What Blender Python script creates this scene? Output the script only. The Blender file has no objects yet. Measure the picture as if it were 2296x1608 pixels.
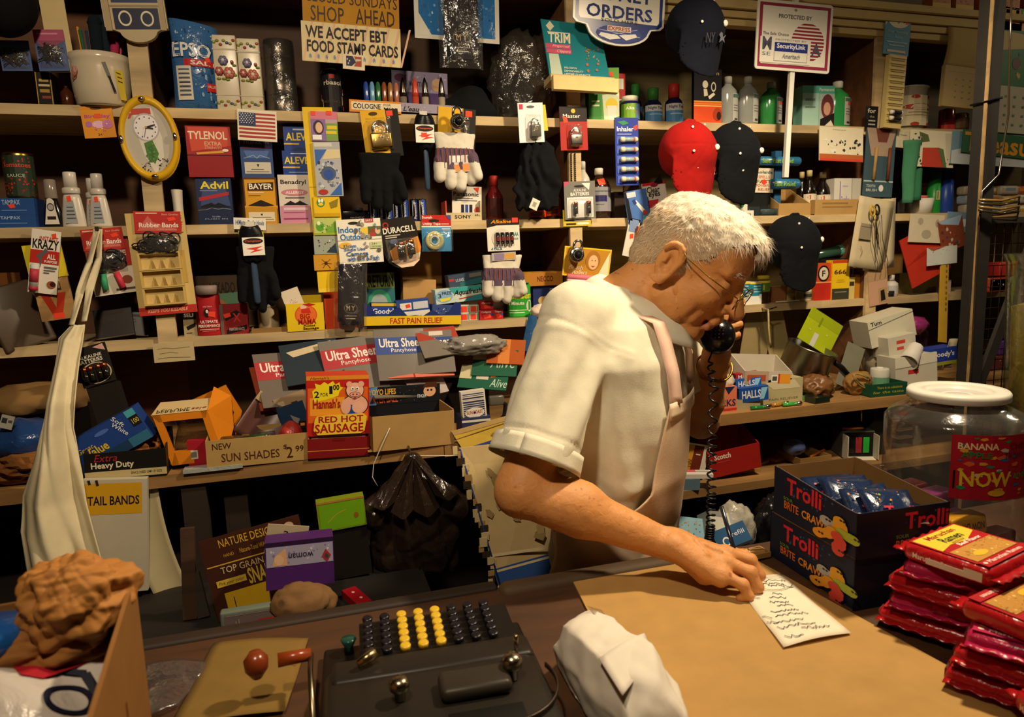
import bpy,math,random
import numpy as np
from mathutils import Vector,Matrix,Euler,noise
S = bpy.context.scene;COL = S.collection;PI = math.pi
# ---------------------------------------------------------------- camera
EYE = Vector((0,0,1.5));FPX = 1565.3
def axes(yaw,pit,rol):
    f = Vector((math.sin(yaw)*math.cos(pit),math.cos(yaw)*math.cos(pit),-math.sin(pit)))
    r0 = Vector((math.cos(yaw),-math.sin(yaw),0));u0 = r0.cross(f)
    return math.cos(rol)*r0-math.sin(rol)*u0,math.sin(rol)*r0+math.cos(rol)*u0,f
CR,CU,CF = axes(*[math.radians(a) for a in (16.6,8.34,1.79)])
cam = bpy.data.cameras.new('camera');cam.sensor_width = 36;cam.lens = 36*FPX/2296;cam.clip_start = .02
co = bpy.data.objects.new('camera',cam);COL.objects.link(co);S.camera = co
co.matrix_world = Matrix(((CR.x,CU.x,-CF.x,EYE.x),(CR.y,CU.y,-CF.y,EYE.y),(CR.z,CU.z,-CF.z,EYE.z),(0,0,0,1)))
cam.dof.use_dof = True;cam.dof.focus_distance = 1.55;cam.dof.aperture_fstop = 6.3
# ---------------------------------------------------------------- world, lamps, exposure
w = bpy.data.worlds.new('room_dark');S.world = w;w.use_nodes = True
w.node_tree.nodes['Background'].inputs[0].default_value = (1,.75,.45,1);w.node_tree.nodes['Background'].inputs[1].default_value = .008
S.view_settings.view_transform = 'Standard';S.view_settings.look = 'None';S.view_settings.gamma = 1;S.view_settings.exposure = 0.0
S.view_settings.use_curve_mapping = False
def lamp(name,loc,energy,col,rad=.05,spot=None,aim=None,blend=.6):
    l = bpy.data.lights.new(name,'SPOT' if spot else 'POINT');l.energy = energy;l.color = col;l.shadow_soft_size = rad
    if spot:l.spot_size = math.radians(spot);l.spot_blend = blend
    o = bpy.data.objects.new(name,l);COL.objects.link(o);o.location = loc
    if aim:o.rotation_euler = (Vector(aim)-Vector(loc)).to_track_quat('-Z','Y').to_euler()
    return o
WARM = (1,.79,.52)
lamp('shaded_ceiling_lamp',(1.08,.90,2.36),100,WARM,.05,158,(1.02,.92,0),.5)
lamp('fill_spot_left',(-.15,.25,2.5),72,(1,.79,.54),.06,112,(.12,1.7,1.4),.9)  # added fill spot that brightens the left shelves, the face and the counter
lamp('ceiling_bulb_far',(3.1,1.0,2.4),10,(1,.85,.58),.06)
# ---------------------------------------------------------------- helpers: pixels to points on real planes
def ray(x,y):return (x-1148)/FPX*CR-(y-804)/FPX*CU+CF
def at(x,y,Y):
    d = ray(x,y);return EYE+d*(Y/d.y)
def on(x,y,Z):
    d = ray(x,y);return EYE+d*((Z-1.5)/d.z)
# ---------------------------------------------------------------- helpers: materials
def lin(h):
    h = h.lstrip('#')
    if len(h) == 3:h = ''.join(c*2 for c in h)
    o = []
    for i in (0,2,4):
        c = int(h[i:i+2],16)/255;o.append(c/12.92 if c <= .04045 else ((c+.055)/1.055)**2.4)
    return o
MATS = {}
def mat(c,k='',r=None):
    """c hex colour; k kind: '' print/plastic, p paper, k kraft board, w wood, c cloth, f foil/film, m metal, g glass, t clear film, s skin, l glossy lacquer"""
    key = (c,k,r)
    if key in MATS:return MATS[key]
    m = bpy.data.materials.new('mat_'+c+k);MATS[key] = m;m.use_nodes = True
    nt = m.node_tree;N = nt.nodes;L = nt.links;bs = N['Principled BSDF'];out = N['Material Output']
    col = lin(c)
    base = {'':.5,'p':.85,'k':.85,'w':.7,'c':.95,'f':.16,'m':.28,'g':.05,'t':.08,'s':.58,'l':.15}[k]
    bs.inputs['Roughness'].default_value = base if r is None else r
    bs.inputs['Specular IOR Level'].default_value = .2 if k in 'pkc' and k else (.22 if not k else .5)
    def tex(t,sc,det=3,**kw):
        n = N.new(t)
        for a,b in (('Scale',sc),('Detail',det)):
            if a in n.inputs:n.inputs[a].default_value = b
        for a,b in kw.items():n.inputs[a].default_value = b
        tc = N.get('TC') or N.new('ShaderNodeTexCoord');tc.name = 'TC'
        mp = N.new('ShaderNodeMapping');L.new(tc.outputs['Object'],mp.inputs[0]);L.new(mp.outputs[0],n.inputs['Vector'])
        return n,mp
    def vary(fac,lo,hi,c2=None):
        mx = N.new('ShaderNodeMix');mx.data_type = 'RGBA';mx.inputs[6].default_value = [x*lo for x in col]+[1]
        mx.inputs[7].default_value = ([x*hi for x in col] if c2 is None else list(c2))+[1]
        L.new(fac,mx.inputs[0]);L.new(mx.outputs[2],bs.inputs['Base Color']);return mx
    def bump(fac,s,d=.002):
        b = N.new('ShaderNodeBump');b.inputs['Strength'].default_value = s;b.inputs['Distance'].default_value = d
        L.new(fac,b.inputs['Height']);L.new(b.outputs[0],bs.inputs['Normal'])
    bs.inputs['Base Color'].default_value = col+[1]
    if k == 'w':
        n,mp = tex('ShaderNodeTexNoise',9,6,Distortion=.6);mp.inputs['Scale'].default_value = (.35,3,3)
        g,_ = tex('ShaderNodeTexNoise',3.2,8);mth = N.new('ShaderNodeMath');mth.operation = 'MULTIPLY'
        L.new(n.outputs[0],mth.inputs[0]);L.new(g.outputs[0],mth.inputs[1])
        rp = N.new('ShaderNodeValToRGB');rp.color_ramp.elements[0].position = .12;rp.color_ramp.elements[1].position = .38
        L.new(mth.outputs[0],rp.inputs[0]);vary(rp.outputs[0],.5,1.08);bump(n.outputs[0],.35)
    elif k == 'k':
        n,_ = tex('ShaderNodeTexNoise',22,6);vary(n.outputs[0],.82,1.15);bump(n.outputs[0],.12)
    elif k == 'p':
        n,_ = tex('ShaderNodeTexNoise',30,4);vary(n.outputs[0],.9,1.06)
    elif k == 'c':
        n,_ = tex('ShaderNodeTexNoise',40,4);vary(n.outputs[0],.86,1.1)
        n2,_ = tex('ShaderNodeTexNoise',420,2);bump(n2.outputs[0],.25,.0008)
    elif k == 'm':
        bs.inputs['Metallic'].default_value = 1;n,_ = tex('ShaderNodeTexNoise',35,3);vary(n.outputs[0],.75,1.1)
    elif k == 'f':
        n,_ = tex('ShaderNodeTexNoise',26,4,Distortion=1.2);bump(n.outputs[0],.6,.006)
    elif k == 's':
        n,_ = tex('ShaderNodeTexNoise',28,6);mx = vary(n.outputs[0],.8,1.15,[col[0]*1.05,col[1]*1.12,col[2]*1.15])
        v,_ = tex('ShaderNodeTexNoise',75,5);rp = N.new('ShaderNodeValToRGB');rp.color_ramp.elements[0].position = .27;rp.color_ramp.elements[1].position = .36
        rp.color_ramp.elements[0].color = (.55,.42,.36,1);L.new(v.outputs[0],rp.inputs[0])
        m2 = N.new('ShaderNodeMix');m2.data_type = 'RGBA';m2.blend_type = 'MULTIPLY';m2.inputs[0].default_value = 1
        L.new(mx.outputs[2],m2.inputs[6]);L.new(rp.outputs[0],m2.inputs[7]);L.new(m2.outputs[2],bs.inputs['Base Color'])
        n3,_ = tex('ShaderNodeTexNoise',95,6,Distortion=.8);bump(n3.outputs[0],.6,.002)
        bs.inputs['Subsurface Weight'].default_value = .08;bs.inputs['Subsurface Radius'].default_value = (.012,.005,.003);bs.inputs['Subsurface Scale'].default_value = .5
    elif k == 'g':
        bs.inputs['Transmission Weight'].default_value = 1;bs.inputs['IOR'].default_value = 1.3
    elif k == 't':
        tr = N.new('ShaderNodeBsdfTransparent');gl = N.new('ShaderNodeBsdfGlossy');gl.inputs['Roughness'].default_value = .12
        tr.inputs[0].default_value = [.55+.45*x for x in col]+[1]
        lw = N.new('ShaderNodeLayerWeight');lw.inputs[0].default_value = .35
        n,_ = tex('ShaderNodeTexNoise',30,4,Distortion=1.5);b = N.new('ShaderNodeBump');b.inputs['Strength'].default_value = .8 if r is None else r;b.inputs['Distance'].default_value = .006
        L.new(n.outputs[0],b.inputs['Height']);L.new(b.outputs[0],gl.inputs['Normal']);L.new(b.outputs[0],lw.inputs['Normal'])
        ma = N.new('ShaderNodeMath');ma.operation = 'MULTIPLY_ADD';ma.inputs[1].default_value = .5;ma.inputs[2].default_value = .05;L.new(lw.outputs['Facing'],ma.inputs[0])
        mi = N.new('ShaderNodeMixShader');L.new(ma.outputs[0],mi.inputs[0]);L.new(tr.outputs[0],mi.inputs[1]);L.new(gl.outputs[0],mi.inputs[2]);df = N.new('ShaderNodeBsdfDiffuse');df.inputs[0].default_value = col+[1];m3 = N.new('ShaderNodeMixShader');m3.inputs[0].default_value = .03 if r is not None and r < .3 else .03;L.new(mi.outputs[0],m3.inputs[1]);L.new(df.outputs[0],m3.inputs[2]);L.new(m3.outputs[0],out.inputs[0])
    else:
        n,_ = tex('ShaderNodeTexNoise',45,3);vary(n.outputs[0],.93,1.04)
    return m
# ---------------------------------------------------------------- helpers: mesh building
TXT = {}
def glyphs(s,bold=0.,shear=0.):
    key = (s,bold,shear)
    if key not in TXT:
        c = bpy.data.curves.new('lettering','FONT');c.body = s;c.resolution_u = 2;c.fill_mode = 'FRONT';c.offset = bold;c.shear = shear
        o = bpy.data.objects.new('lettering',c);m = o.to_mesh()
        v = np.array([(p.co.x,p.co.y) for p in m.vertices]) if len(m.vertices) else np.zeros((1,2));f = [tuple(p.vertices) for p in m.polygons]
        o.to_mesh_clear();bpy.data.objects.remove(o);bpy.data.curves.remove(c)
        lo,hi = v.min(0),v.max(0);TXT[key] = ((v-lo)/np.maximum(hi-lo,1e-6),f)
    return TXT[key]
class B:
    def __init__(s):s.v = [];s.f = [];s.mi = [];s.ms = [];s.sm = [];s.T = Matrix();s.k = 0;s.bend = None
    def m_(s,m):
        if m not in s.ms:s.ms.append(m)
        return s.ms.index(m)
    def add(s,vs,fs,m,smooth=False):
        b = len(s.v);T = s.T;s.v += [T @ Vector(p) for p in vs];i = s.m_(m)
        for f in fs:s.f.append(tuple(b+j for j in f));s.mi.append(i);s.sm.append(smooth)
        return s
    def box(s,x0,x1,y0,y1,z0,z1,m,tx=0,ty=0):
        vs = [(x,y,z) for z in (z0,z1) for y in (y0,y1) for x in (x0,x1)]
        if tx or ty:vs = [(x+(0 if z == z0 else (-tx if x == x1 else tx)),y+(0 if z == z0 else (-ty if y == y1 else ty)),z) for x,y,z in vs]
        return s.add(vs,[(0,2,3,1),(4,5,7,6),(0,1,5,4),(2,6,7,3),(0,4,6,2),(1,3,7,5)],m)
    def rbox(s,x0,x1,y0,y1,z0,z1,m,r=.004):
        """box with rounded edges"""
        import bmesh
        bm = bmesh.new();bmesh.ops.create_cube(bm,size=1)
        for v in bm.verts:v.co = Vector(((x0+x1)/2+v.co.x*(x1-x0),(y0+y1)/2+v.co.y*(y1-y0),(z0+z1)/2+v.co.z*(z1-z0)))
        bmesh.ops.bevel(bm,geom=bm.edges[:]+bm.verts[:],offset=min(r,.48*min(x1-x0,y1-y0,z1-z0)),segments=3,profile=.5,affect='EDGES')
        bm.verts.index_update();s.add([v.co for v in bm.verts],[[v.index for v in f.verts] for f in bm.faces],m,True);bm.free();return s
    def lathe(s,prof,m,n=20,c=(0,0,0),sx=1,sy=1,smooth=True,cap=True):
        vs = [];fs = []
        for r,z in prof:
            for i in range(n):a = 2*PI*i/n;vs.append((c[0]+r*math.cos(a)*sx,c[1]+r*math.sin(a)*sy,c[2]+z))
        for j in range(len(prof)-1):
            for i in range(n):i2 = (i+1) % n;fs.append((j*n+i,j*n+i2,j*n+n+i2,j*n+n+i))
        if cap:fs += [tuple(range(n-1,-1,-1)),tuple(len(vs)-n+i for i in range(n))]
        return s.add(vs,fs,m,smooth)
    def cyl(s,r,z0,z1,m,n=20,c=(0,0,0)):return s.lathe([(r,z0),(r,z1)],m,n,c,smooth=False)
    def tube(s,pts,r,m,n=6,close=False,flat=1):
        pts = [Vector(p) for p in pts];K = len(pts);vs = [];fs = [];rs = r if isinstance(r,(list,tuple)) else [r]*K;a = None
        for i,p in enumerate(pts):
            t = ((pts[(i+1) % K] if close or i < K-1 else p)-(pts[i-1] if close or i > 0 else p)).normalized()
            if a is None:a = t.orthogonal().normalized()
            a = (a-t*a.dot(t)).normalized();b = t.cross(a)
            for j in range(n):q = 2*PI*j/n;vs.append(p+(a*math.cos(q)+b*math.sin(q)*flat)*rs[i])
        for i in range(K if close else K-1):
            for j in range(n):i2 = (i+1) % K;fs.append((i*n+j,i*n+(j+1) % n,i2*n+(j+1) % n,i2*n+j))
        if not close:fs += [tuple(range(n-1,-1,-1)),tuple((K-1)*n+j for j in range(n))]
        return s.add(vs,fs,m,True)
    def prism(s,out,y0,y1,m,ax='y'):
        """outline (a,b) extruded along an axis"""
        n = len(out);mk = {'y':lambda a,b,t:(a,t,b),'z':lambda a,b,t:(a,b,t),'x':lambda a,b,t:(t,a,b)}[ax]
        vs = [mk(a,b,y0) for a,b in out]+[mk(a,b,y1) for a,b in out]
        return s.add(vs,[tuple(range(n)),tuple(range(2*n-1,n-1,-1))]+[(i,i+n,(i+1) % n+n,(i+1) % n) for i in range(n)],m)
    def sheet(s,fn,nu,nv,m,th=0.,smooth=True):
        """surface fn(u,v)->xyz, optional thickness"""
        vs = [Vector(fn(i/nu,j/nv)) for j in range(nv+1) for i in range(nu+1)];W = nu+1
        fs = [(j*W+i,j*W+i+1,j*W+W+i+1,j*W+W+i) for j in range(nv) for i in range(nu)]
        if th:
            ns = [Vector() for _ in vs]
            for f in fs:
                q = (vs[f[2]]-vs[f[0]]).cross(vs[f[3]]-vs[f[1]])
                for i in f:ns[i] += q
            n0 = len(vs);vs = vs+[p-q.normalized()*th for p,q in zip(vs,ns)];fs2 = [tuple(n0+i for i in reversed(f)) for f in fs]
            rim = [i for i in range(W)]+[j*W+nu for j in range(1,nv+1)]+[nv*W+i for i in range(nu-1,-1,-1)]+[j*W for j in range(nv-1,0,-1)]
            fs = fs+fs2+[(rim[i],rim[i-1],n0+rim[i-1],n0+rim[i]) for i in range(len(rim))]
        return s.add(vs,fs,m,smooth)
    def ball(s,c,r,m,n=12):
        r = (r,r,r) if not isinstance(r,tuple) else r;k = n//2
        vs = [(c[0]+r[0]*math.sin(PI*j/k)*math.cos(2*PI*i/n),c[1]+r[1]*math.sin(PI*j/k)*math.sin(2*PI*i/n),c[2]+r[2]*math.cos(PI*j/k)) for j in range(k+1) for i in range(n)]
        return s.add(vs,[(j*n+i,(j+1)*n+i,(j+1)*n+(i+1) % n,j*n+(i+1) % n) for j in range(k) for i in range(n)],m,True)
    # printing on a face: O origin (top left), U to the right, V downwards
    def face(s,O,U,V):s.O,s.U,s.V = Vector(O),Vector(U),Vector(V);s.N = s.V.cross(s.U).normalized();s.k = 0;return s
    def q(s,u,v):return s.O+s.U*u+s.V*v+s.N*(.00025+s.k*.00012) if s.bend is None else s.bend(u,v,.0003+s.k*.00012)
    def pr(s,code):
        """printed marks, one per ';' or line:  r u0 v0 u1 v1 col | e cu cv ru rv col | p col u v u v .. | t/b/i/j TEXT u0 v0 u1 v1 col [deg] | o cu cv ru rv th col | l col th u v u v .. | c n col seed u0 v0 u1 v1 (flecks)"""
        for ln in code.replace('\n',';').split(';'):
            w = ln.split()
            if not w:continue
            s.k += 1;o = w[0]
            if o == 'r':
                a,b,c,d = map(float,w[1:5]);n = 1 if s.bend is None else 8
                s.add([s.q(a+(c-a)*i/n,y) for y in (b,d) for i in range(n+1)],[(i,n+1+i,n+2+i,i+1) for i in range(n)],mat(*w[5].split('/')))
            elif o == 'e':
                a,b,c,d = map(float,w[1:5]);s.add([s.q(a+c*math.cos(t*PI/12),b+d*math.sin(t*PI/12)) for t in range(24)],[tuple(range(23,-1,-1))],mat(*w[5].split('/')))
            elif o == 'o':
                a,b,c,d,th = map(float,w[1:6]);vs = [s.q(a+(c-th*i)*math.cos(t*PI/14),b+(d-th*i*d/c)*math.sin(t*PI/14)) for i in (0,1) for t in range(28)]
                s.add(vs,[(t,(t+1) % 28,28+(t+1) % 28,28+t) for t in range(28)],mat(*w[6].split('/')))
            elif o == 'p':
                p = list(map(float,w[2:]));s.add([s.q(p[i],p[i+1]) for i in range(0,len(p),2)],[tuple(range(len(p)//2))],mat(*w[1].split('/')))
            elif o == 'l':
                th = float(w[2]);p = list(map(float,w[3:]));P = [(p[i],p[i+1]) for i in range(0,len(p),2)];asp = s.U.length/max(s.V.length,1e-6) if s.bend is None else 1
                for (a,b),(c,d) in zip(P,P[1:]):
                    dx,dy = (c-a)*asp,d-b;L = math.hypot(dx,dy) or 1;nx,ny = -dy/L*th/2/asp,dx/L*th/2
                    s.add([s.q(a-nx,b-ny),s.q(c-nx,d-ny),s.q(c+nx,d+ny),s.q(a+nx,b+ny)],[(0,1,2,3)],mat(*w[1].split('/')))
            elif o == 'c':
                R = random.Random(int(w[3]));a,b,c,d = map(float,w[4:8]);cols = w[2].split(',')
                asp = s.U.length/max(s.V.length,1e-6) if s.bend is None else 1
                for _ in range(int(w[1])):
                    x,y,t,z = R.uniform(a,c),R.uniform(b,d),R.uniform(0,PI),R.uniform(.3,1)*.09*min(c-a,d-b)*(float(w[8]) if len(w) > 8 else 1)
                    P = [(x+z*R.uniform(.5,1.3)*math.cos(t+j*2*PI/5)/max(asp,.3),y+z*R.uniform(.5,1.3)*math.sin(t+j*2*PI/5)) for j in range(5)]
                    s.add([s.q(min(max(x,a),c),min(max(y,b),d)) for x,y in P],[(0,1,2,3,4)],mat(R.choice(cols)));s.k += .02
            elif o in 'tbij':
                i = 1
                a,b,c,d = map(float,w[2:6]);deg = math.radians(float(w[7])) if len(w) > 7 else 0
                g,fs = glyphs(w[1].replace('_',' ').replace('~','_'),{'t':.004,'b':.022,'i':.02,'j':0}[o],.3 if o in 'ij' else 0)
                asp = s.U.length/max(s.V.length,1e-6) if s.bend is None else 1
                vs = []
                for x,y in g:
                    u,v = a+(c-a)*x,d+(b-d)*y
                    if deg:
                        du,dv = (u-(a+c)/2)*asp,v-(b+d)/2;u,v = (a+c)/2+(du*math.cos(deg)+dv*math.sin(deg))/asp,(b+d)/2-du*math.sin(deg)+dv*math.cos(deg)
                    vs.append(s.q(u,v))
                s.add(vs,fs,mat(*w[6].split('/')))
        return s
    def build(s,name,parent=None,loc=(0,0,0),rot=(0,0,0),flat=False):
        me = bpy.data.meshes.new(name);me.from_pydata([tuple(p) for p in s.v],[],s.f);me.update()
        for m in s.ms:me.materials.append(m)
        me.polygons.foreach_set('material_index',s.mi);me.polygons.foreach_set('use_smooth',[False]*len(s.f) if flat else s.sm)
        o = bpy.data.objects.new(name,me);COL.objects.link(o);o.location = loc;o.rotation_euler = rot
        if parent:o.parent = parent
        return o
def tag(o,label,cat,group=None):
    o['label'] = label;o['category'] = cat
    if group:o['group'] = group
    return o
def thing(name,label,cat,loc=(0,0,0),rot=(0,0,0),group=None):
    o = bpy.data.objects.new(name,None);o.empty_display_size = .02;COL.objects.link(o);o.location = loc;o.rotation_euler = rot
    return tag(o,label,cat,group)
def struct(o):o['kind'] = 'structure';return o
def copy_tree(o,loc,rot=None,label=None,parent=None):
    c = o.copy();COL.objects.link(c)
    if parent:c.parent = parent
    else:
        c.location = loc
        if rot is not None:c.rotation_euler = rot
        if label:c['label'] = label
    for ch in list(o.children):copy_tree(ch,None,None,None,c)
    return c
def dims(r,Y):
    """pixel rect on the plane y=Y -> centre x, base z, width, height"""
    x0,y0,x1,y1 = r;cx,cy = (x0+x1)/2,(y0+y1)/2
    return (at(cx,cy,Y).x,at(cx,y1,Y).z,at(x1,cy,Y).x-at(x0,cy,Y).x,at(cx,y0,Y).z-at(cx,y1,Y).z)
F = 1.85                                    # front plane of the wall shelves
Z1,Z2,Z3,Z4 = 1.867,1.598,1.328,1.059  # shelf tops
ZC = .95                                    # counter top
def card(name,label,cat,r,Y,col,code='',roll=0,th=.003,k='',group=None,tilt=0,yaw=0,parent=None,back=None):
    """thin card whose front is seen, measured as a pixel rect on the plane y=Y"""
    x,z,w,h = dims(r,Y);b = B();b.box(-w/2,w/2,0,th,-h/2,h/2,mat(col,k)).face((-w/2,0,h/2),(w,0,0),(0,0,-h)).pr(code)
    o = b.build(name,None,(x,Y,z+h/2),(math.radians(tilt),math.radians(roll),math.radians(yaw)))
    return tag(o,label,cat,group)
def carton(name,label,cat,r,Y,dep,col,code='',z=None,yaw=0,roll=0,k='',top='',side='',group=None,topc=None,tilt=0,lab=None):
    """closed box, front at y=Y seen as pixel rect; z sets the shelf it stands on"""
    x,z0,w,h = dims(r,Y)
    if z is not None:h = h+z0-z;z0 = z
    m = mat(col,k);b = B().box(-w/2,w/2,0,dep,0,h,m)
    if topc:b.face((-w/2,dep,h),(w,0,0),(0,-dep,0)).pr('r 0 0 1 1 '+topc)
    b.face((-w/2,0,h),(w,0,0),(0,0,-h)).pr(code)
    if top:b.face((-w/2,dep,h),(w,0,0),(0,-dep,0)).pr(top)
    if side:b.face((-w/2,dep,h),(0,-dep,0),(0,0,-h)).pr(side);b.face((w/2,0,h),(0,dep,0),(0,0,-h)).pr(side)
    o = b.build(name,None,(x,Y,z0),(math.radians(tilt),math.radians(roll),math.radians(yaw)))
    return tag(o,label,cat,group)
def bottle(name,label,cat,r,Y,z,prof,col,capc,k='',labc=None,code='',cap=(.82,1,.38),lv=(.3,.72),flat=1.,group=None,n=20,cr=None,ck=''):
    """lathe bottle standing on z: prof = [(radius fraction, height fraction)], cap = (from, to, radius fraction); label is a wrapped band"""
    x,z0,w,h = dims(r,Y);h = h+z0-z;R = w/2;t = thing(name,label,cat,(x,Y+R*flat,z),(0,0,0),group)
    B().lathe([(a*R,q*h) for a,q in prof],mat(col,k),n,sy=flat).build('body',t)
    c0,c1,rr = cap
    B().lathe([(rr*R,c0*h),(rr*R,c1*h*.985),(rr*R*.85,c1*h)],mat(capc,ck),n,sy=flat if flat > .9 else 1).build('cap',t)
    if labc:
        b = B();v1,v0 = lv[1]*h,lv[0]*h;rl = max([a for a,q in prof if lv[0]-.05 <= q <= lv[1]+.05] or [1])*R+.0006
        b.bend = lambda u,v,k:(rl+k)*math.sin((u-.5)*PI*.92) and Vector(((rl+k)*math.sin((u-.5)*PI*.92),-(rl+k)*flat*math.cos((u-.5)*PI*.92),v1+(v0-v1)*v)) or Vector((0,-(rl+k)*flat,v1+(v0-v1)*v))
        b.U = Vector((w*1.35,0,0));b.V = Vector((0,0,v0-v1));b.pr('r 0 0 1 1 '+labc+';'+code);b.build('label_band',t)
    return t
JUG = [(.9,0),(1,.03),(1,.62),(.85,.72),(.5,.8),(.36,.83),(.36,.86)]
CANP = [(.93,0),(1,.02),(1,.9),(.93,.95),(.85,.96)]
# ---------------------------------------------------------------- the room
struct(B().box(-2,4.6,-2.2,2.2,-.05,0,mat('4a3826','w')).build('floor'))
struct(B().box(-2,4.6,-2.2,2.2,2.75,2.8,mat('8b8577','p')).build('ceiling'))
struct(B().box(-2,4.6,2.16,2.2,0,2.75,mat('3a2818','w')).build('wall_back'))
struct(B().box(-2.05,-2,-2.2,2.2,0,2.75,mat('5a4430','p')).build('wall_left'))
struct(B().box(4.6,4.65,-2.2,2.2,0,2.75,mat('8a7550','p')).build('wall_right'))
struct(B().box(-2,4.6,-2.25,-2.2,0,2.75,mat('5c4a36','p')).build('wall_front'))
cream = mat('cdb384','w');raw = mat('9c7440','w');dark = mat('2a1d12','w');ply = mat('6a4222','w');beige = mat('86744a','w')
sh = thing('wall_shelving','tall wooden wall shelving with cream painted board edges crammed with goods','shelves',(0,F,0))
for z in (Z1,Z2,Z3):B().box(-2,2.75,0,.27,z-.023,z,cream).build('shelf_board',sh)
B().box(-2,2.75,0,.27,2.19,2.215,ply).build('shelf_board',sh)
B().box(-2,.30,-.25,.27,Z4-.027,Z4,raw).build('lower_board',sh);B().box(.302,2.3,-.25,.27,Z4-.03,Z4,raw).build('lower_board',sh)
for x,w_,zb in ((-.315,.042,Z3-.01),(.748,.036,Z3-.02),(1.775,.04,Z4)):
    b = B().box(x-w_/2,x+w_/2,-.008,.004,zb,2.2,cream);b.box(x-.012,x+.012,.004,.27,zb,2.2,ply);b.build('upright',sh)
for x0,x1,m in ((-2,-.32,ply),(-.32,.74,mat('4a2f17','w')),(.74,1.77,beige),(1.77,2.75,mat('5c4c2c','w'))):
    B().box(x0,x1,.27,.285,Z4,2.75,m).build('back_panel',sh)
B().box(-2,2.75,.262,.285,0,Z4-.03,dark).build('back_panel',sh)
b = B()
for i,(y0,y1,z0,z1) in enumerate(((-.012,.02,2.135,2.152),(-.02,.02,2.155,2.172),(-.03,.02,2.176,2.2),(-.045,.02,2.203,2.222))):b.box(.8,2.75,y0,y1,z0,z1,mat('c2ab76','p'))
b.build('crown_moulding',sh)
# lower right board and dark uprights under the deep board
B().box(.84,2.3,-.27,.27,.845,.868,raw).build('lower_board',sh)
for x in (1.62,):B().box(x,x+.05,-.2,.27,.87,Z4-.03,mat('25281f','w')).build('lower_upright',sh)
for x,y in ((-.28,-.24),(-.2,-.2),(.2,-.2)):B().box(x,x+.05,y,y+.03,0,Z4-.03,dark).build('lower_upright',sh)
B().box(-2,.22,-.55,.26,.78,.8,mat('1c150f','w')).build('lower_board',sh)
# ---------------------------------------------------------------- the counter
ct = thing('counter','worn dark wooden shop counter across the front of the picture','counter',(0,0,0))
B().box(-1.3,2.4,.3,1.068,ZC-.035,ZC,mat('4e2f15','w')).build('counter_top',ct)
B().box(-1.3,2.4,.36,.39,0,ZC-.035,dark).build('front_panel',ct)
for x in (-1.28,2.35):B().box(x,x+.03,.39,1.05,0,ZC-.035,dark).build('end_panel',ct)
b = B();b.rbox(-1.3,.28,1.06,1.088,ZC-.06,ZC+.006,mat('2a1a10','w'),.006);b.build('back_rail',ct)
b = B();b.rbox(.28,.70,1.035,1.074,ZC-.05,ZC+.012,mat('5b4326','w'),.014);b.build('worn_edge',ct)
b = B();b.prism([(.30,.36),(.405,1.04),(.735,1.04),(.80,.36)],ZC+.0008,ZC+.004,mat('b08a50','k'),'z');b.build('board_inlay',ct)
tr = B();tr.box(-1.0,.21,1.12,1.5,.80,.808,mat('15100c','w'));tr.build('lower_shelf_mat',sh).location = (0,-F,0)
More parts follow.
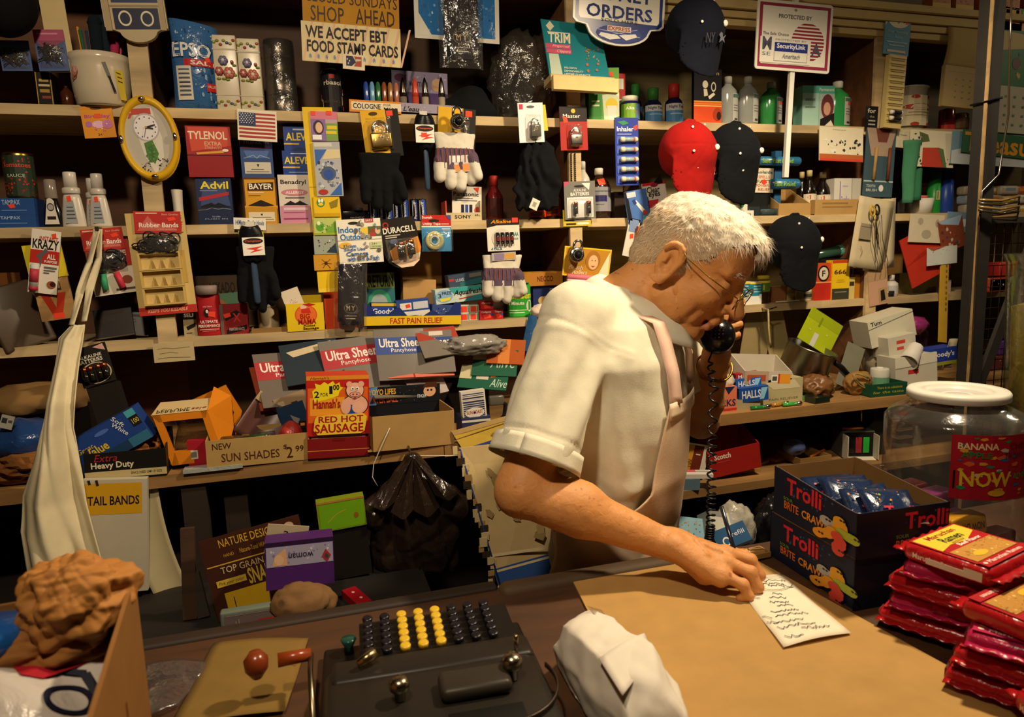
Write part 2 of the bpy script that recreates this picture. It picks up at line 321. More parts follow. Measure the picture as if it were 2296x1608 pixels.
# ---------------------------------------------------------------- smooth solids: distance fields meshed by surface nets
class SDF:
    def __init__(s,lo,hi,h):s.lo = np.array(lo,float);s.h = h;s.n = np.ceil((np.array(hi)-s.lo)/h).astype(int)+1;s.d = np.full(s.n,.5,np.float32)
    def put(s,fn,lo,hi,k=.006,cut=False):
        pad = 2.5*k+3*s.h;a = np.clip(np.floor((np.array(lo)-pad-s.lo)/s.h).astype(int),0,s.n);b = np.clip(np.ceil((np.array(hi)+pad-s.lo)/s.h).astype(int)+1,0,s.n)
        if (b <= a).any():return s
        g = [(s.lo[i]+s.h*np.arange(a[i],b[i])).astype(np.float32) for i in range(3)]
        d = fn(g[0][:,None,None],g[1][None,:,None],g[2][None,None,:]);sl = tuple(slice(a[i],b[i]) for i in range(3));c = s.d[sl]
        if cut:d = -d;hh = np.maximum(k-np.abs(c-d),0)/k;s.d[sl] = np.maximum(c,d)+hh*hh*k*.25
        else:hh = np.maximum(k-np.abs(c-d),0)/k;s.d[sl] = np.minimum(c,d)-hh*hh*k*.25
        return s
    def cap(s,a,b,ra,rb=None,k=.006,cut=False):
        rb = ra if rb is None else rb;a = np.array(a,float);b = np.array(b,float);ab = b-a;L = max(ab@ab,1e-9)
        def fn(x,y,z):
            t = np.clip(((x-a[0])*ab[0]+(y-a[1])*ab[1]+(z-a[2])*ab[2])/L,0,1)
            return np.sqrt((x-a[0]-t*ab[0])**2+(y-a[1]-t*ab[1])**2+(z-a[2]-t*ab[2])**2)-(ra+(rb-ra)*t)
        r = max(ra,rb);return s.put(fn,np.minimum(a,b)-r,np.maximum(a,b)+r,k,cut)
    def chain(s,P,R,k=.006):
        for i in range(len(P)-1):s.cap(P[i],P[i+1],R[i],R[i+1],k)
        return s
    def ell(s,c,r,k=.006,M=None,cut=False):
        """ellipsoid; M rows = its axes"""
        c = np.array(c,float);r = np.array(r,float);M = np.eye(3) if M is None else np.array(M,float)
        def fn(x,y,z):
            q = [(x-c[0])*M[i][0]+(y-c[1])*M[i][1]+(z-c[2])*M[i][2] for i in range(3)]
            k0 = np.sqrt(sum((q[i]/r[i])**2 for i in range(3)));k1 = np.sqrt(sum((q[i]/r[i]**2)**2 for i in range(3)))
            return k0*(k0-1)/np.maximum(k1,1e-6)
        e = np.sqrt(((M*r[:,None])**2).sum(0));return s.put(fn,c-e,c+e,k,cut)
    def stack(s,rows,fw,lf,k=.01,p=2.3):
        """rings: (centre xyz, half depth, half width) from bottom to top, axes fw (depth) and lf (width)"""
        zs = [r[0][2] for r in rows];A = np.array([[*r[0][:2],r[1],r[2]] for r in rows])
        def fn(x,y,z):
            cx,cy,a,b = [np.interp(z,zs,A[:,i]) for i in range(4)];dx,dy = x-cx,y-cy
            u = np.abs(dx*fw[0]+dy*fw[1])/a;v = np.abs(dx*lf[0]+dy*lf[1])/b;d = ((u**p+v**p)**(1/p)-1)*np.minimum(a,b)
            return np.maximum(d,np.maximum(zs[0]-z,z-zs[-1]))
        m = A[:,2:].max()+.02;return s.put(fn,[A[:,0].min()-m,A[:,1].min()-m,zs[0]],[A[:,0].max()+m,A[:,1].max()+m,zs[-1]],k)
    def mesh(s):
        d = s.d;n = s.n;sg = d < 0
        cell = np.zeros(n-1,np.int8)
        for i in (0,1):
            for j in (0,1):
                for k in (0,1):cell += sg[i:n[0]-1+i,j:n[1]-1+j,k:n[2]-1+k]
        I = np.argwhere((cell > 0) & (cell < 8));idx = -np.ones(n-1,np.int32);idx[tuple(I.T)] = np.arange(len(I))
        acc = np.zeros((len(I),3));cnt = np.zeros(len(I));C = [(i,j,k) for i in (0,1) for j in (0,1) for k in (0,1)]
        V = {c:d[I[:,0]+c[0],I[:,1]+c[1],I[:,2]+c[2]] for c in C}
        for c in C:
            for ax in range(3):
                if c[ax]:continue
                e = list(c);e[ax] = 1;e = tuple(e);a,b = V[c],V[e];m = (a < 0) != (b < 0);t = a[m]/(a[m]-b[m]);p = np.array(c,float)[None].repeat(m.sum(),0);p[:,ax] += t;acc[m] += p;cnt[m] += 1
        P = s.lo+s.h*(I+acc/cnt[:,None]);Q = []
        for ax in range(3):
            o1,o2 = (ax+1) % 3,(ax+2) % 3;sl = [slice(1,n[i]-1) for i in range(3)];sl[ax] = slice(0,n[ax]-1);s2 = list(sl);s2[ax] = slice(1,n[ax])
            a = sg[tuple(sl)];b = sg[tuple(s2)];E = np.argwhere(a != b);off = np.array([sl[i].start for i in range(3)]);E = E+off;fl = sg[tuple(E.T)]
            def c(u,v):q = E.copy();q[:,o1] -= u;q[:,o2] -= v;return idx[tuple(q.T)]
            qd = np.stack([c(1,1),c(0,1),c(0,0),c(1,0)],1);qd[~fl] = qd[~fl][:,::-1];Q.append(qd)
        return P,np.concatenate(Q)
def smooth_mesh(P,Q,it=1,lam=.5):
    for _ in range(it):
        acc = np.zeros_like(P);cnt = np.zeros(len(P))
        for i in range(4):a,b = Q[:,i],Q[:,(i+1) % 4];np.add.at(acc,a,P[b]);np.add.at(cnt,a,1);np.add.at(acc,b,P[a]);np.add.at(cnt,b,1)
        P = P+lam*(acc/np.maximum(cnt,1)[:,None]-P)
    return P
def normals(P,Q):
    N = np.zeros_like(P);q = np.cross(P[Q[:,2]]-P[Q[:,0]],P[Q[:,3]]-P[Q[:,1]])
    for i in range(4):np.add.at(N,Q[:,i],q)
    return N/np.maximum(np.linalg.norm(N,axis=1),1e-9)[:,None]
def np_obj(name,P,Q,mats,parent=None,mi=None,loc=None,flat=False):
    me = bpy.data.meshes.new(name);L = (0,0,0) if loc is None else loc
    me.from_pydata((P-np.array(L)).tolist(),[],Q.tolist());me.update()
    for m in mats:me.materials.append(m)
    if mi is not None:me.polygons.foreach_set('material_index',np.asarray(mi,np.int32))
    me.polygons.foreach_set('use_smooth',[not flat]*len(Q));o = bpy.data.objects.new(name,me);COL.objects.link(o);o.location = L
    if parent:o.parent = parent
    return o
def creases(P,seed,n,f,a):
    """sharp folds: triangle waves along random directions"""
    rs = np.random.RandomState(seed);h = np.zeros(len(P));t = None
    for i in range(n):
        d = rs.normal(size=3);d /= np.linalg.norm(d);e = rs.normal(size=3);q = P@d*f*rs.uniform(.5,1.6)+.22*np.sin(P@e*f*2)+rs.uniform(0,1);w_ = a*rs.uniform(.6,1)*(np.abs(q % 1-.5)*2-.5)
        if t is None:t = w_
        else:h += np.maximum(t,w_)*rs.choice([-1,1]);t = None
    return h
def fbm(P,sc,seed=0,ridg=False):
    out = np.empty(len(P))
    for i,p in enumerate(P):
        q = Vector((p[0]*sc+seed,p[1]*sc-seed,p[2]*sc+2*seed));out[i] = (noise.ridged_multi_fractal(q,.9,2,3,1,2) if ridg else noise.fractal(q,1,2,3))
    return out
# ---------------------------------------------------------------- the shopkeeper
V3 = lambda *a:np.array(a,float)
man = thing('person','elderly white-haired person in white shirt and apron writing while holding a black telephone','person',(.58,1.24,0))
ML = (.58,1.24,0)
def part(name,P,Q,m,mi=None,parent=man,flat=False):
    o = np_obj(name,P-(V3(*ML)),Q,m,None,mi,None,flat);o.parent = parent;return o
# head frame: f forward, l the left side, u up
ha,hp = math.radians(46),math.radians(33)
hf = V3(math.cos(ha)*math.cos(hp),-math.sin(ha)*math.cos(hp),-math.sin(hp));hl = V3(math.sin(ha),math.cos(ha),0);hu = np.cross(hf,hl)
HM = [hf,hl,hu];HS = 1.0;HC = V3(*at(1497,584,1.118))-HS*(hf*-.018-hl*.08)
def H(x,y,z):return HC+HS*(hf*x+hl*y+hu*z)
ta = math.radians(38);tf = V3(math.cos(ta),-math.sin(ta),0);tl = V3(math.sin(ta),math.cos(ta),0)
SHn,ELn,WRn = V3(.452,1.135,1.375),V3(.325,1.055,1.122),V3(.553,.985,1.018)
SHf,ELf,WRf = V3(.775,1.385,1.325),V3(.872,1.40,1.108),V3(.814,1.25,1.275)
NB = V3(.60,1.235,1.392)
sk = SDF((.22,.84,.94),(1.0,1.52,1.68),.003)
# skull and face
sk.ell(H(-.008,0,.038),V3(.1,.074,.088)*HS,.02,HM).ell(H(.04,0,-.02),V3(.058,.058,.08)*HS,.02,HM)
sk.ell(H(.058,0,.06),V3(.045,.06,.05)*HS,.02,HM)
sk.cap(H(.072,-.012,-.1),H(.072,.012,-.1),.02,k=.02)
for s_ in (-1,1):
    sk.cap(H(.066,s_*.02,-.098),H(-.004,s_*.054,-.062),.02,.018,.02)
    sk.cap(H(.088,s_*.012,.036),H(.078,s_*.046,.034),.013,.01,.014)
    sk.ell(H(.066,s_*.042,-.018),V3(.026,.022,.022)*HS,.018,HM)
    sk.ell(H(.03,s_*.055,-.055),V3(.032,.014,.036)*HS,.016,HM)
    sk.ell(H(.102,s_*.033,.008),V3(.019,.016,.013)*HS,.01,HM,cut=True)
    sk.ell(H(.081,s_*.033,.009),V3(.0135,.015,.0125)*HS,.004,HM)
    sk.cap(H(.104,s_*.014,-.031),H(.1,s_*.016,-.033),.0095,k=.006)
    sk.cap(H(.083,s_*.02,-.022),H(.068,s_*.04,-.07),.006,.008,.012)
    # ear
    tz = .3;ec = (-.018,s_*.076,-.002)
    em = [hf*math.cos(tz)+hu*math.sin(tz)*.0+hl*s_*-.35,hl*s_,hu];em = [e/np.linalg.norm(e) for e in em]
    sk.ell(H(*ec),V3(.021,.007,.034)*HS,.004,HM)
    rim = [H(ec[0]+.0205*math.cos(t)+(.004 if math.sin(t) > 0 else -.001),ec[1]+s_*(.007-.003*math.cos(t)),ec[2]+.036*math.sin(t)) for t in np.linspace(-1.9,2.5,13)]
    rim = [p-hf*.001 for p in rim]
    sk.chain(rim[::-1],[.0056]*13,.002)
    sk.ell(H(ec[0]+.002,ec[1]+s_*.011,ec[2]-.003),V3(.012,.012,.021)*HS,.002,HM,cut=True).ell(H(ec[0]-.004,ec[1]+s_*.004,ec[2]+.008),V3(.004,.004,.013)*HS,.003,HM)
    sk.cap(H(ec[0]+.006,ec[1]+s_*.004,ec[2]-.034),H(ec[0]+.003,ec[1]+s_*.004,ec[2]-.028),.0085,k=.005)
    sk.ell(H(ec[0]+.016,ec[1]+s_*.002,ec[2]-.004),V3(.006,.005,.008)*HS,.004,HM)
sk.cap(H(.093,0,.024),H(.118,0,-.018),.0095,.012,.012).ell(H(.124,0,-.027),V3(.0145,.0145,.0125)*HS,.008,HM)
sk.cap(H(.1,-.013,-.056),H(.1,.013,-.056),.0105,k=.01)
sk.cap(H(.1,-.017,-.0635),H(.1,.017,-.0635),.006,k=.005).cap(H(.095,-.016,-.076),H(.095,.016,-.076),.0075,k=.005)
sk.cap(H(.1105,-.022,-.0705),H(.1105,.022,-.0705),.0026,k=.003,cut=True).cap(H(.1,-.014,-.09),H(.1,.014,-.09),.006,k=.008,cut=True)
# folds of the cheek and jowl
for a,b in (((.094,-.03,-.03),(.082,-.041,-.072)),((.04,-.062,-.062),(.01,-.066,-.03)),((.058,-.05,-.084),(.04,-.058,-.05)),((.085,-.043,.022),(.06,-.062,.02))):sk.cap(H(*a),H(*b),.0022,k=.006,cut=True)
# neck
sk.cap(H(-.045,0,-.045),NB,.052,.062,.02).cap(H(.02,0,-.07),NB+V3(.03,-.02,0),.035,.045,.025)
# trunk core joins the limbs
sk.cap(NB,V3(.57,1.24,1.0),.07,.09,.02).cap(NB-V3(0,0,.03),SHn,.05,.042,.02).cap(NB-V3(0,0,.03),SHf,.05,.04,.02)
# near arm
fa = WRn-ELn
sk.cap(SHn,ELn,.05,.042,.02).cap(ELn,ELn+fa*.4,.04,.04,.02).cap(ELn+fa*.4,WRn,.04,.0255,.02).ell(ELn+V3(-.008,-.004,-.012),(.03,.028,.026),.02)
sk.ell(ELn+fa*.28+V3(0,-.006,.004),(.06,.038,.036),.02,None)
# far arm
fb = WRf-ELf
sk.cap(SHf,ELf,.047,.04,.02).cap(ELf,ELf+fb*.35,.039,.038,.02).cap(ELf+fb*.35,WRf,.038,.027,.02)
# writing hand: palm, knuckles, four fingers and thumb closed on a pen
hd = V3(.605,.928,.998)                                     # middle of the back of the hand
kn = [V3(.637,.957,1.006),V3(.640,.939,1.005),V3(.632,.921,.996),V3(.617,.906,.984)]   # index .. little knuckle (far to near)
kn = [V3(.650,.962,1.000),V3(.643,.940,1.006),V3(.628,.921,1.001),V3(.610,.907,.990)]
for i,k_ in enumerate(kn):
    w0 = WRn+V3(.004,-.004,.002)+(V3(.006,.018,-.004)*(1.5-i)/1.5)
    sk.cap(w0,k_-V3(.006,0,.006),.020,.0135,.014)
    sk.ell(k_+V3(-.002,0,.002),(.0105,.0105,.0105),.006)
    sk.cap(WRn+(k_-WRn)*.35+V3(0,0,.0165),k_+V3(-.003,0,.0065),.003,.0035,.004)   # tendons
sk.cap(WRn+V3(.02,.0,-.004),hd+V3(-.01,.01,-.014),.024,.021,.014)
fing = [[kn[0],V3(.681,.955,.990),V3(.690,.944,.972),V3(.681,.936,.961)],
        [kn[1],V3(.672,.926,.996),V3(.682,.914,.974),V3(.672,.917,.960)],
        [kn[2],V3(.654,.900,.989),V3(.662,.891,.967),V3(.650,.897,.9585)],
        [kn[3],V3(.630,.886,.978),V3(.637,.880,.962),V3(.626,.888,.957)]]
for i,f_ in enumerate(fing):sk.chain(f_,[.0112,.0098,.0088,.0075] if i < 3 else [.0098,.0086,.0078,.0068],.0035)
for f_ in fing:sk.ell(f_[1]+V3(0,0,.002),(.0104,.0104,.0100),.004)
sk.chain([WRn+V3(.028,.018,-.012),V3(.622,.972,.985),V3(.652,.962,.972),V3(.672,.948,.962)],[.016,.0135,.0105,.008],.006)
for a,b in ((V3(.565,.976,1.044),V3(.600,.945,1.027)),(V3(.60,.945,1.027),V3(.622,.931,1.018)),(V3(.585,.951,1.034),V3(.594,.928,1.018)),(V3(.52,.985,1.056),V3(.565,.976,1.044))):sk.cap(a,b,.0026,k=.005)
# hand on the receiver, behind it
ph = V3(.783,1.222,1.342)
pk = V3(.822,1.222,1.345)
sk.cap(WRf,pk+V3(-.01,.022,-.006),.027,.026,.016).ell(pk+V3(-.002,.024,.012),(.022,.03,.04),.014)
for i in range(4):
    z_ = 1.392-.021*i;x_ = .846-.004*i-.003*(i == 0)
    sk.chain([V3(x_-.012,1.25,z_-.006),V3(x_+.004,1.222,z_),V3(x_-.010,1.196,z_+.002),V3(x_-.034,1.186,z_-.001)],[.0115,.0105,.0095,.0078],.0035)
sk.chain([V3(.806,1.25,1.322),V3(.777,1.252,1.335),V3(.757,1.248,1.362)],[.014,.0115,.009],.006)
P,Q = sk.mesh();P = smooth_mesh(P,Q,1,.4)
loc = (P-HC)/HS;lx,ly,lz = loc@hf,loc@hl,loc@hu
wr = fbm(P,55,3)*.0006;Nn = normals(P,Q);P = P+Nn*wr[:,None]
pc = P[Q].mean(1);lc = (pc-HC)/HS;cx,cy,cz = lc@hf,lc@hl,lc@hu
isl = (np.abs(cx-.1) < .016) & (np.abs(cy) < .026) & (cz < -.062) & (cz > -.082)
mi = np.where(isl,1,0)
part('body',P,Q,[mat('d08d50','s'),mat('b06c46','s')],mi)
# hair: a close white shell over the skull, thin on top, with loose strands
hs = SDF(HC-.17,HC+.17,.003)
hs.ell(H(-.01,0,.039),V3(.1035,.0765,.0905)*HS,.01,HM).ell(H(.052,0,.078),V3(.06,.056,.046)*HS,.03,HM)
hs.ell(H(-.07,0,-.01),V3(.042,.058,.055)*HS,.02,HM)
P,Q = hs.mesh();lc = (P-HC)/HS;cx,cy,cz = lc@hf,lc@hl,lc@hu
n1 = fbm(P,26,5);n2 = fbm(P*V3(1,1,1)+hf*0,90,8)
hl_ = np.interp(cx,[-.12,-.06,-.025,.0,.02,.035,.055,.075,.1,.13],[-.052,-.046,-.006,.02,.02,.03,.058,.088,.1,.1])
hl_ = np.where(np.abs(cy) < .036,np.minimum(hl_,.072),hl_)
hl_ = np.where((np.abs(cy) > .055) & (cx > -.004) & (cx < .02),-.02,hl_)
keep_v = cz+.006*n1 > hl_
P = P+normals(P,Q)*(.0028*n1+.0022*n2-.0005)[:,None]
kq = keep_v[Q].all(1);Q = Q[kq];used = np.unique(Q);re_ = -np.ones(len(P),int);re_[used] = np.arange(len(used))
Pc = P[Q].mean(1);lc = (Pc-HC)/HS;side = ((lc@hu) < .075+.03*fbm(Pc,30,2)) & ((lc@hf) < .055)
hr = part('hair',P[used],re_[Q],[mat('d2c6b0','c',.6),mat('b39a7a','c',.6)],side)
Pu = P[used];Nu = normals(P,Q)[used];R = random.Random(4);sb = B();hm = mat('ded4c2','',.4)
for i in R.sample(range(len(Pu)),min(4200,len(Pu))):
    p = Vector(Pu[i]);n_ = Vector(Nu[i]);c_ = Vector(hf)*(.9 if (Pu[i]-HC)@hf > -.02 else -.2)-Vector(hu)*(.75 if (Pu[i]-HC)@hu < .1 else .05)+Vector((R.uniform(-.5,.5),R.uniform(-.5,.5),R.uniform(-.4,.4)))
    c_ = (c_-n_*c_.dot(n_)).normalized();L_ = R.uniform(.012,.024)*(1.4 if (Pu[i]-HC)@hf > .05 else .62)
    pts = [p-n_*.001,p+c_*L_*.4+n_*L_*R.uniform(.05,.12),p+c_*L_+n_*L_*R.uniform(-.06,.12)];sd = c_.cross(n_).normalized()*.0003
    sb.add([pts[0]-sd,pts[0]+sd,pts[1]+sd,pts[1]-sd,pts[2]],[(0,1,2,3),(3,2,4)],hm,True)
for s_ in (-1,1):
    for i in range(90):
        a = R.uniform(0,1);p = Vector(H(.098-.012*a+R.uniform(-.003,.003),s_*(.014+.03*a),.034+R.uniform(-.004,.004)+.004*math.sin(a*3)));d = Vector(hf)*.5+Vector(hl)*s_*.8+Vector((R.uniform(-.5,.5),R.uniform(-.5,.5),R.uniform(-.5,.5)))
        d.normalize();sd = Vector(hu)*.0005;sb.add([p-sd,p+sd,p+d*.011],[(0,1,2)],hm)
so = sb.build('hair_strands',hr);so.location = (-ML[0],-ML[1],-ML[2])
# spectacles
g = B();gm = mat('b08a4a','m',.25)
for s_ in (-1,1):
    g.tube([H(.118+.002*math.cos(t),s_*(.033+.024*math.cos(t)),.0+.019*math.sin(t)) for t in np.linspace(0,2*PI,25)[:-1]],.0011,gm,5,True)
    g.tube([H(.118,s_*.057,.006),H(.116,s_*.07,.008),H(.06,s_*.079,.014),H(.01,s_*.0835,.022),H(-.012,s_*.084,.034),H(-.03,s_*.081,.03)],.0012,gm,5)
g.tube([H(.119,-.01,.006),H(.124,0,.011),H(.119,.01,.006)],.0012,gm,5)
go = g.build('spectacles',man,(-ML[0],-ML[1],0))
b = B()
for s_ in (-1,1):b.add([H(.118,s_*(.033+.023*math.cos(t)),.018*math.sin(t)) for t in np.linspace(0,2*PI,25)[:-1]],[tuple(range(24))],mat('ffffff','t',0))
b.build('lenses',go)
# ---- shirt: trunk and two short sleeves with folds
ss = SDF((.2,.9,.86),(1.02,1.58,1.52),.005)
rows = [(V3(.59,1.285,.84),.112,.15),(V3(.583,1.27,.97),.116,.155),(V3(.575,1.24,1.08),.128,.175),(V3(.58,1.238,1.2),.13,.19),(V3(.592,1.24,1.30),.118,.2),(V3(.597,1.245,1.37),.095,.175),(V3(.60,1.247,1.412),.066,.085),(V3(.603,1.247,1.43),.058,.065)]
ss.stack(rows,tf,tl,.02)
sc_ = SHn+V3(.012,.012,.012);se = ELn+(SHn-ELn)*.24
ss.cap(NB+V3(-.03,-.02,-.015),sc_,.055,.062,.03).cap(sc_,se+V3(.006,.0,0),.063,.071,.02)
sf = SHf+V3(-.01,-.012,.0);sfe = V3(*at(1528,842,1.36))
ss.cap(NB+V3(.03,.03,-.02),sf,.055,.062,.03).cap(sf,sfe,.064,.07,.02)
ax = (ELn-SHn)/np.linalg.norm(ELn-SHn);hem = se+V3(.006,0,0)+ax*.025
def cutp(o,n_,rad):
    o = np.array(o);n_ = np.array(n_)
    def fn(x,y,z):
        d = (x-o[0])*n_[0]+(y-o[1])*n_[1]+(z-o[2])*n_[2];r = np.sqrt((x-o[0])**2+(y-o[1])**2+(z-o[2])**2)-rad
        return np.maximum(-d,r)
    return fn
hn = ax+V3(0,0,-.12);hn /= np.linalg.norm(hn)
ss.put(cutp(hem,hn,.125),hem-.14,hem+.14,.004,True)
af = (ELf-SHf)/np.linalg.norm(ELf-SHf);hemf = sfe+af*.02;ss.put(cutp(hemf,af,.1),hemf-.11,hemf+.11,.004,True)
# hollow sleeve mouths
ss.cap(hem-ax*.045,hem+ax*.05,.056,.066,.004,True).cap(hemf-af*.03,hemf+af*.05,.05,.06,.004,True)
ss.cap(NB+V3(.008,0,-.005),NB+V3(.03,0,.1),.054,.07,.006,True)
P,Q = ss.mesh();P = smooth_mesh(P,Q,3,.5);N_ = normals(P,Q)
def seg_t(P,a,b):ab = b-a;t = np.clip((P-a)@ab/(ab@ab),0,1);q = P-a-t[:,None]*ab;return t,np.linalg.norm(q,axis=1),q
t,r,q = seg_t(P,sc_,hem);sl = (r < .105) & (t > .02)
e1 = np.cross(ax,tf);e1 /= np.linalg.norm(e1);e2 = np.cross(ax,e1);ang = np.arctan2(q@e1,q@e2)
fold = np.zeros(len(P));wgt = np.clip(t*1.6,0,1)*np.clip((.105-r)/.02,0,1)*sl
fold += wgt*(.0065*np.sin(ang*4+1.0+2.4*t)+.0045*np.sin(ang*7-2+5*t))*(1-.55*np.clip((t-.6)/.3,0,1))
fold += .0035*fbm(P*V3(1,1,.45),14,2)*(1-.6*wgt)
tw = (P-V3(.58,1.24,1.0));da = np.arctan2(tw@tl,tw@tf);tr_ = np.clip((1.32-P[:,2])/.15,0,1)*(1-wgt)
fold += tr_*(.005*np.sin(da*11+P[:,2]*9)+.006*np.sin(da*6-P[:,2]*16+1))
fold += (r < .115)*(.0022*np.exp(-((t-.17)/.03)**2)-.0018*np.exp(-((t-.125+.05*np.cos(ang))/.012)**2))+creases(P,5,5,9,.0022)
fold += .004*np.clip((1.12-P[:,2])/.1,0,1)*(1-wgt)*np.sin(P[:,2]*85+4*fbm(P,9,7))
hemb = wgt*(np.exp(-((t-.86)/.012)**2)*-.0022)
yoke = -.0016*np.exp(-(((P-NB)@tf+.02+.25*np.clip((P[:,2]-1.3),-.2,.2))/.003)**2)*(P[:,2] > 1.33)
P = P+N_*(fold+hemb)[:,None]
shirt = part('shirt',P,Q,[mat('d9d4bd','c')])
def cuff(u,v):a = 2*PI*u;return hem-ax*(.030-.033*v)+(e1*math.cos(a)+e2*math.sin(a))*(.0755+.0022*v+.0022*math.sin(4*a+3)+.0012*math.sin(9*a)*v)
B().sheet(cuff,48,4,mat('ddd8c2','c'),.002).build('sleeve_hem',shirt,(-ML[0],-ML[1],0))
# collar, placket and armhole seam
def ring(u,h,r0,up,fall):
    a = 2*PI*u;return NB+V3(.004,0,.012)+tf*math.cos(a)*r0[0]+tl*math.sin(a)*r0[1]+V3(0,0,up)
nk = NB+V3(.006,0,.0)
def collar(u,v):
    a = PI*(.10+1.80*u);d = tf*math.cos(a)*.066+tl*math.sin(a)*.068;back = (1-math.cos(a))/2      # a=0 front
    top = nk+d*.98+V3(0,0,.052*back+.012)+tf*.004
    tip = (1-back)**2;out = nk+d*(1.36+.55*tip)+V3(0,0,.052*back-.024-.052*tip)+tf*.016*tip
    if v < .3:q = nk+d*.95+V3(0,0,.045*back-.012);t_ = v/.3;return q*(1-t_)+top*t_
    t_ = (v-.3)/.7;return top*(1-t_)+out*t_+d*(.16*math.sin(PI*t_))
cb = B().sheet(collar,40,10,mat('ddd8c2','c'),.0045);cb.build('collar',shirt).location = (-ML[0],-ML[1],0)
# ---- apron: bib over the chest, straps over the shoulders, skirt below
pink = mat('dfc3a4','c')
def trunk(z,a,off):
    zs = [r_[0][2] for r_ in rows];A_ = np.array([[*r_[0][:2],r_[1],r_[2]] for r_ in rows]);cx,cy,ra,rb = [np.interp(z,zs,A_[:,i]) for i in range(4)]
    c,s_ = math.cos(a),math.sin(a);k_ = (abs(c)**2.3+abs(s_)**2.3)**(-1/2.3);return V3(cx,cy,z)+tf*(ra+off)*c*k_+tl*(rb+off)*s_*k_
def bib(u,v):
    z = 1.232-v*.37;w_ = np.interp(v,[0,.12,.42,.52,.62,.7,1],[.62,.68,.82,1.1,1.75,2.2,2.4]);a = (u-.5)*2*w_
    off = .012+.005*math.sin(a*7+z*8)*min(1,v*2)+.004*math.sin(z*40+a*3)*v
    p = trunk(z,a,off)
    if v < .1:p = p+tf*(.004*(1-v/.1))
    return p
ap = B().sheet(bib,56,40,pink,.0025);ao = ap.build('apron',man,(-ML[0],-ML[1],0))
b = B().sheet(lambda u,v:trunk(1.236-v*.03,(u-.5)*1.24,.0165),26,3,mat('e2c8ab','c'),.002);b.build('hem_band',ao)
def skirt(u,v):
    z = .87-v*.42;a = (u-.5)*2*2.4;return trunk(max(z,.85),a,.012+.004*math.sin(a*6))*V3(1,1,0)+V3(0,0,z)
B().sheet(skirt,56,10,pink,.0025).build('skirt',ao)
for s_ in (-1,1):
    a0 = s_*.5;P_ = [trunk(1.232,a0,.016),trunk(1.29,a0*1.08,.014),trunk(1.34,a0*1.15,.014),trunk(1.375,a0*1.25,.016)]
    P_ += [NB+tf*.03+tl*s_*.085+V3(0,0,.002),NB-tf*.03+tl*s_*.075+V3(0,0,.012),NB-tf*.07+tl*s_*.03+V3(0,0,-.005)]
    b = B()
    def strip(u,v,P_=P_,a0=a0):
        x = u*(len(P_)-1);i = min(int(x),len(P_)-2);f_ = x-i;p = P_[i]*(1-f_)+P_[i+1]*f_;return p+(tl*math.cos(a0*1.25)-tf*math.sin(a0*1.25))*(v-.5)*.03
    b.sheet(strip,24,2,mat('e6c2ae','c'),.002);b.build('strap',ao)
# trousers and shoes below the counter
sp = SDF((.34,1.0,-.01),(.86,1.5,.95),.008)
sp.stack([(V3(.585,1.285,.72),.105,.14),(V3(.585,1.285,.90),.10,.13)],tf,tl,.03)
for s_ in (-1,1):sp.cap(V3(.585,1.25,.82)+tl*s_*.085,V3(.59,1.25,.45)+tl*s_*.09,.085,.065,.03).cap(V3(.59,1.25,.45)+tl*s_*.09,V3(.58,1.25,.07)+tl*s_*.09,.065,.05,.02)
P,Q = sp.mesh();part('trousers',P,Q,[mat('2a2a33','c')])
for s_ in (-1,1):
    q = SDF((.3,.9,-.02),(.9,1.6,.2),.006);c_ = V3(.6,1.25,.0)+tl*s_*.09;q.cap(c_-tf*.06+V3(0,0,.045),c_+tf*.13+V3(0,0,.035),.045,.036,.02);P,Q = q.mesh();P[:,2] = np.maximum(P[:,2],0);part('shoe',P,Q,[mat('1a1512','l')])
b = B();b.sheet(lambda u,v:trunk(.985+.03*v,2.2+u*1.9,.010),20,1,mat('15151c',''),.003);b.build('belt',man,(-ML[0],-ML[1],0))
# bracelet watch
wd = fb/np.linalg.norm(fb);w1 = np.cross(wd,V3(0,0,1));w1 /= np.linalg.norm(w1);w2 = np.cross(wd,w1);wc = WRf-wd*.028
b = B();b.tube([wc+w1*.037*math.cos(t)+w2*.035*math.sin(t)-wd*(.006*math.sin(t)) for t in np.linspace(0,2*PI,29)[:-1]],.0042,mat('c79a3a','m',.25),6,True,.6);b.build('wristwatch',man,(-ML[0],-ML[1],0))
# pen in the writing hand
pen = B();pa,pb = V3(.668,.938,.9535),V3(.655,.985,1.07);pen.tube([pa,pa+(pb-pa)*.1,pb],[.0008,.0035,.0037],mat('1b1d2c','l'),8);tag(pen.build('ballpoint_pen'),'dark ballpoint pen held in the writing hand','pen')
# telephone receiver with coiled cord
SHc = V3(.783,1.222,1.342)
pf = SDF((.68,1.12,1.27),(.95,1.36,1.60),.003)
mo = V3(.776,1.196,1.341)+hf*.008-hu*.006;ep = H(.0,.105,.0);md = H(.10,.01,-.07)-mo;md = md/np.linalg.norm(md)
bk = mo-md*.03;be = ep+hl*.03
pf.cap(mo-md*.014,mo+md*.003,.033,.036,.004);pf.chain([mo-md*.018,bk+V3(.02,.03,.02),be+V3(.03,.02,-.03),be],[.02,.016,.017,.02],.012);pf.cap(ep+hl*.014,ep+hl*.002,.026,.029,.004)
P,Q = pf.mesh();tel = thing('telephone_receiver','black telephone receiver held against the face with a long coiled cord','telephone',tuple(SHc))
np_obj('handset',P-SHc,Q,[mat('0d0e12','l',.22)],tel)
b = B();dsk = [mo+md*.0335+np.cross(md,V3(0,0,1))*0 for _ in (0,)]
u1 = np.cross(md,V3(0,0,1));u1 /= np.linalg.norm(u1);u2 = np.cross(u1,md)
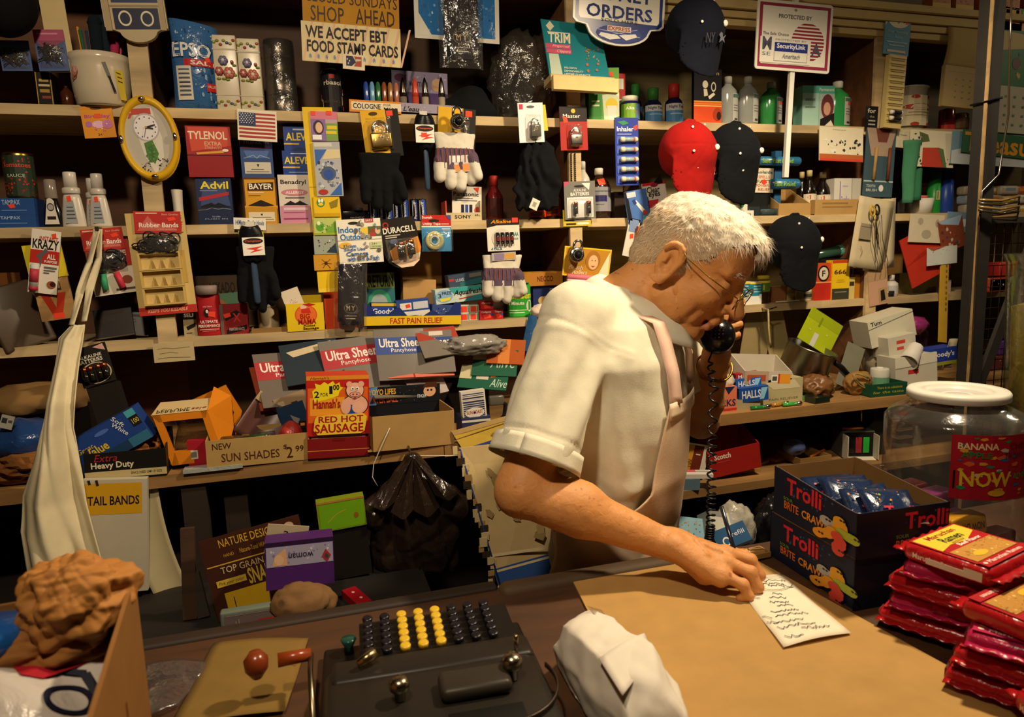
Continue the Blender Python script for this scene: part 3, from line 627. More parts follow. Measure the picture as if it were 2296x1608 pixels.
for i in range(-2,3):
    for j in range(-2,3):
        if i*i+j*j < 6:b.ball(tuple(mo+md*.0385+u1*i*.007+u2*j*.007-SHc),.0019,mat('4a2a26',''),6)
b.build('mouthpiece_holes',tel)
pts = []
c0 = V3(*at(1597,778,1.20));ctl = [c0,V3(*at(1592,815,1.19)),V3(*at(1601,870,1.17)),V3(*at(1597,980,1.15)),V3(*at(1595,1100,1.13)),V3(*at(1593,1180,1.12)),V3(*at(1590,1215,1.115)),V3(*at(1570,1245,1.14)),V3(.66,1.2,.93)]
M_ = 620
for i in range(M_+1):
    x = i/M_*(len(ctl)-1);k_ = min(int(x),len(ctl)-2);f_ = x-k_;p = ctl[k_]*(1-f_)+ctl[k_+1]*f_
    y_ = i/M_;ph_ = np.interp(y_,[0,.1,.38,.7,1],[0,.3,7,24,40])*2*PI;rr = np.interp(y_,[0,.1,.2,.6,1],[.0005,.004,.0085,.0075,.007])
    pts.append(p+V3(math.cos(ph_),math.sin(ph_),0)*rr-SHc)
B().tube(pts,.0021,mat('0b0b0e','l',.3),5).build('coiled_cord',tel)
# ---------------------------------------------------------------- things hanging from the shelf edges
HY = F-.0045
card('birthday_candle_card','small orange card of birthday candles hung below the white crock','card',(184,238,256,309),HY,'e0952a',
     "e .5 .07 .18 .04 6a4a20;b Birthday .1 .26 .9 .4 c04a9a;r .42 .24 .62 .38 f0552f;e .2 .56 .1 .09 b070c0;e .5 .58 .2 .12 e8b8d0;e .78 .58 .17 .14 d080b0;c 14 70b080,f0f0e0,c06aa0 3 .25 .5 .85 .8;t 24 .44 .86 .56 .93 7a5a20",roll=-4)
# oval clock
x,z,w_,h_ = dims((272,218,404,408),HY);ck = thing('wall_clock','oval clock with yellow rim and floral dial hung on the cream upright','clock',(x,HY-.016,z+h_/2),(0,math.radians(-4),0));a,b_ = w_/2,h_/2
def ov(t,k):return (a*k*math.cos(t),0,b_*k*math.sin(t))
b = B();n = 40;vs = [];fs = []
for j,(k_,y) in enumerate(((1.0,.016),(1.0,-.004),(.93,-.012),(.84,-.010),(.80,-.002))):
    for i in range(n):t = 2*PI*i/n;vs.append((a*k_*math.cos(t),y,b_*(k_+(k_-1)*.0)*math.sin(t)))
for j in range(4):fs += [(j*n+i,j*n+(i+1) % n,(j+1)*n+(i+1) % n,(j+1)*n+i) for i in range(n)]
b.add(vs,fs+[tuple(range(n))],mat('d9ab1f','',.3),True).build('rim',ck)
b = B();b.add([(a*.81*math.cos(2*PI*i/n),-.002,b_*.81*math.sin(2*PI*i/n)) for i in range(n)],[tuple(range(n))],mat('b9b3a6','')).face((-a,-.002,b_),(2*a,0,0),(0,0,-2*b_))
b.pr("p d8d2c6 .3 .18 .62 .14 .72 .5 .7 .72 .52 .93 .38 .7 .3 .4;r .27 .15 .6 .22 b8453a;p b8453a .24 .2 .3 .2 .24 .26 .2 .26;e .48 .37 .225 .165 b4aeb4;e .48 .37 .2 .147 e6e2e6;p 4a7a3a .4 .55 .55 .52 .62 .68 .53 .8 .42 .7;p 3c6a2e .45 .6 .52 .58 .56 .7 .5 .75")
b.pr("c 26 1c1a2a,24202e 5 .3 .78 .45 .9;c 26 1c1a2a,24202e 6 .58 .74 .76 .87;c 30 4a7a3a,5f8f4a 8 .4 .54 .6 .78")
b.pr(';'.join("e %.3f %.3f .011 .008 55505a" % (.48+.165*math.sin(t*PI/6),.37-.12*math.cos(t*PI/6)) for t in range(12)));b.build('dial',ck)
b = B().face((-a,-.004,b_),(2*a,0,0),(0,0,-2*b_));b.k = 14;b.pr("l 15131a .012 .48 .37 .64 .345;l 15131a .014 .48 .37 .6 .39;l 77707a .006 .48 .37 .43 .48;e .48 .37 .018 .013 b89a4a");b.build('hands',ck)
for i,(u,v) in enumerate(((0,.9),(0,-.9),(.9,0),(-.9,0))):
    b = B();b.ball((a*u,-.014,b_*v),(.008,.005,.005) if u == 0 else (.005,.005,.009),mat('cfc8b8','m',.2),10);b.build('stud',ck)
FLAG = ';'.join("r .04 %.3f .96 %.3f b03030" % (.1+i*.124,.1+i*.124+.062) for i in range(7))+";r .04 .1 .46 .53 2c3a66;"+';'.join("e %.3f %.3f .012 .018 f0ece0" % (.07+.066*i+(.033 if j % 2 else 0),.14+.06*j) for j in range(6) for i in range(6-(j % 2)))
card('flag_card','white card printed with a red white and blue striped flag nailed to shelf edge','card',(533,247,621,316),HY,'e9e2cc',FLAG,roll=3)
# clip strip with pacifier and toy packs
YS = HY
card('clip_strip','long yellow hanging clip strip backing colourful toy packets','display strip',(696,241,762,655),HY,'e6c21e','r 0 .42 1 .425 b89810;r 0 .98 1 1 f0d040',roll=-1.1)
o = card('toy_packet','picture packet with a small portrait at top of yellow clip strip','packet',(697,250,757,316),HY-.004,'b9a2b0',"r 0 0 1 .26 d67a90;r 0 .26 .55 1 8a6ab0;e .28 .55 .2 .25 3a2a2a;e .3 .55 .13 .18 e2b89a;r .55 .4 1 .98 7aa04a;r .6 .48 .97 .6 e0c830;r .55 .66 .95 .76 e0c830;r .04 .8 .38 .96 f0f0ec;r .04 .0 .2 .14 f04a30;r .6 -.02 .8 .12 f04a30",group='packets on the yellow clip strip')
card('toy_packet','clear packet with blue and grey toy in the middle of yellow clip strip','packet',(706,318,766,440),HY-.007,'aeb0b4',"r .04 .02 .7 .09 d0d0cc;p 3a66b0 .05 .14 .5 .14 .05 .45;p d8c9a0 .5 .14 .98 .14 .98 .3 .3 .32;c 40 2a3a5a,8a90a0,5a6a9a,c8ccd0 7 .1 .35 .9 .85;e .5 .58 .28 .13 4a5a78;e .5 .6 .18 .09 2e4fa0;p 3a66b0 .95 .75 .95 .98 .5 .98;e .25 .92 .18 .05 b03030",roll=-1,group='packets on the yellow clip strip')
card('toy_packet','yellow packet with a green frog on the clip strip','packet',(704,441,762,486),HY-.004,'e2bd1c',"e .27 .3 .16 .22 4a8a3a;e .22 .2 .05 .1 f0f0e0;e .33 .2 .05 .1 f0f0e0;e .27 .38 .1 .07 e8d040;p 8a7a20 .6 .3 .95 .1 .9 .5 .65 .6;r 0 .82 1 1 c9a010",group='packets on the yellow clip strip')
card('toy_packet','light green packet with a green toy on the clip strip','packet',(704,489,760,527),HY-.004,'b8c870',"e .25 .5 .17 .28 5aa030;e .2 .3 .07 .12 e8f0d0;p 7aa83a .45 .6 .9 .2 .98 .9 .5 .95;c 14 3a7a2a,d0e0a0 4 .3 .3 .9 .9;r 0 .88 1 1 9ab030",group='packets on the yellow clip strip')
card('toy_packet','grey packet with a dark toy on the clip strip','packet',(704,529,758,570),HY-.004,'9aa39a',"c 16 3a4a52,d8dcd8,4a6a7a,20242a 9 .1 .2 .9 .85;p 2a3a4a .5 .9 .9 .4 .95 .95",group='packets on the yellow clip strip')
card('toy_packet','orange packet holding a black toy spider on the clip strip','packet',(704,571,764,606),HY-.004,'c9932a',"e .45 .55 .06 .12 4a2a10;l 4a2a10 .03 .3 .3 .45 .55 .62 .3;l 4a2a10 .03 .28 .6 .45 .55 .66 .6;l 4a2a10 .03 .33 .85 .45 .55 .6 .85;e .9 .6 .06 .15 7a5a2a",group='packets on the yellow clip strip')
# padlocks on cards
def padlock(name,label,r,Y,roll,colr,code,bodyc,pr,group='padlocks on hanging cards',combo=None,bk='m'):
    x,z,w,h = dims(r,Y);t = thing(name,label,'padlock',(x,Y,z+h/2),(0,math.radians(roll),0),group)
    B().box(-w/2,w/2,0,.003,-h/2,h/2,mat(colr)).face((-w/2,0,h/2),(w,0,0),(0,0,-h)).pr(code).build('backing_card',t)
    u0,v0,u1,v1 = pr;X = lambda u:-w/2+u*w;Z_ = lambda v:h/2-v*h;bw = X(u1)-X(u0);bh = Z_(v0)-Z_(v1);cx = (X(u0)+X(u1))/2;zt = Z_(v0)
    b = B().rbox(X(u0),X(u1),-.019,-.0005,Z_(v1),zt,mat(bodyc,bk),.004).face((X(u0),-.019,zt),(bw,0,0),(0,0,-bh)).pr('' if combo else 'e .5 .35 .16 .1 a08a5a;e .5 .35 .1 .06 5a4a2a');b.build('body',t)
    rs = bw*.33;B().tube([(cx-rs,-.01,zt-.002),(cx-rs,-.01,zt+rs*.55)]+[(cx-rs*math.cos(q),-.01,zt+rs*.55+rs*math.sin(q)) for q in np.linspace(.2,PI-.2,9)]+[(cx+rs,-.01,zt+rs*.55),(cx+rs,-.01,zt-.002)],bw*.075,mat('d4d0c8','m',.15),8).build('shackle',t)
    b = B();m_ = .004;b.sheet(lambda u,v:(X(u0)-m_+(bw+2*m_)*u,-.0215+.02*max(abs(2*u-1),abs(2*v-1))**6,Z_(v1)-m_+(bh*1.9+m_)*v),14,14,mat('ffffff','t'));b.build('blister',t)
    return t
padlock('padlock','brass padlock on yellow and black card hung above the black gloves',(814,246,899,352),HY,-5,'181512',"r 0 0 .66 1 dfae22;e .33 .08 .12 .04 4a3410;t 50mm_PAD_LOCK .12 .16 .62 .2 a07a10;r .68 .03 .85 .14 f0492c;t CK .68 .15 .78 .2 e0e0d8;t MADE_IN_CHINA .1 .94 .5 .97 6a5010",'c2a048',(.16,.5,.72,.82))
padlock('padlock','brass padlock on yellow and black card hung above striped work gloves',(982,242,1066,350),HY-.001,4,'181512',"r 0 0 .66 1 dfae22;r .72 .04 .9 .16 f0492c;t CK .7 .17 .82 .22 e0e0d8;t MADE_IN_CHINA .06 .92 .4 .95 6a5010",'c2a048',(.3,.52,.8,.82))
x,z,w_,h_ = dims((1006,250,1042,292),HY-.03);t = thing('combination_padlock','round combination padlock hung in front of a yellow padlock card','padlock',(x,HY-.032,z+h_*.4),(0,0,0),'combination padlocks')
def combo(t,R):
    B().lathe([(R*.9,.0),(R,.003),(R,.014),(R*.92,.017)],mat('b8b4ac','m',.25),26).build('case',t).rotation_euler = (PI/2,0,0)
    b = B().lathe([(R*.72,.017),(R*.7,.02),(R*.3,.021),(R*.28,.028),(R*.2,.029)],mat('17171a','',.3),26).build('dial',t);b.rotation_euler = (PI/2,0,0)
    b = B().face((-R,-.0205,R),(2*R,0,0),(0,0,-2*R));b.pr(';'.join('l e8e4dc .012 %.3f %.3f %.3f %.3f' % (.5+.27*math.cos(q),.5+.27*math.sin(q),.5+.33*math.cos(q),.5+.33*math.sin(q)) for q in np.linspace(0,2*PI,21)[:-1]));b.build('dial_marks',t)
    B().tube([(-R*.55,-.008,R*.7),(-R*.55,-.008,R*1.25)]+[(-R*.55*math.cos(q),-.008,R*1.25+R*.6*math.sin(q)) for q in np.linspace(.2,PI-.2,8)]+[(R*.55,-.008,R*1.25),(R*.55,-.008,R*.7)],.0038,mat('d4d0c8','m',.15),8).build('shackle',t)
combo(t,w_*.47)
t = padlock('padlock','dark padlock in a brightly lit white blister card',(1163,231,1219,319),HY-.04,-3,'f4f2ee',"r .05 .03 .2 .16 d03a60;e .5 .1 .16 .035 60606a",'54554a',(.38,.56,.8,.88),bk='l');
t.rotation_euler[0] = math.radians(3)
card('yellow_hang_tag','yellow tag peeking from behind the white padlock blister','tag',(1196,236,1226,294),HY-.03,'d8c020',roll=-6)
t = padlock('padlock','small steel padlock on red card hung on the cream upright',(1256,239,1317,337),HY-.014,-1.5,'a8241e',"r 0 0 1 .34 1d1512;e .5 .1 .08 .05 d8b83a;t Master .12 .17 .75 .26 f0ece0;p f0492c .1 .22 .26 .24 .3 .36 .14 .37;c 8 c8c0b0,8a8478 2 .6 .36 .85 .62",'9a958a',(.3,.64,.72,.9))
# hair brushes on tags
def hair_brush(label,r,rt,Y,roll,code,group='hair brushes hung on nails'):
    x,z,w,h = dims(r,Y);t = thing('hair_brush',label,'hair brush',(x,Y,z+h),(0,math.radians(roll),0),group)
    b = B();b.sheet(lambda u,v:(w*.5*(u-.5)*2*math.sin(PI*min(1,max(.03,v)))**.35,-.012*math.cos((u-.5)*2.6),-h*.40*v-.01),10,16,mat('121318','',.3),.012);b.build('head',t)
    b = B();R = random.Random(2)
    for i in range(60):u,v = R.uniform(-.4,.4),R.uniform(.1,.9);b.tube([(w*u,-.01,-h*.4*v-.01),(w*u*1.06,-.024,-h*.4*v-.011)],.0008,mat('1d1e22',''),4)
    b.build('bristles',t)
    b = B();b.tube([(0,-.008,-h*.38),(0,-.009,-h*.46),(.001,-.01,-h*.6),(.001,-.01,-h*.85),(.001,-.01,-h*.97),(.001,-.01,-h)],[w*.16,w*.17,w*.21,w*.22,w*.2,w*.08],mat('33445a','',.28),12,flat=.6);b.build('handle',t)
    x2,z2,w2,h2 = dims(rt,Y-.03);ob = B().box(-w2/2,w2/2,0,.001,-h2,0,mat('ece8dc')).face((-w2/2,0,0),(w2,0,0),(0,0,-h2)).pr(code).build('tag',t);ob.location = (x2-x,-.028,z2+h2-z-h);ob.rotation_euler = (math.radians(-3),0,0)
    B().box(-w*.22,w*.22,-.001,.0,-.045,.004,mat('d9d4c6')).build('hang_loop',t)
    return t
TG = "e .5 .22 .46 .17 1a1414;i Conquest .12 .15 .88 .29 e05030;p e03a2a .15 .62 .9 .5 .6 .68 .95 .7 .3 .86 .55 .7"
hair_brush('blue-handled hair brush with white tag on the top shelf edge',(934,253,972,428),(932,279,974,320),HY,0,TG+";r .3 .45 .6 .7 f0492c")
hair_brush('blue-handled hair brush with white tag on the middle shelf edge',(545,500,590,682),(543,532,592,573),HY-.018,-1,TG)
card('pin_hook_card','yellow card with a white header slip behind the second hair brush','card',(536,500,592,570),HY-.003,'d8c428',"r .0 .0 1 .02 b0a020",roll=-2)
card('pin_hook_header','white printed slip reading hooks pinned above the second hair brush','label',(524,489,596,515),HY-.008,'e8e4d6',"i 14/Master_Pin-On_Hooks .05 .18 .95 .6 4a68a0",roll=3)
# gloves
def glove(label,r,Y,roll,cols,group=None,cat='gloves',name='work_glove',depth=.012,sp=.26):
    """hand-down glove: cuff on top, fingers hanging"""
    x,z,w,h = dims(r,Y);t = thing(name,label,cat,(x,Y-depth,z+h),(0,math.radians(roll),0),group);cuff,band,palm,tip = cols
    g = SDF((-w*.62,-.03,-h*1.04),(w*.62,.03,.01),.003);fw = w/4*.52
    g.stack([(V3(0,0,-h*.62),.014,w*.46),(V3(0,0,-h*.4),.015,w*.47),(V3(0,0,-h*.25),.013,w*.44),(V3(0,0,0),.012,w*.5)],(0,1),(1,0),.006,3)
    for i,L in enumerate((.86,.96,1,.9)):xx = w*(-.36+.24*i);g.cap(V3(xx,-.002,-h*.5),V3(xx*1.06,-.004,-h*L+fw),fw*1.02,fw*.95,.005)
    g.cap(V3(w*.4,-.008,-h*.42),V3(w*.5,-.012,-h*.72),fw*1.05,fw,.006)
    P,Q = g.mesh();P = smooth_mesh(P,Q,1);P += normals(P,Q)*(.0025*fbm(P,26,x*9))[:,None];v = -P[Q].mean(1)[:,2]/h;xq = P[Q].mean(1)[:,0]/w
    mi = np.where(v < .26,0,np.where(v < .5,1,np.where((v < .62) & (np.abs(((xq+.48)/.24) % 1-.5) < .42) & (np.abs(xq) < .28),1,2)))
    ms = [mat(cuff,'c'),mat(band,'c'),mat(palm,'c')];o = np_obj('shell',P,Q,ms,t,mi)
    if tip:
        b = B()
        for i in range(9):xx = w*(-.42+.105*i);b.sheet(lambda u,v,xx=xx:(xx+.0022*(u-.5),-.0165-.0012*math.sin(PI*(i/8)),-h*(.265+.235*v)),1,4,mat(tip,'c'))
        b.build('stripes',t)
    return t
glove('striped work gloves with white cuffs hung under a yellow padlock card',(972,300,1066,432),HY-.002,1,('d6d0c0','5a4a5c','cfc9ba','8a4a48'),'striped work gloves')
card('glove_header','silver and orange header slip tucked on the upper striped gloves','label',(1008,348,1056,385),HY-.03,'c8c4c0',"p d88a4a .1 .6 .95 .5 .95 .95 .3 .98;r .1 .05 .6 .4 e8e4e0",roll=-3)
glove('striped work gloves with white cuffs hung below the AAA batteries',(1080,572,1168,682),HY-.002,2,('d6d0c0','5a4a5c','cfc9ba','8a4a48'),'striped work gloves')
card('glove_header','plastic header slip on the lower striped work gloves','label',(1103,566,1157,584),HY-.03,'b0a8a8',"p c89a4a .5 .2 .95 .1 .95 .8 .55 .9;r .1 .1 .5 .9 8a7a9a",roll=-2)
glove('black knit gloves hung under the left yellow padlock card',(806,345,900,478),HY-.001,0,('0c0d10','0b0c0f','0a0b0e',None),'black gloves')
glove('black knit gloves hanging behind the second hair brush',(535,552,622,702),HY,2,('0c0d10','0b0c0f','0a0b0e',None),'black gloves')
# dark jacket hanging beside the upright
x,z,w_,h_ = dims((1146,322,1252,470),HY);g = SDF((-w_*.6,-.05,-h_*1.05),(w_*.6,.02,.04),.005)
g.stack([(V3(0,-.015,-h_),.018,w_*.5),(V3(0,-.015,-h_*.5),.02,w_*.46),(V3(.005,-.012,0),.014,w_*.26),(V3(.005,-.012,.03),.01,w_*.12)],(0,1),(1,0),.01,2.6)
P,Q = g.mesh();P = smooth_mesh(P,Q,2);P += normals(P,Q)*(.007*np.sin(P[:,0]*150+8*fbm(P,9,1)))[:,None];o = np_obj('black_garment',P,Q,[mat('0a0b0f','c')]);o.location = (x,HY-.006,z+h_)
tag(o,'black folded garment hanging from top shelf beside the cream upright','garment')
card('price_sticker_tag','tiny white square tag pinned on the black garment','tag',(1190,446,1208,470),HY-.048,'dcd6c6',"r .25 .3 .7 .75 9a9488",roll=25)
# inhaler strip
x,z,w_,h_ = dims((1379,264,1431,416),HY);t = thing('inhaler_strip','blue blister card holding five inhaler tubes on the top shelf edge','medicine card',(x,HY,z+h_),(0,math.radians(-1),0))
B().box(-w_/2,w_/2,0,.003,-h_,0,mat('2c3f9c')).face((-w_/2,0,0),(w_,0,0),(0,0,-h_)).pr("p 3a8a5a .1 .06 .4 .04 .6 .08 .35 .11;b Inhaler .08 .13 .8 .2 e8e8f0;p f0492c .78 .13 .96 .1 .98 .16 .84 .19;r .1 .235 .7 .245 b8c0e0;"+';'.join('r .06 %.3f .94 %.3f 4a63c0' % (.27+.146*i,.38+.146*i) for i in range(5))).build('backing_card',t)
for i in range(5):
    zc = -h_*(.325+.146*i);b = B();b.tube([(-w_*.34,-.008,zc),(-w_*.3,-.008,zc),(-w_*.16,-.008,zc)],[.004,.0075,.0075],mat('d8d0b4',''),10);b.tube([(-w_*.16,-.008,zc),(w_*.2,-.008,zc)],.0062,mat('9fb3b8','l'),10);b.tube([(w_*.2,-.008,zc),(w_*.27,-.008,zc)],.0064,mat('c05a4a',''),10);b.tube([(w_*.27,-.008,zc),(w_*.38,-.008,zc),(w_*.42,-.008,zc)],[.0068,.0068,.003],mat('d8d0b4',''),10);b.build('inhaler_tube',t)
# baseball caps hanging on nails
def ball_cap(label,r,Y,colr,roll=0,group='baseball caps hung on nails',deco='',hole=1,turn=14):
    x,z,w,h = dims(r,Y-.1);t = thing('baseball_cap',label,'cap',(x,Y-.077,z+h*.5),(0,math.radians(roll),math.radians(turn)),group);a = w*.5;ch = h*.33;m = mat(colr,'c')
    g = SDF((-w*.75,-.12,-h*.62),(w*.75,.07,h*.62),.004)
    g.ell((0,.0,h*.13),(a,.075,h*.37),.01)
    def brim(X,Y_,Z):
        zz = (Z+h*.12)/(-h*.38);ww = a*.97*np.sqrt(np.maximum(1-np.clip(zz,0,1)**3,0));c = -.052+.10*(X/a)**2*.35+.012*np.clip(zz,0,1)-.006;d = np.maximum(np.abs(X)-ww,np.abs(Y_-c)-.0035);d = np.maximum(d,-(Z+h*.5)+(-(np.sqrt(np.maximum(1-(X/(a*1.0))**2,0)))+1)*h*.16);return np.maximum(d,Z-h*.02)
    g.put(brim,(-a,-.09,-h*.5),(a,.05,h*.02),.012)
    P,Q = g.mesh();P = smooth_mesh(P,Q,2)
    ang = np.arctan2(P[:,2]-h*.17,P[:,0]);seam = np.exp(-((((ang+PI/6) % (PI/3))-PI/6)/.05)**2)*(P[:,1] < -.02)*(P[:,2] > -h*.16);P += normals(P,Q)*(.0025*fbm(P,18,x*5)-.0016*seam)[:,None]
    np_obj('crown_and_brim',P,Q,[m],t)
    def surf(u,v):X,Z = u*w,v*h;q = 1-(X/a)**2-((Z-h*.13)/(h*.37))**2;return (X,-.075*math.sqrt(max(q,.02))-.002,Z)
    b = B();b.ball(surf(.28 if turn else .1,.16),(.0085,.005,.0085),mat('e4dfd2',''),12);b.build('top_button',t)
    for u,v in ((-.2,.38),(-.26,.08),(-.12,-.1),(.36,-.08),(.14,.44)):
        p = surf(u,v);b = B();b.lathe([(.0035,0),(.0035,.002),(.0015,.0022)],mat('d8d2c4',''),10);o = b.build('eyelet',t);o.location = p;o.rotation_euler = (PI/2,0,u*2)
    B().tube([(-.03,.0,h*.44),(-.012,-.012,h*.505),(.012,-.012,h*.505),(.03,.0,h*.44)],.005,m,6,flat=.4).build('back_strap',t)
    if deco:
        b = B().face((-.035,-.0745,-h*.035),(.075,0,.018),(.006,0,-.03));b.pr(deco);b.build('embroidery',t)
    return t
ball_cap('navy baseball cap with stitched letters hung at the top edge of the picture',(1508,-14,1626,178),HY-.05,'0b0f1c',6,deco='j NY .0 .1 .45 .9 3a3c48;p 5a5a66 .6 .9 .68 .5 .62 .3 .72 .05 .8 .2 .78 .5 .95 .3 .84 .6 .86 .95 .76 .7')
ball_cap('bright red baseball cap hanging above the head of the person',(1492,268,1610,452),HY-.03,'96120f',2)
ball_cap('black baseball cap hung beside the red cap with white button',(1596,272,1707,462),HY,'090b10',4)
ball_cap('black baseball cap hanging alone from the middle shelf on the right',(1733,480,1844,655),HY,'090b11',-2)
x,z,w_,h_ = dims((1597,346,1623,391),HY-.11);t = B().lathe([(1,0),(1,.002)],mat('ece8de'),24,sx=w_/2,sy=h_/2,smooth=False).face((-w_/2,h_/2,.002),(w_,0,0),(0,-h_,0)).pr('e .5 .5 .36 .4 26242c;e .5 .6 .32 .26 c05030;e .5 .4 .3 .12 4a2a5a').build('round_cap_tag');t.location = (x,HY-.095,z+h_/2);t.rotation_euler = (PI/2,0,math.radians(20));tag(t,'round white paper tag hanging between red and black caps','tag')
# beaded price chain on the upright
x,z,w_,h_ = dims((1279,345,1291,414),HY-.008);b = B()
for i in range(16):b.ball((0,-.003,-h_*i/15),.0028,mat('3a342c','m'),6);b.ball((w_*.7,-.003,-h_*i/15),.0028,mat('3a342c','m'),6)
tag(b.build('bead_chain',None,(x-w_*.3,HY-.0045,z+h_)),'thin double bead chain hanging on the upright below red padlock card','chain')
# hanging on the middle edge, left
x,z,w_,h_ = dims((62,512,145,662),HY);t = thing('glue_card','white and red glue tube card tilted in front of a mousetrap pack','glue',(x,HY-.012,z+h_/2),(0,math.radians(10),0))
w_ *= .78;h_ *= .95
B().box(-w_/2,w_/2,0,.002,-h_/2,h_/2,mat('e6e0d2')).face((-w_/2,0,h_/2),(w_,0,0),(0,0,-h_)).pr("b INSTANT .28 .10 .92 .17 c03a28;b KRAZY .06 .15 .96 .3 14141a;t GLUE .55 .3 .9 .34 d05a3a;r 0 .32 1 .53 b82a22;p 5a5c60 .2 .42 .45 .32 .5 .28 .62 .33 .42 .42 .38 .6 .3 .45;b ALL .58 .37 .88 .45 f0ece4;b PURPOSE .5 .47 .94 .51 f0ece4;r .5 .57 .95 .6 6a6a6a;r .5 .62 .9 .64 6a6a6a;r .5 .66 .7 .68 6a6a6a;e .8 .85 .16 .06 9a5a3a;e .85 .84 .1 .04 3a1a18;p f0492c .68 .05 .84 .03 .86 .1 .72 .12").build('backing_card',t)
b = B();b.tube([(-w_*.27,-.008,-h_*.05),(-w_*.27,-.008,-h_*.40)],.0085,mat('cfd2cf','l'),12);b.tube([(-w_*.27,-.0085,-h_*.12),(-w_*.27,-.0085,-h_*.33)],.0088,mat('b83a4a'),12);b.tube([(-w_*.27,-.008,-h_*.40),(-w_*.27,-.008,-h_*.46)],.009,mat('b02a40'),12);b.build('glue_tube',t)
x,z,w_,h_ = dims((64,535,160,718),HY);t = thing('mousetrap_pack','yellow-topped mousetrap pack with a red letter behind the glue card','mousetrap',(x,HY-.002,z+h_/2),(0,math.radians(-6),0))
B().box(-w_*.42,w_*.42,0,.006,-h_/2,h_*.1,mat('b98d52','w')).face((-w_*.42,0,h_*.1),(w_*.84,0,0),(0,0,-h_*.6)).pr("p b8361e .14 .45 .38 .45 .5 .75 .62 .45 .86 .45 .6 .97 .4 .97;r .36 .86 .68 .98 f0492c;r .1 .3 .5 .34 3a2a20").build('wooden_base',t)
B().box(-w_*.45,w_*.45,-.002,.004,h_*.02,h_*.44,mat('d6c32a')).build('header',t)
b = B().tube([(-w_*.2,-.004,-h_*.12),(w_*.22,-.004,-h_*.12),(w_*.22,-.006,h_*.02),(-w_*.2,-.006,h_*.02)],.0013,mat('8a8a88','m'),5,True);b.build('spring_bar',t)
RB = "p c8655a .05 .9 .3 .2 .4 .5 .9 .8 .9 .9;b Rubber_Bands .1 .52 .94 .74 f0e4d8;r .05 .06 .5 .12 e8b0a0;t Best_Quality .6 .1 .95 .2 e8b0a0;p f0492c .7 .3 .86 .24 .9 .4 .74 .46;t 100_pieces .5 .8 .9 .87 e8b0a0"
def band_pack(label,r,Y,roll):
    x,z,w,h = dims(r,Y);t = thing('rubber_band_pack',label,'rubber bands',(x,Y,z+h/2),(0,math.radians(roll),0),'rubber band packs')
    B().box(-w/2,w/2,0,.002,h*.02,h/2,mat('b8302a')).face((-w/2,0,h/2),(w,0,0),(0,0,-h*.48)).pr(RB).build('header_card',t)
    R = random.Random(int(r[0]));b = B()
    for i in range(26):
        c = Vector((R.uniform(-.32,.32)*w,-.008+R.uniform(-.006,.004),-h*.22+R.uniform(-.13,.13)*h));q = R.uniform(0,6);rx,rz = R.uniform(.1,.3)*w,R.uniform(.06,.16)*h
        b.tube([c+Vector((rx*math.cos(s)*math.cos(q)-rz*math.sin(s)*math.sin(q),.004*math.sin(2*s+q),rx*math.cos(s)*math.sin(q)*.6+rz*math.sin(s)*math.cos(q))) for s in np.linspace(0,2*PI,13)[:-1]],.0016,mat('14151c',''),5,True)
    b.build('rubber_bands',t)
    B().sheet(lambda u,v:(w*(u-.5)*.96,-.002-.018*math.sin(PI*u)**.6*math.sin(PI*v)**.5,-h*.5*v+h*.02),12,12,mat('eceae6','t')).build('clear_pouch',t)
    return t
x,z,w_,h_ = dims((294,476,432,705),HY-.012);t = thing('empty_blister_display','beige empty blister display card with red base strip on the upright','display card',(x,HY-.016,z+h_/2),(0,math.radians(-2.2),0));w_ *= .95
b = B().box(-w_/2,w_/2,0,.004,-h_/2,h_/2,mat('cdb272')).face((-w_/2,0,h_/2),(w_,0,0),(0,0,-h_)).pr("r 0 .92 1 1 b8342a;i KEEPS_YOU_KISSABLE .15 .94 .85 .975 e0a888;t 89c .8 .03 .95 .07 5a4a30;b ef .82 .1 .96 .17 c05038;r .85 .2 .95 .21 6a5a3a;r .82 .38 .92 .7 b99a4e");b.build('backing_card',t)
for j in range(3):
    b = B();z1 = h_/2-h_*(.40+.17*j);zb = z1-h_*.145;x0,x1 = -w_*.34,w_*.32;m = mat('c9ad66')
    b.box(x0-.004,x1+.004,-.014,-.0005,zb-.004,zb,m).box(x0-.004,x1+.004,-.014,-.0005,z1,z1+.003,m).box(x0-.004,x0,-.014,-.0005,zb,z1,m).box(x1,x1+.004,-.014,-.0005,zb,z1,m)
    for i in range(1,4):xx = x0+(x1-x0)*(i/4+.04);b.sheet(lambda u,v,xx=xx:(xx-.004+.012*math.sin(PI*u)*(1-.6*v),-.0005-.013*math.sin(PI*u)*(1-v)**.6,zb+(z1-zb)*.62*v),6,6,m)
    b.build('blister_row',t)
band_pack('red-headed pack of black rubber bands over the beige display card',(303,474,408,575),HY-.020,1)
band_pack('red-headed pack of black rubber bands behind the apron strings',(188,512,282,612),HY-.004,-4)
x,z,w_,h_ = dims((200,540,300,660),HY);b = B().box(-w_/2,w_/2,0,.002,-h_/2,h_/2,mat('d6cdbc')).face((-w_/2,0,h_/2),(w_,0,0),(0,0,-h_)).pr("r 0 .0 1 .5 a83028;e .8 .75 .12 .08 8a4a30;b GLUE .5 .2 .9 .3 e8e0d0;r .5 .9 .95 .94 5a4a3a");b.tube([(-w_*.2,-.007,-h_*.1),(-w_*.22,-.007,-h_*.4)],.007,mat('3a9a6a'),10);b.tube([(w_*.1,-.007,-h_*.1),(w_*.18,-.007,-h_*.4)],.007,mat('c8384a'),10)
tag(b.build('glue_twin_card',None,(x,HY-.0015,z+h_/2),(0,math.radians(-6),0)),'white twin glue tube card half hidden behind rubber bands','glue')
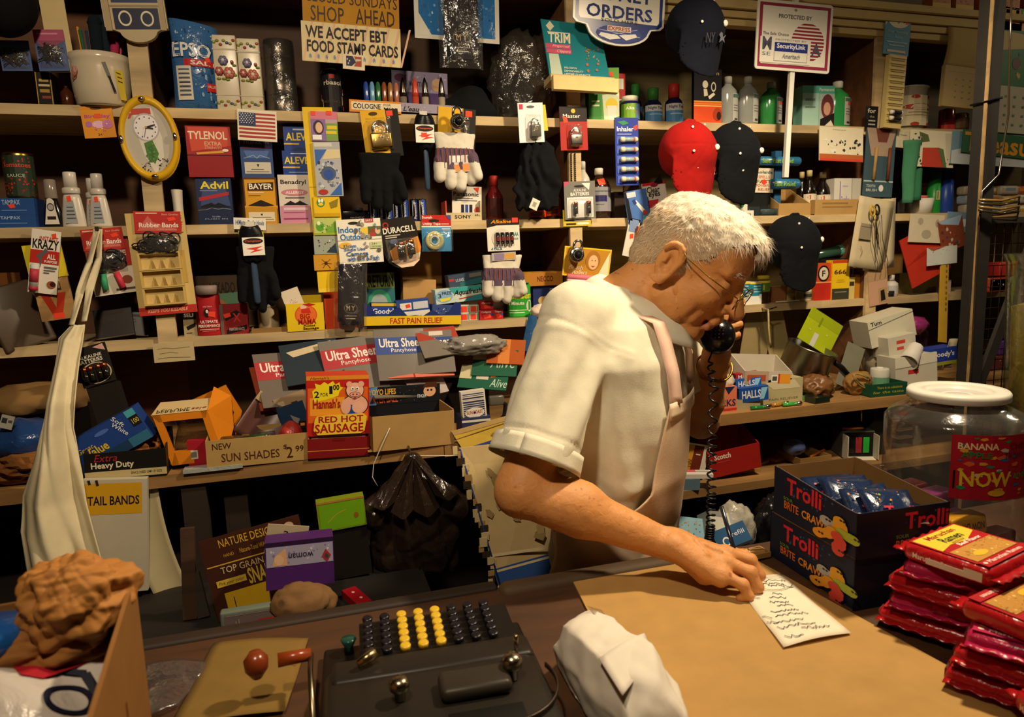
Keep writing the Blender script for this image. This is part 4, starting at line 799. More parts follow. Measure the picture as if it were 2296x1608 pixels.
# middle edge, centre
card('camera_pack','white printed single use camera pack hanging beside the battery disc','camera pack',(758,491,857,590),HY-.010,'ebe6d8',"e .38 .09 .12 .035 2a2622;r .64 .0 .84 .09 b03a48;t jazz .66 .01 .82 .08 f0e8e0;b Indoor- .03 .16 .62 .3 2e74b8;b Outdoor .06 .32 .68 .47 2e74b8;e .63 .27 .12 .08 e8c848;r .7 .18 1 .4 4a6a4a;e .8 .29 .06 .08 8a4a30;e .92 .28 .06 .08 e0b8a0;r .74 .32 .86 .4 b83a3a;r 0 .46 1 .47 c8c2b0;e .16 .58 .14 .07 e8b83a;b 35mm .1 .56 .4 .64 2e60a0;b Single_Use .12 .64 .6 .73 2e60a0;b Camera .16 .73 .66 .83 2e60a0;b with_Film_&_Flash .18 .84 .9 .95 2e60a0;r .72 .53 1 .68 c8d0a0;t 24+ .75 .55 .88 .6 4a6a3a;t EXPOSURES .75 .62 .97 .66 4a6a3a;c 22 9a948a,6a6458 11 .3 .02 .98 .98",th=.02,roll=-2)
x,z,w_,h_ = dims((858,488,943,602),HY);t = thing('battery_pack','round-bottomed battery card with two copper-top cells on the shelf edge','batteries',(x,HY,z+h_/2),(0,math.radians(-6),0));R_ = w_*.5
b = B();b.prism([(-w_*.5,h_*.5),(w_*.42,h_*.5),(w_*.5,-h_*.08)]+[(R_*math.cos(q),-h_*.5+R_*.98+R_*.98*math.sin(q)) for q in np.linspace(0,-PI,17)],0,.003,mat('1c1714')).face((-w_/2,0,h_/2),(w_,0,0),(0,0,-h_)).pr("o .15 .12 .08 .06 .03 a8321c;b DURACELL .06 .17 .9 .29 ece6da;r .1 .32 .5 .34 c8c0b4;r .1 .36 .4 .38 c8c0b4;p d88a22 .95 .4 1 .62 .96 .72 .2 .82 .16 .62 .5 .48;p ecd0b4 .16 .83 .96 .72 .9 .88 .72 .98 .4 .98;e .3 .45 .1 .05 5a6a9a");b.build('backing_card',t)
for i in (0,1):
    xx = -w_*.05+w_*.26*i;zz = -h_*.27+h_*.02*i;b = B();b.lathe([(.2*.05,0),(.0105,.001),(.0105,.026)],mat('17130f','l'),14).lathe([(.0105,.026),(.0105,.037),(.0095,.038),(.004,.0385),(.004,.040)],mat('b8764a','m',.3),14);o = b.build('battery',t);o.location = (xx,-.0115,zz)
B().sheet(lambda u,v:(-w_*.42+w_*.84*u,-.001-.026*(math.sin(PI*u)*math.sin(PI*v))**.35,-h_*.36+h_*.46*v),14,14,mat('f0f0ee','t')).build('blister',t)
x,z,w_,h_ = dims((946,482,1012,564),HY);t = thing('tape_pack','red and blue card with a clear ring of sticky tape on the shelf edge','tape',(x,HY,z+h_/2),(0,math.radians(1),0))
B().box(-w_/2,w_/2,0,.002,-h_/2,h_/2,mat('3f94c8')).face((-w_/2,0,h_/2),(w_,0,0),(0,0,-h_)).pr("r 0 0 1 .3 b8241e;r 0 .3 1 .335 ece6da;b Scotch .02 .03 .36 .1 f0ece0;b Utility_Tape .04 .21 .64 .29 f0ece0;e .42 .16 .18 .04 2a1a18;r .68 .36 .96 .38 cfe0ea;r .7 .4 .96 .42 cfe0ea;p 2a5aa0 .82 .01 .98 .01 .98 .14 .9 .1;r .66 .24 .92 .255 f0ece0").build('backing_card',t)
b = B();b.lathe([(.0125,0),(.024,0),(.024,.014),(.0125,.014),(.0125,0)],mat('c8bc82','l'),30,cap=False);b.lathe([(.0095,-.001),(.0125,-.001),(.0125,.015),(.0095,.015),(.0095,-.001)],mat('e4e0d4'),30,cap=False);o = b.build('tape_roll',t);o.location = (-w_*.1,-.0005,-h_*.2);o.rotation_euler = (PI/2,0,0)
B().sheet(lambda u,v:(-w_*.48+w_*1.04*u,-.0005-.018*(math.sin(PI*u)*math.sin(PI*v))**.3,-h_*.5+h_*.62*v),12,12,mat('dfeef4','t')).build('blister',t)
def sock_pack(label,r,Y,roll,k):
    x,z,w,h = dims(r,Y);t = thing('sock_pack',label,'socks',(x,Y-.012,z+h/2),(0,math.radians(roll),0),'black sock packs')
    b = B();b.rbox(-w*.38,w*.38,-.012,.008,-h*.42,h*.5,mat('1b1c26','c'),.009).face((-w*.38,-.012,h*.5),(w*.76,0,0),(0,0,-h*.92)).pr("p 55555f .2 .25 .24 .22 .28 .25 .24 .28;p 55555f .3 .24 .34 .21 .38 .24 .34 .27;p 55555f .66 .27 .7 .24 .74 .27 .7 .3;p 55555f .76 .3 .8 .27 .84 .3 .8 .33;p 55555f .3 .08 .34 .05 .38 .08 .34 .11;p 55555f .7 .1 .74 .07 .78 .1 .74 .13");b.build('socks',t)
    b = B().box(-w*.24,w*.24,-.0135,-.0125,-h*.43,-h*.08,mat('17131a')).face((-w*.24,-.0135,-h*.08),(w*.48,0,0),(0,0,-h*.35)).pr("o .5 .28 .42 .22 .03 8a7a6a;b M_Y .24 .17 .76 .38 c8b88a;r .12 .6 .88 .64 8a8478;r .2 .72 .8 .76 b8b0a0");b.build('sock_label',t)
    b = B();b.sheet(lambda u,v:(w*(u-.5),-.017*math.sin(PI*u)**.4*math.sin(PI*(.06+.88*v))**.3-.001*math.sin(17*u+9*v),-h*.53+h*1.05*v),18,22,mat('e4e0dc','t',1.));b.build('cellophane',t)
    return t
sock_pack('black socks in cellophane hanging at the top edge of the picture',(980,-40,1078,152),HY-.01,0,0)
sock_pack('black socks in cellophane hung below the camera pack',(748,592,822,736),HY-.002,4,0)
x,z,w_,h_ = dims((1086,492,1158,563),HY);t = thing('battery_pack','white card of four small AAA cells above striped gloves','batteries',(x,HY-.03,z+h_/2),(0,math.radians(-1),0))
B().box(-w_/2,w_/2,0,.002,-h_/2,h_/2,mat('ded8ca')).face((-w_/2,0,h_/2),(w_,0,0),(0,0,-h_)).pr("r 0 0 1 .2 1d1512;i Alkaline .12 .03 .75 .14 e0921c;r .78 -.02 .96 .13 e0402a;p 1d1512 0 .2 .3 .2 0 .26;b AAA .78 .42 .96 .55 3a8a84;t size .8 .58 .95 .66 3a8a84;i 4_PACK .1 .88 .46 .97 2a6a9a;e .44 .6 .3 .3 cfc8ba").build('backing_card',t)
for i in range(4):b = B().lathe([(.005,0),(.005,.03)],mat('1d1a1c','l'),10).lathe([(.004,-.002),(.005,0),(.005,.005)],mat('c4c0b8','m'),10).lathe([(.0051,.008),(.0051,.018)],mat('7a2a28'),10,cap=False);o = b.build('battery',t);o.location = (-w_*.2+i*w_*.145,-.006,-h_*.28)
x,z,w_,h_ = dims((1261,408,1330,492),HY);t = thing('battery_pack','silver-white battery blister glowing under the lamp on the upright','batteries',(x,HY-.016,z+h_/2),(math.radians(2),math.radians(-2),0))
B().box(-w_/2,w_/2,0,.002,-h_/2,h_/2,mat('77746e')).face((-w_/2,0,h_/2),(w_,0,0),(0,0,-h_)).pr("p c84a6a 0 0 .2 0 0 .15;p e0ddd4 .56 .05 .84 .05 .8 .24;e .48 .13 .16 .03 2a2826;t ALKALINE .3 .2 .7 .27 f0ece4;b BATTERIES .2 .29 .8 .38 f0ece4;r .08 .42 .92 .96 eceae6").build('backing_card',t)
for i in (0,1):b = B().lathe([(.0072,0),(.0072,.024)],mat('1a1718','l'),12).lathe([(.0073,.024),(.0073,.032),(.003,.034)],mat('c0603a','m',.25),12);o = b.build('battery',t);o.location = (-w_*.19+i*w_*.42,-.008,-h_*.36)
B().sheet(lambda u,v:(-w_*.4+w_*.8*u,-.0005-.018*(math.sin(PI*u)*math.sin(PI*v))**.3,-h_*.46+h_*.52*v),12,12,mat('f4f4f2','t')).build('blister',t)
card('yellow_tool_card','yellow clip card peeking below the white battery blister','card',(1263,470,1325,507),HY-.009,'cdb828',"r .1 .1 .5 .7 5a5648;r .4 .15 .95 .7 d8d4c8;r .1 .82 .45 .92 2a2a20;r .5 .78 .92 .92 e8e4d0",roll=-1)
x,z,w_,h_ = dims((1256,556,1360,660),HY);t = thing('hair_roller_pack','golden brush roller pack with a smiling portrait below the upright','hair rollers',(x,HY-.02,z+h_/2),(math.radians(4),math.radians(6),0))
B().box(-w_/2,w_/2,0,.003,-h_*.1,h_/2,mat('c08a2c')).face((-w_/2,0,h_/2),(w_,0,0),(0,0,-h_*.62)).pr("r 0 0 1 .05 e8c42a;r 0 .95 1 1 e8c42a;r 0 0 .03 1 e8c42a;r .97 0 1 1 e8c42a;e .62 .42 .16 .34 a8702c;e .63 .48 .105 .25 e4b886;e .6 .42 .012 .02 4a2a18;e .67 .42 .012 .02 4a2a18;p b04a3a .58 .6 .68 .6 .63 .66;j Brush .12 .62 .42 .76 f0e4c8;j Rollers .2 .78 .52 .92 f0e4c8;p f4e4bc .96 .1 .97 .95 .74 .95").build('header_card',t)
b = B()
for i in range(5):b.tube([(-w_*.4,-.006,-h_*(.14+.08*i)),(w_*.4,-.006,-h_*(.14+.08*i))],.008,mat(['d8788a','e4c0c4','5a5250','d8788a','4a4442'][i],'c'),10)
b.build('rollers',t)
x,z,w_,h_ = dims((1274,548,1308,588),HY-.04);t = thing('combination_padlock','round combination padlock hung over the golden hair roller pack','padlock',(x,HY-.036,z+h_*.42),(0,math.radians(12),0),'combination padlocks');combo(t,w_*.47)
card('paper_note','cream handwritten paper note at the foot of the left upright','note',(344,768,436,811),F-.0115,'bfae84',"l 6a5a3a .02 .1 .3 .3 .26 .5 .32 .9 .28;l 6a5a3a .02 .15 .55 .4 .5 .6 .56;l 6a5a3a .02 .1 .8 .4 .76 .9 .82",roll=-.5,k='p')
# ---------------------------------------------------------------- top shelf, left to right
x,z,w_,h_ = dims((-60,-60,100,96),F-.03);g = SDF((-.16,-.12,-.16),(.16,.1,.16),.005);g.ell((0,0,.0),(w_/2,.07,h_/2),.01);P,Q = g.mesh();o = np_obj('dark_hat',P,Q,[mat('0c0d12','c')]);o.location = (x,F-.075,z+h_/2);tag(o,'dark rounded hat hanging in the top left corner of the picture','hat')
def pin_card(label,r,Y,roll,pk):
    x,z,w,h = dims(r,Y);t = thing('hairpin_card',label,'hairpins',(x,Y-.004,z+h/2),(0,math.radians(roll),0),'hairpin cards')
    B().box(-w/2,w/2,0,.003,-h/2,h/2,mat('4a5f92')).face((-w/2,0,h/2),(w,0,0),(0,0,-h)).pr("r 0 0 1 .26 a04868;p a04868 0 .26 1 .26 .8 .34 .35 .5;r .1 .08 .8 .12 c88098" if pk else "r 0 0 1 .12 4a4a70").build('backing_card',t)
    b = B();R = random.Random(int(r[0]+9))
    for i in range(34):c = Vector((R.uniform(-.3,.3)*w,-.005+R.uniform(-.003,.002),R.uniform(-.3,.08)*h));d = Vector((R.uniform(-1,1),0,R.uniform(-1,1))).normalized()*.011;b.tube([c-d,c+d+Vector((0,0,.002)),c-d+Vector((.002,0,.002))],.0009,mat('b4a88c','m',.2),4)
    b.build('hairpins',t);B().sheet(lambda u,v:(w*(u-.5)*.9,-.0005-.012*(math.sin(PI*u)*math.sin(PI*v))**.5,h*(.24-.68*v)),10,10,mat('e8e8ea','t')).build('pouch',t)
card('cream_display_card','tall cream card backing the hairpin packs at top left','display card',(96,-60,152,162),F-.0045,'c9b584',roll=-3,k='p')
pin_card('blue card with a clump of metal hairpins at the far left edge',(2,92,70,160),F-.005,-2,0)
pin_card('blue and pink card with a clump of metal hairpins beside the crock',(82,68,150,160),F-.0085,-3,1)
carton('small_carton','narrow black and gold carton behind the hairpin cards on the top shelf','carton',(82,162,118,234),F+.02,.05,'15130f',"r .0 0 .06 1 b8923a;r .9 0 .96 1 b8923a;r .2 .2 .8 .28 b89a5a;r .15 .36 .85 .42 c8b88a;r .2 .5 .8 .6 a8823a;r .3 .7 .85 .78 8a3a28",z=Z1)
bottle('small_bottle','small dark brown bottle beside the white crock','bottle',(132,190,160,235),F+.03,Z1,[(.9,0),(1,.05),(1,.7),(.5,.85),(.45,.88)],'4a2414','2a1a14','l')
x,z,w_,h_ = dims((152,122,290,236),F+.0);h_ = z+h_-Z1;t = thing('crock','white stoneware crock painted with a cleaver on the top shelf','crock',(x,F+w_/2-.035,Z1),(0,0,0));R_ = w_/2
B().lathe([(.82*R_,0),(.88*R_,.004),(.96*R_,h_*.35),(R_,h_*.72),(R_,h_*.86),(1.02*R_,h_*.88),(1.02*R_,h_),(.95*R_,h_),(.94*R_,h_*.85),(.85*R_,.02)],mat('c9bda4','l',.22),36,cap=False).lathe([(.86*R_,.001),(.86*R_,.012)],mat('c9bda4','l'),36).build('pot',t)
b = B();b.bend = lambda u,v,k:Vector(((R_*.985+k)*math.sin((u-.5)*2.2),-(R_*.985+k)*math.cos((u-.5)*2.2),h_*(.86-.8*v)));b.U = Vector((1.4,0,0));b.V = Vector((0,0,-1));b.k = 8
b.pr("p 6a6f66 .62 .1 .68 .08 .74 .42 .69 .45;p 1c1a18 .69 .40 .73 .42 .8 .78 .76 .8").build('painted_cleaver',t);b.v,b.f,b.mi,b.sm = [],[],[],[];b.pr("p d0b83a .8 .25 .95 .22 .97 .95 .86 .95;l 4a3a18 .02 .82 .3 .9 .32;l 4a3a18 .02 .84 .4 .92 .42;l 4a3a18 .02 .84 .5 .92 .52;e .16 .3 .06 .12 b87a6a;e .2 .26 .05 .08 d0a090;l a85a48 .02 .1 .5 .2 .45 .24 .3;e .13 .42 .03 .05 a86a58").build('painted_print',t)
for i,(u,v,c_,L_,rr) in enumerate(((-.75,.1,'c8922a',.175,.003),(-.6,-.1,'2a5a4a',.165,.004),(-.45,.2,'2a3a5a',.17,.003),(.0,-.1,'101a22',.185,.014),(.28,.15,'15202a',.19,.016),(.72,0,'a02a4a',.16,.010),(.85,.25,'c04a6a',.15,.005))):
    b = B();b.tube([(u*R_*.5,v*R_,.02),(u*R_*.72,v*R_,h_),(u*R_*.82,v*R_,L_)],[rr*.8,rr*.9,rr],mat(c_,'c'),8);b.ball((u*R_*.82,v*R_,L_),rr*1.15,mat(c_,'c'),8);o = b.build('kitchen_utensil',None,t.location);tag(o,['amber','green','slim blue','fat black','dark tufted','red','pink'][i]+' handled utensil standing in the white crock','utensil','utensils in the crock')
# day plaque
x,z,w_,h_ = dims((232,-110,374,96),F-.02);t = thing('number_plaque','cream wooden plaque with dark blue number tiles on the left upright','plaque',(x,F-.026,z),(0,math.radians(-3.5),0))
out = [(-w_/2,h_),(w_/2,h_),(w_/2,h_*.15),(w_*.36,h_*.13)]+[(w_*.3*math.cos(q)+w_*.02,h_*.13-h_*.13*math.sin(q)) for q in np.linspace(.15,PI-.15,12)]+[(-w_*.34,h_*.13),(-w_/2,h_*.17)]
b = B().prism(out,0,.014,mat('b9a988','p')).face((-w_/2,0,h_),(w_,0,0),(0,0,-h_)).pr("r .16 .3 .9 .57 22355a;r .12 .595 .92 .62 8a7c60;r .16 .63 .88 .86 141d3a;o .34 .74 .105 .085 .026 d2c8ae;o .69 .745 .105 .085 .026 d2c8ae");b.box(-w_*.48,-w_*.38,-.006,0,h_*.12,h_,mat('a8977a','p')).box(w_*.4,w_*.48,-.006,0,h_*.12,h_,mat('a8977a','p'));b.build('board',t)
x,z,w_,h_ = dims((378,32,490,242),F+.01);h_ = z+h_-Z1
b = B();b.sheet(lambda u,v:(w_*(u-.5)*(1-.04*math.sin(PI*v)),.02-.03*math.sin(PI*u)**.5*math.sin(PI*min(1,.1+v*.9))**.4,h_*(1-v)*(1-.09*u*(1-v))),16,20,mat('37659c','f',.2));b.sheet(lambda u,v:(w_*(u-.5)*(1-.04*math.sin(PI*v)),.02+.03*math.sin(PI*u)**.5*math.sin(PI*min(1,.1+v*.9))**.4,h_*(1-v)*(1-.09*u*(1-v))),16,20,mat('2c4a7a','f'))
b.bend = lambda u,v,k:Vector((w_*(u-.5)*(1-.04*math.sin(PI*v)),.02-.03*max(.001,math.sin(PI*u))**.5*math.sin(PI*min(1,.1+v*.9))**.4-.0012-k,h_*(1-v)*(1-.09*u*(1-v))));b.U = Vector((w_,0,0));b.V = Vector((0,0,-h_));b.k = 2
b.pr("c 26 8ab0d0,4a80b8,1c3f70,a8c4d8 5 .08 .04 .92 .3;c 24 8ab0d0,23518c,1c3f70 6 .45 .52 .92 .96;b EPSO .03 .25 .88 .43 1e3260;b EPSO .05 .26 .86 .42 dfe4e8;r .28 .44 .97 .52 b8262a;b SALT .42 .455 .98 .505 e8e0dc;r .1 .52 .42 .88 d8d4c4;"+';'.join('r .14 %.3f .38 %.3f 5a5f7a' % (.55+.045*i,.565+.045*i) for i in range(7))+";r .72 .7 .92 .79 c02a28;t VALUE .74 .72 .9 .75 f0d0c8;p f0492c .72 .42 .82 .4 .84 .45 .76 .47")
tag(b.build('salt_bag',None,(x,F+.03,Z1)),'blue and white plastic bag of bath salts on the top shelf','bag')
for r,lb in (((478,78,536,243),'left square cream ceramic vase with raised roses on the top shelf'),((533,86,588,243),'right square cream ceramic vase with raised roses on the top shelf')):
    x,z,w,h = dims(r,F+.015);h = z+h-Z1;t = thing('ceramic_vase',lb,'vase',(x,F+.015,Z1),(0,0,math.radians(-3)),'square rose vases')
    b = B();b.rbox(-w*.46,w*.46,0,w*.92,0,h,mat('cdc3a8','l',.3),.003).box(-w*.475,w*.475,-.001,w*.93,h*.8,h*.82,mat('c0b596')).box(-w*.475,w*.475,-.001,w*.93,h*.2,h*.212,mat('c0b596'));b.build('body',t)
    b = B();R = random.Random(5)
    for cx,cz,rr,cc in ((-.08,.66,.19,'6a6a8e'),(-.26,.52,.17,'a8504a'),(.12,.5,.23,'b8685a'),(.26,.64,.07,'a04a42')):
        for q in range(6):b.ball((w*cx+w*rr*.55*math.cos(q*PI/3),-.004,h*cz+w*rr*.55*math.sin(q*PI/3)),(w*rr*.5,.004,w*rr*.5),mat(cc,'l'),8)
        b.ball((w*cx,-.006,h*cz),(w*rr*.4,.004,w*rr*.4),mat('dfcfc0','l'),8)
    b.build('roses',t)
    b = B()
    for cz in (.9,.1):
        for i in range(7):b.ball((w*(-.38+.125*i),-.001,h*(cz+.03*math.sin(i*2.4))),(w*.075,.003,w*.06),mat(['9aa04a','8a9440','a04a3a','9aa04a','5a5a8a','9aa04a','b0563a'][i],'l'),8)
    for u,v in ((.34,.6),(.34,.47),(.05,.41),(-.3,.42),(-.1,.42)):b.ball((w*u,-.002,h*v),(w*.09,.003,w*.05),mat('8a9440','l'),8)
    b.build('leaves',t)
x,z,w_,h_ = dims((592,84,664,246),F+.02);h_ = z+h_-Z1;t = thing('tin_stack','shrink-wrapped stack of four grey round tins on the top shelf','tins',(x,F+.02+w_/2,Z1))
for i in range(4):b = B().lathe([(.9*w_/2,0),(.94*w_/2,.003),(.94*w_/2,h_*.24),(.9*w_/2,h_*.245)],mat('6d655c','m',.35),26);b.build('tin',t,(0,0,h_*.25*i+.0005))
B().lathe([(w_*.49,0)]+[(w_*(.495+.008*(i % 2)),h_*i/12) for i in range(1,12)]+[(w_*.47,h_*1.005),(0.002,h_*1.008)],mat('e0dcd4','t',1),22,cap=False).build('shrink_film',t)
bottle('spray_can','black shaving cream can with red and white stripes under the paper signs','can',(722,150,768,246),F+.02,Z1,CANP,'15131a','c0bcb4','l',None,cap=(.9,1,.6)).children[0]
t = bpy.data.objects['spray_can'];x,z,w_,h_ = dims((722,150,768,246),F+.02);h_ = z+h_-Z1
b = B();rl = w_/2+.0006;b.bend = lambda u,v,k:Vector(((rl+k)*math.sin((u-.5)*2.8),-(rl+k)*math.cos((u-.5)*2.8),h_*(.88-.86*v)));b.U = Vector((w_*1.4,0,0));b.V = Vector((0,0,-h_));b.pr("r 0 0 1 1 1a161c;r .42 .04 .58 .14 a82a28;b rbasol .2 .18 .85 .3 c8bfb0;p b02a28 .0 .52 1 .36 1 .46 0 .62;p e0d8c8 .0 .62 1 .46 1 .52 0 .68;p c8a83a .1 .66 .9 .56 .9 .78 .1 .84;t MENTHOL .18 .68 .8 .75 4a3a28;p b02a28 0 .9 1 .8 1 .9 0 1");b.build('label_band',t)
x,z,w_,h_ = dims((783,221,899,248),F-.002);b = B().box(-w_/2,w_/2,0,.003,0,h_,mat('d98a2a')).box(-w_/2,w_/2,.003,.06,0,.003,mat('c8822a')).face((-w_/2,0,h_),(w_,0,0),(0,0,-h_)).pr("r .04 .16 1 .82 e4d8b8;b COLOGNE .07 .28 .6 .72 1e1a20;t FOR .66 .22 .8 .42 1e1a20;b MEN .66 .52 .9 .78 1e1a20")
tag(b.build('cologne_tray',None,(x,F-.004,Z1+.0005),(0,math.radians(1.5),0)),'orange tray hand lettered for cologne on the top shelf','tray')
for i,(c_,nm) in enumerate((('2a4aa0','dark blue'),('6a9ac0','pale blue'),('2a6a3a','green'),('8a4a20','brown'),('9a6a3a','amber'),('a86a50','copper'))):
    q = at(822+13.5*i,222,F+.02);h = at(822,183,F+.02).z-Z1;t = thing('cologne_vial',nm+' cologne vial standing in the orange tray','bottle',(q.x,F+.02,Z1+.003),group='cologne vials');B().lathe([(.0062,0),(.0066,.002),(.0066,h*.82),(.0045,h*.93),(.002,h*.97)],mat(c_,'l',.1),12).build('body',t)
x,z,w_,h_ = dims((888,142,1018,256),F+.002);h_ = z+h_-Z1;t = thing('perfume_display','purple perfume display box with a pale picture flap and marbled front tray','display box',(x,F-.002,Z1+.0005),(0,math.radians(1.5),0))
b = B().box(-w_/2,w_/2,.09,.093,0,h_,mat('4a3468')).face((-w_/2,.09,h_),(w_,0,0),(0,0,-h_)).pr("r 0 0 1 .42 8f86a4;c 30 b0a8bc,75688e,a096b0 3 .02 .02 .98 .4;e .15 .14 .1 .08 6a3a5a;e .8 .25 .09 .13 c89a6a;e .82 .2 .1 .08 d8b08a;t women .3 .2 .64 .3 3a3044");b.box(-w_/2,w_/2,0,.09,0,.003,mat('4a3468'));b.build('box',t)
B().box(-w_/2,w_/2,0,.003,0,h_*.2,mat('9a92a6')).face((-w_/2,0,h_*.2),(w_,0,0),(0,0,-h_*.2)).pr("c 30 b8b0c0,7a7090,c8c0cc 7 .01 .05 .99 .95;i L'eau .1 .3 .38 .8 2a2434;i Co .8 .3 .95 .8 2a2434").build('front_tray',t)
for i,(px_,c1,c2,nm) in enumerate(((905,'6a6258','7a7060','grey'),(932,'c8442a','b84a34','red'),(954,'8a8478','a89a84','left silver'),(991,'8e887c','a39884','right silver'))):
    q = at(px_,232,F+.03);h = at(px_,174,F+.03).z-Z1-.004;t = thing('perfume_bottle',nm+' bullet shaped perfume bottle in the purple display box','bottle',(q.x,F+.03,Z1+.004),group='bullet perfume bottles');B().lathe([(.0085,0),(.009,.002),(.009,h*.48)],mat(c2,'l'),14).build('body',t);B().lathe([(.0086,h*.485),(.0086,h*.6),(.006,h*.85),(.0015,h)],mat(c1,'l' if i == 1 else 'm',.22),14).build('cap',t)
x,z,w_,h_ = dims((998,168,1118,250),F+.0);g = SDF((-.09,-.07,-.01),(.09,.09,.16),.004);g.ell((0,.0,.02),(w_*.52,.055,h_*.52),.01).cap((-w_*.38,-.02,.014),(w_*.4,-.02,.014),.02,.016,.02).ell((.01,.0,h_*.62),(w_*.3,.04,h_*.35),.02);P,Q = g.mesh();P[:,2] = np.maximum(P[:,2],0);P += normals(P,Q)*(.003*fbm(P,30,2))[:,None];P[:,2] = np.maximum(P[:,2],0);o = np_obj('knit_cap',P,Q,[mat('0d0e12','c')]);o.location = (x,F+.055,Z1);tag(o,'black knit cap crumpled on the top shelf beside the clear bag','hat')
# crumpled film helper
def crumple(name,label,cat,c,r,m,seed,amp=.35,lo=None,sub=4,group=None,inner=None,freq=1.,flat=False):
    import bmesh
    bm = bmesh.new();bmesh.ops.create_icosphere(bm,subdivisions=sub,radius=1)
    for v in bm.verts:
        p = v.co.copy();q = p*1.7*freq+Vector((seed,seed*2,-seed));d = noise.ridged_multi_fractal(q,.8,2.1,3,1,2)*.5-.5+noise.noise(q*.6)*.5;v.co = Vector((p.x*r[0],p.y*r[1],p.z*r[2]))*(1+amp*d)
        if lo is not None:v.co.z = max(v.co.z,lo)
    bm.verts.index_update();b = B();b.add([v.co for v in bm.verts],[[v.index for v in f.verts] for f in bm.faces],m,not flat);bm.free()
    o = b.build(name,None,c);return tag(o,label,cat,group) if label else o
q = at(1178,175,F);crumple('plastic_bag','clear crinkled plastic bag with a dark garment on the top shelf','bag',(q.x,F+.045,Z1+.105),(.088,.05,.13),mat('c9c4b8','t',1.),3,.5,-.105)
crumple('dark_garment','dark folded garment inside the clear plastic bag on the top shelf','garment',(q.x-.01,F+.05,Z1+.06),(.062,.035,.06),mat('14151a','c'),6,.4,-.059)
# paper signs hung above the shelf
card('blue_packet','blue and white glossy packet hanging behind the black socks at top edge','packet',(930,-50,1120,92),F-.0,'2f6fae',"r 0 0 .05 1 d8d4c8;r .95 0 1 1 d8d4c8;r 0 .93 1 1 d8d4c8;c 26 7ab0d8,4a8ac4,b8d0e0,265a98 4 .06 .1 .4 .9;p d8d4c8 .05 .6 .2 .95 .05 .95;c 10 1c4a88,5a9ad0 8 .6 .2 .95 .7",k='f',roll=1)
card('cardboard_sign','brown cardboard sign lettered about closed Sundays at the top edge','sign',(680,-40,896,60),F-.022,'b8862f',"t CLOSED_SUNDAYS .02 .26 .98 .52 3a2412;t SHOP .08 .6 .42 .94 3a2412;t AHEAD .54 .58 .95 .92 3a2412",k='k',roll=2)
card('paper_sign','cream hand lettered paper sign about food stamp cards below the cardboard sign','sign',(679,56,900,144),F-.026,'e3d3a4',';'.join('p e0b498 %.2f 0 %.2f 0 %.2f 1 %.2f 1' % (x_,x_+.02,x_-.08,x_-.1) for x_ in np.arange(.1,1.1,.11))+";b WE_ACCEPT_EBT .04 .1 .86 .4 1a1622;b FOOD_STAMP_CARDS .05 .46 .97 .76 1a1622;"+';'.join('p 7a8ab8 %.3f .8 %.3f .85 %.3f .93 %.3f .88 %.3f .93 %.3f .85' % (x_,x_+.012,x_+.008,x_,x_-.008,x_-.012) for x_ in (.08,.16,.24,.32,.62,.72,.82,.92)),k='p',roll=1.6)
card('emblem_card','small white card with a flag emblem taped under the cream paper sign','card',(769,119,818,156),F-.0275,'e6dcc0',"p 2a3050 .15 .2 .45 .2 .6 .55 .4 .8 .15 .8;p a84a3c .5 .2 .85 .2 .85 .8 .5 .8 .62 .5;p d8c8a8 .6 .35 .82 .35 .82 .45 .6 .5;e .2 .4 .03 .05 e0dcd0;e .3 .5 .03 .05 e0dcd0;e .25 .65 .03 .05 e0dcd0",k='p',roll=3)
# TRIM display board
x,z,w_,h_ = dims((1214,46,1364,190),F-.02);t = thing('clipper_display','teal cardboard nail clipper display with an empty cream tray on the top shelf','display',(x,F-.03,z),(math.radians(-6),math.radians(1.5),math.radians(-2)))
B().prism([(-w_/2,h_),(w_*.36,h_*.96),(w_/2,h_*.1),(-w_*.39,h_*.08)],0,.004,mat('1f7f8c','p')).face((-w_/2,0,h_),(w_,0,0),(0,0,-h_)).pr("p e4dcc0 .13 .02 .19 .1 .13 .18 .07 .1;b TRIM .1 .2 .42 .36 ece4cc;r .09 .19 .42 .205 ece4cc;r .06 .38 .42 .45 c8486a;j Fingernail .16 .39 .41 .44 f0c8d0;r .07 .46 .43 .53 c8486a;j Clippers .22 .47 .42 .525 f0c8d0;p b9c8b4 .1 .54 .24 .54 .3 .9 .13 .9;c 22 a87a3a,8a5a28,c09a5a 5 .62 .34 .84 .62;e .66 .68 .02 .025 b05a48;e .82 .66 .02 .02 b05a48;e .67 .78 .02 .025 b05a48;e .8 .76 .02 .02 b05a48;t PRECISION .32 .74 .5 .77 e0dcc8;t DEPENDABILITY .32 .79 .6 .82 e0dcc8;t LIFETIME_GUARANTEE .32 .84 .7 .87 e0dcc8").build('printed_board',t)
B().box(-w_*.43,w_*.5,-.03,.03,-.005,h_*.07,mat('c2a878','k')).box(-w_*.42,w_*.52,-.045,-.028,-h_*.2,h_*.02,mat('d6bf86','k'),0).build('tray',t)
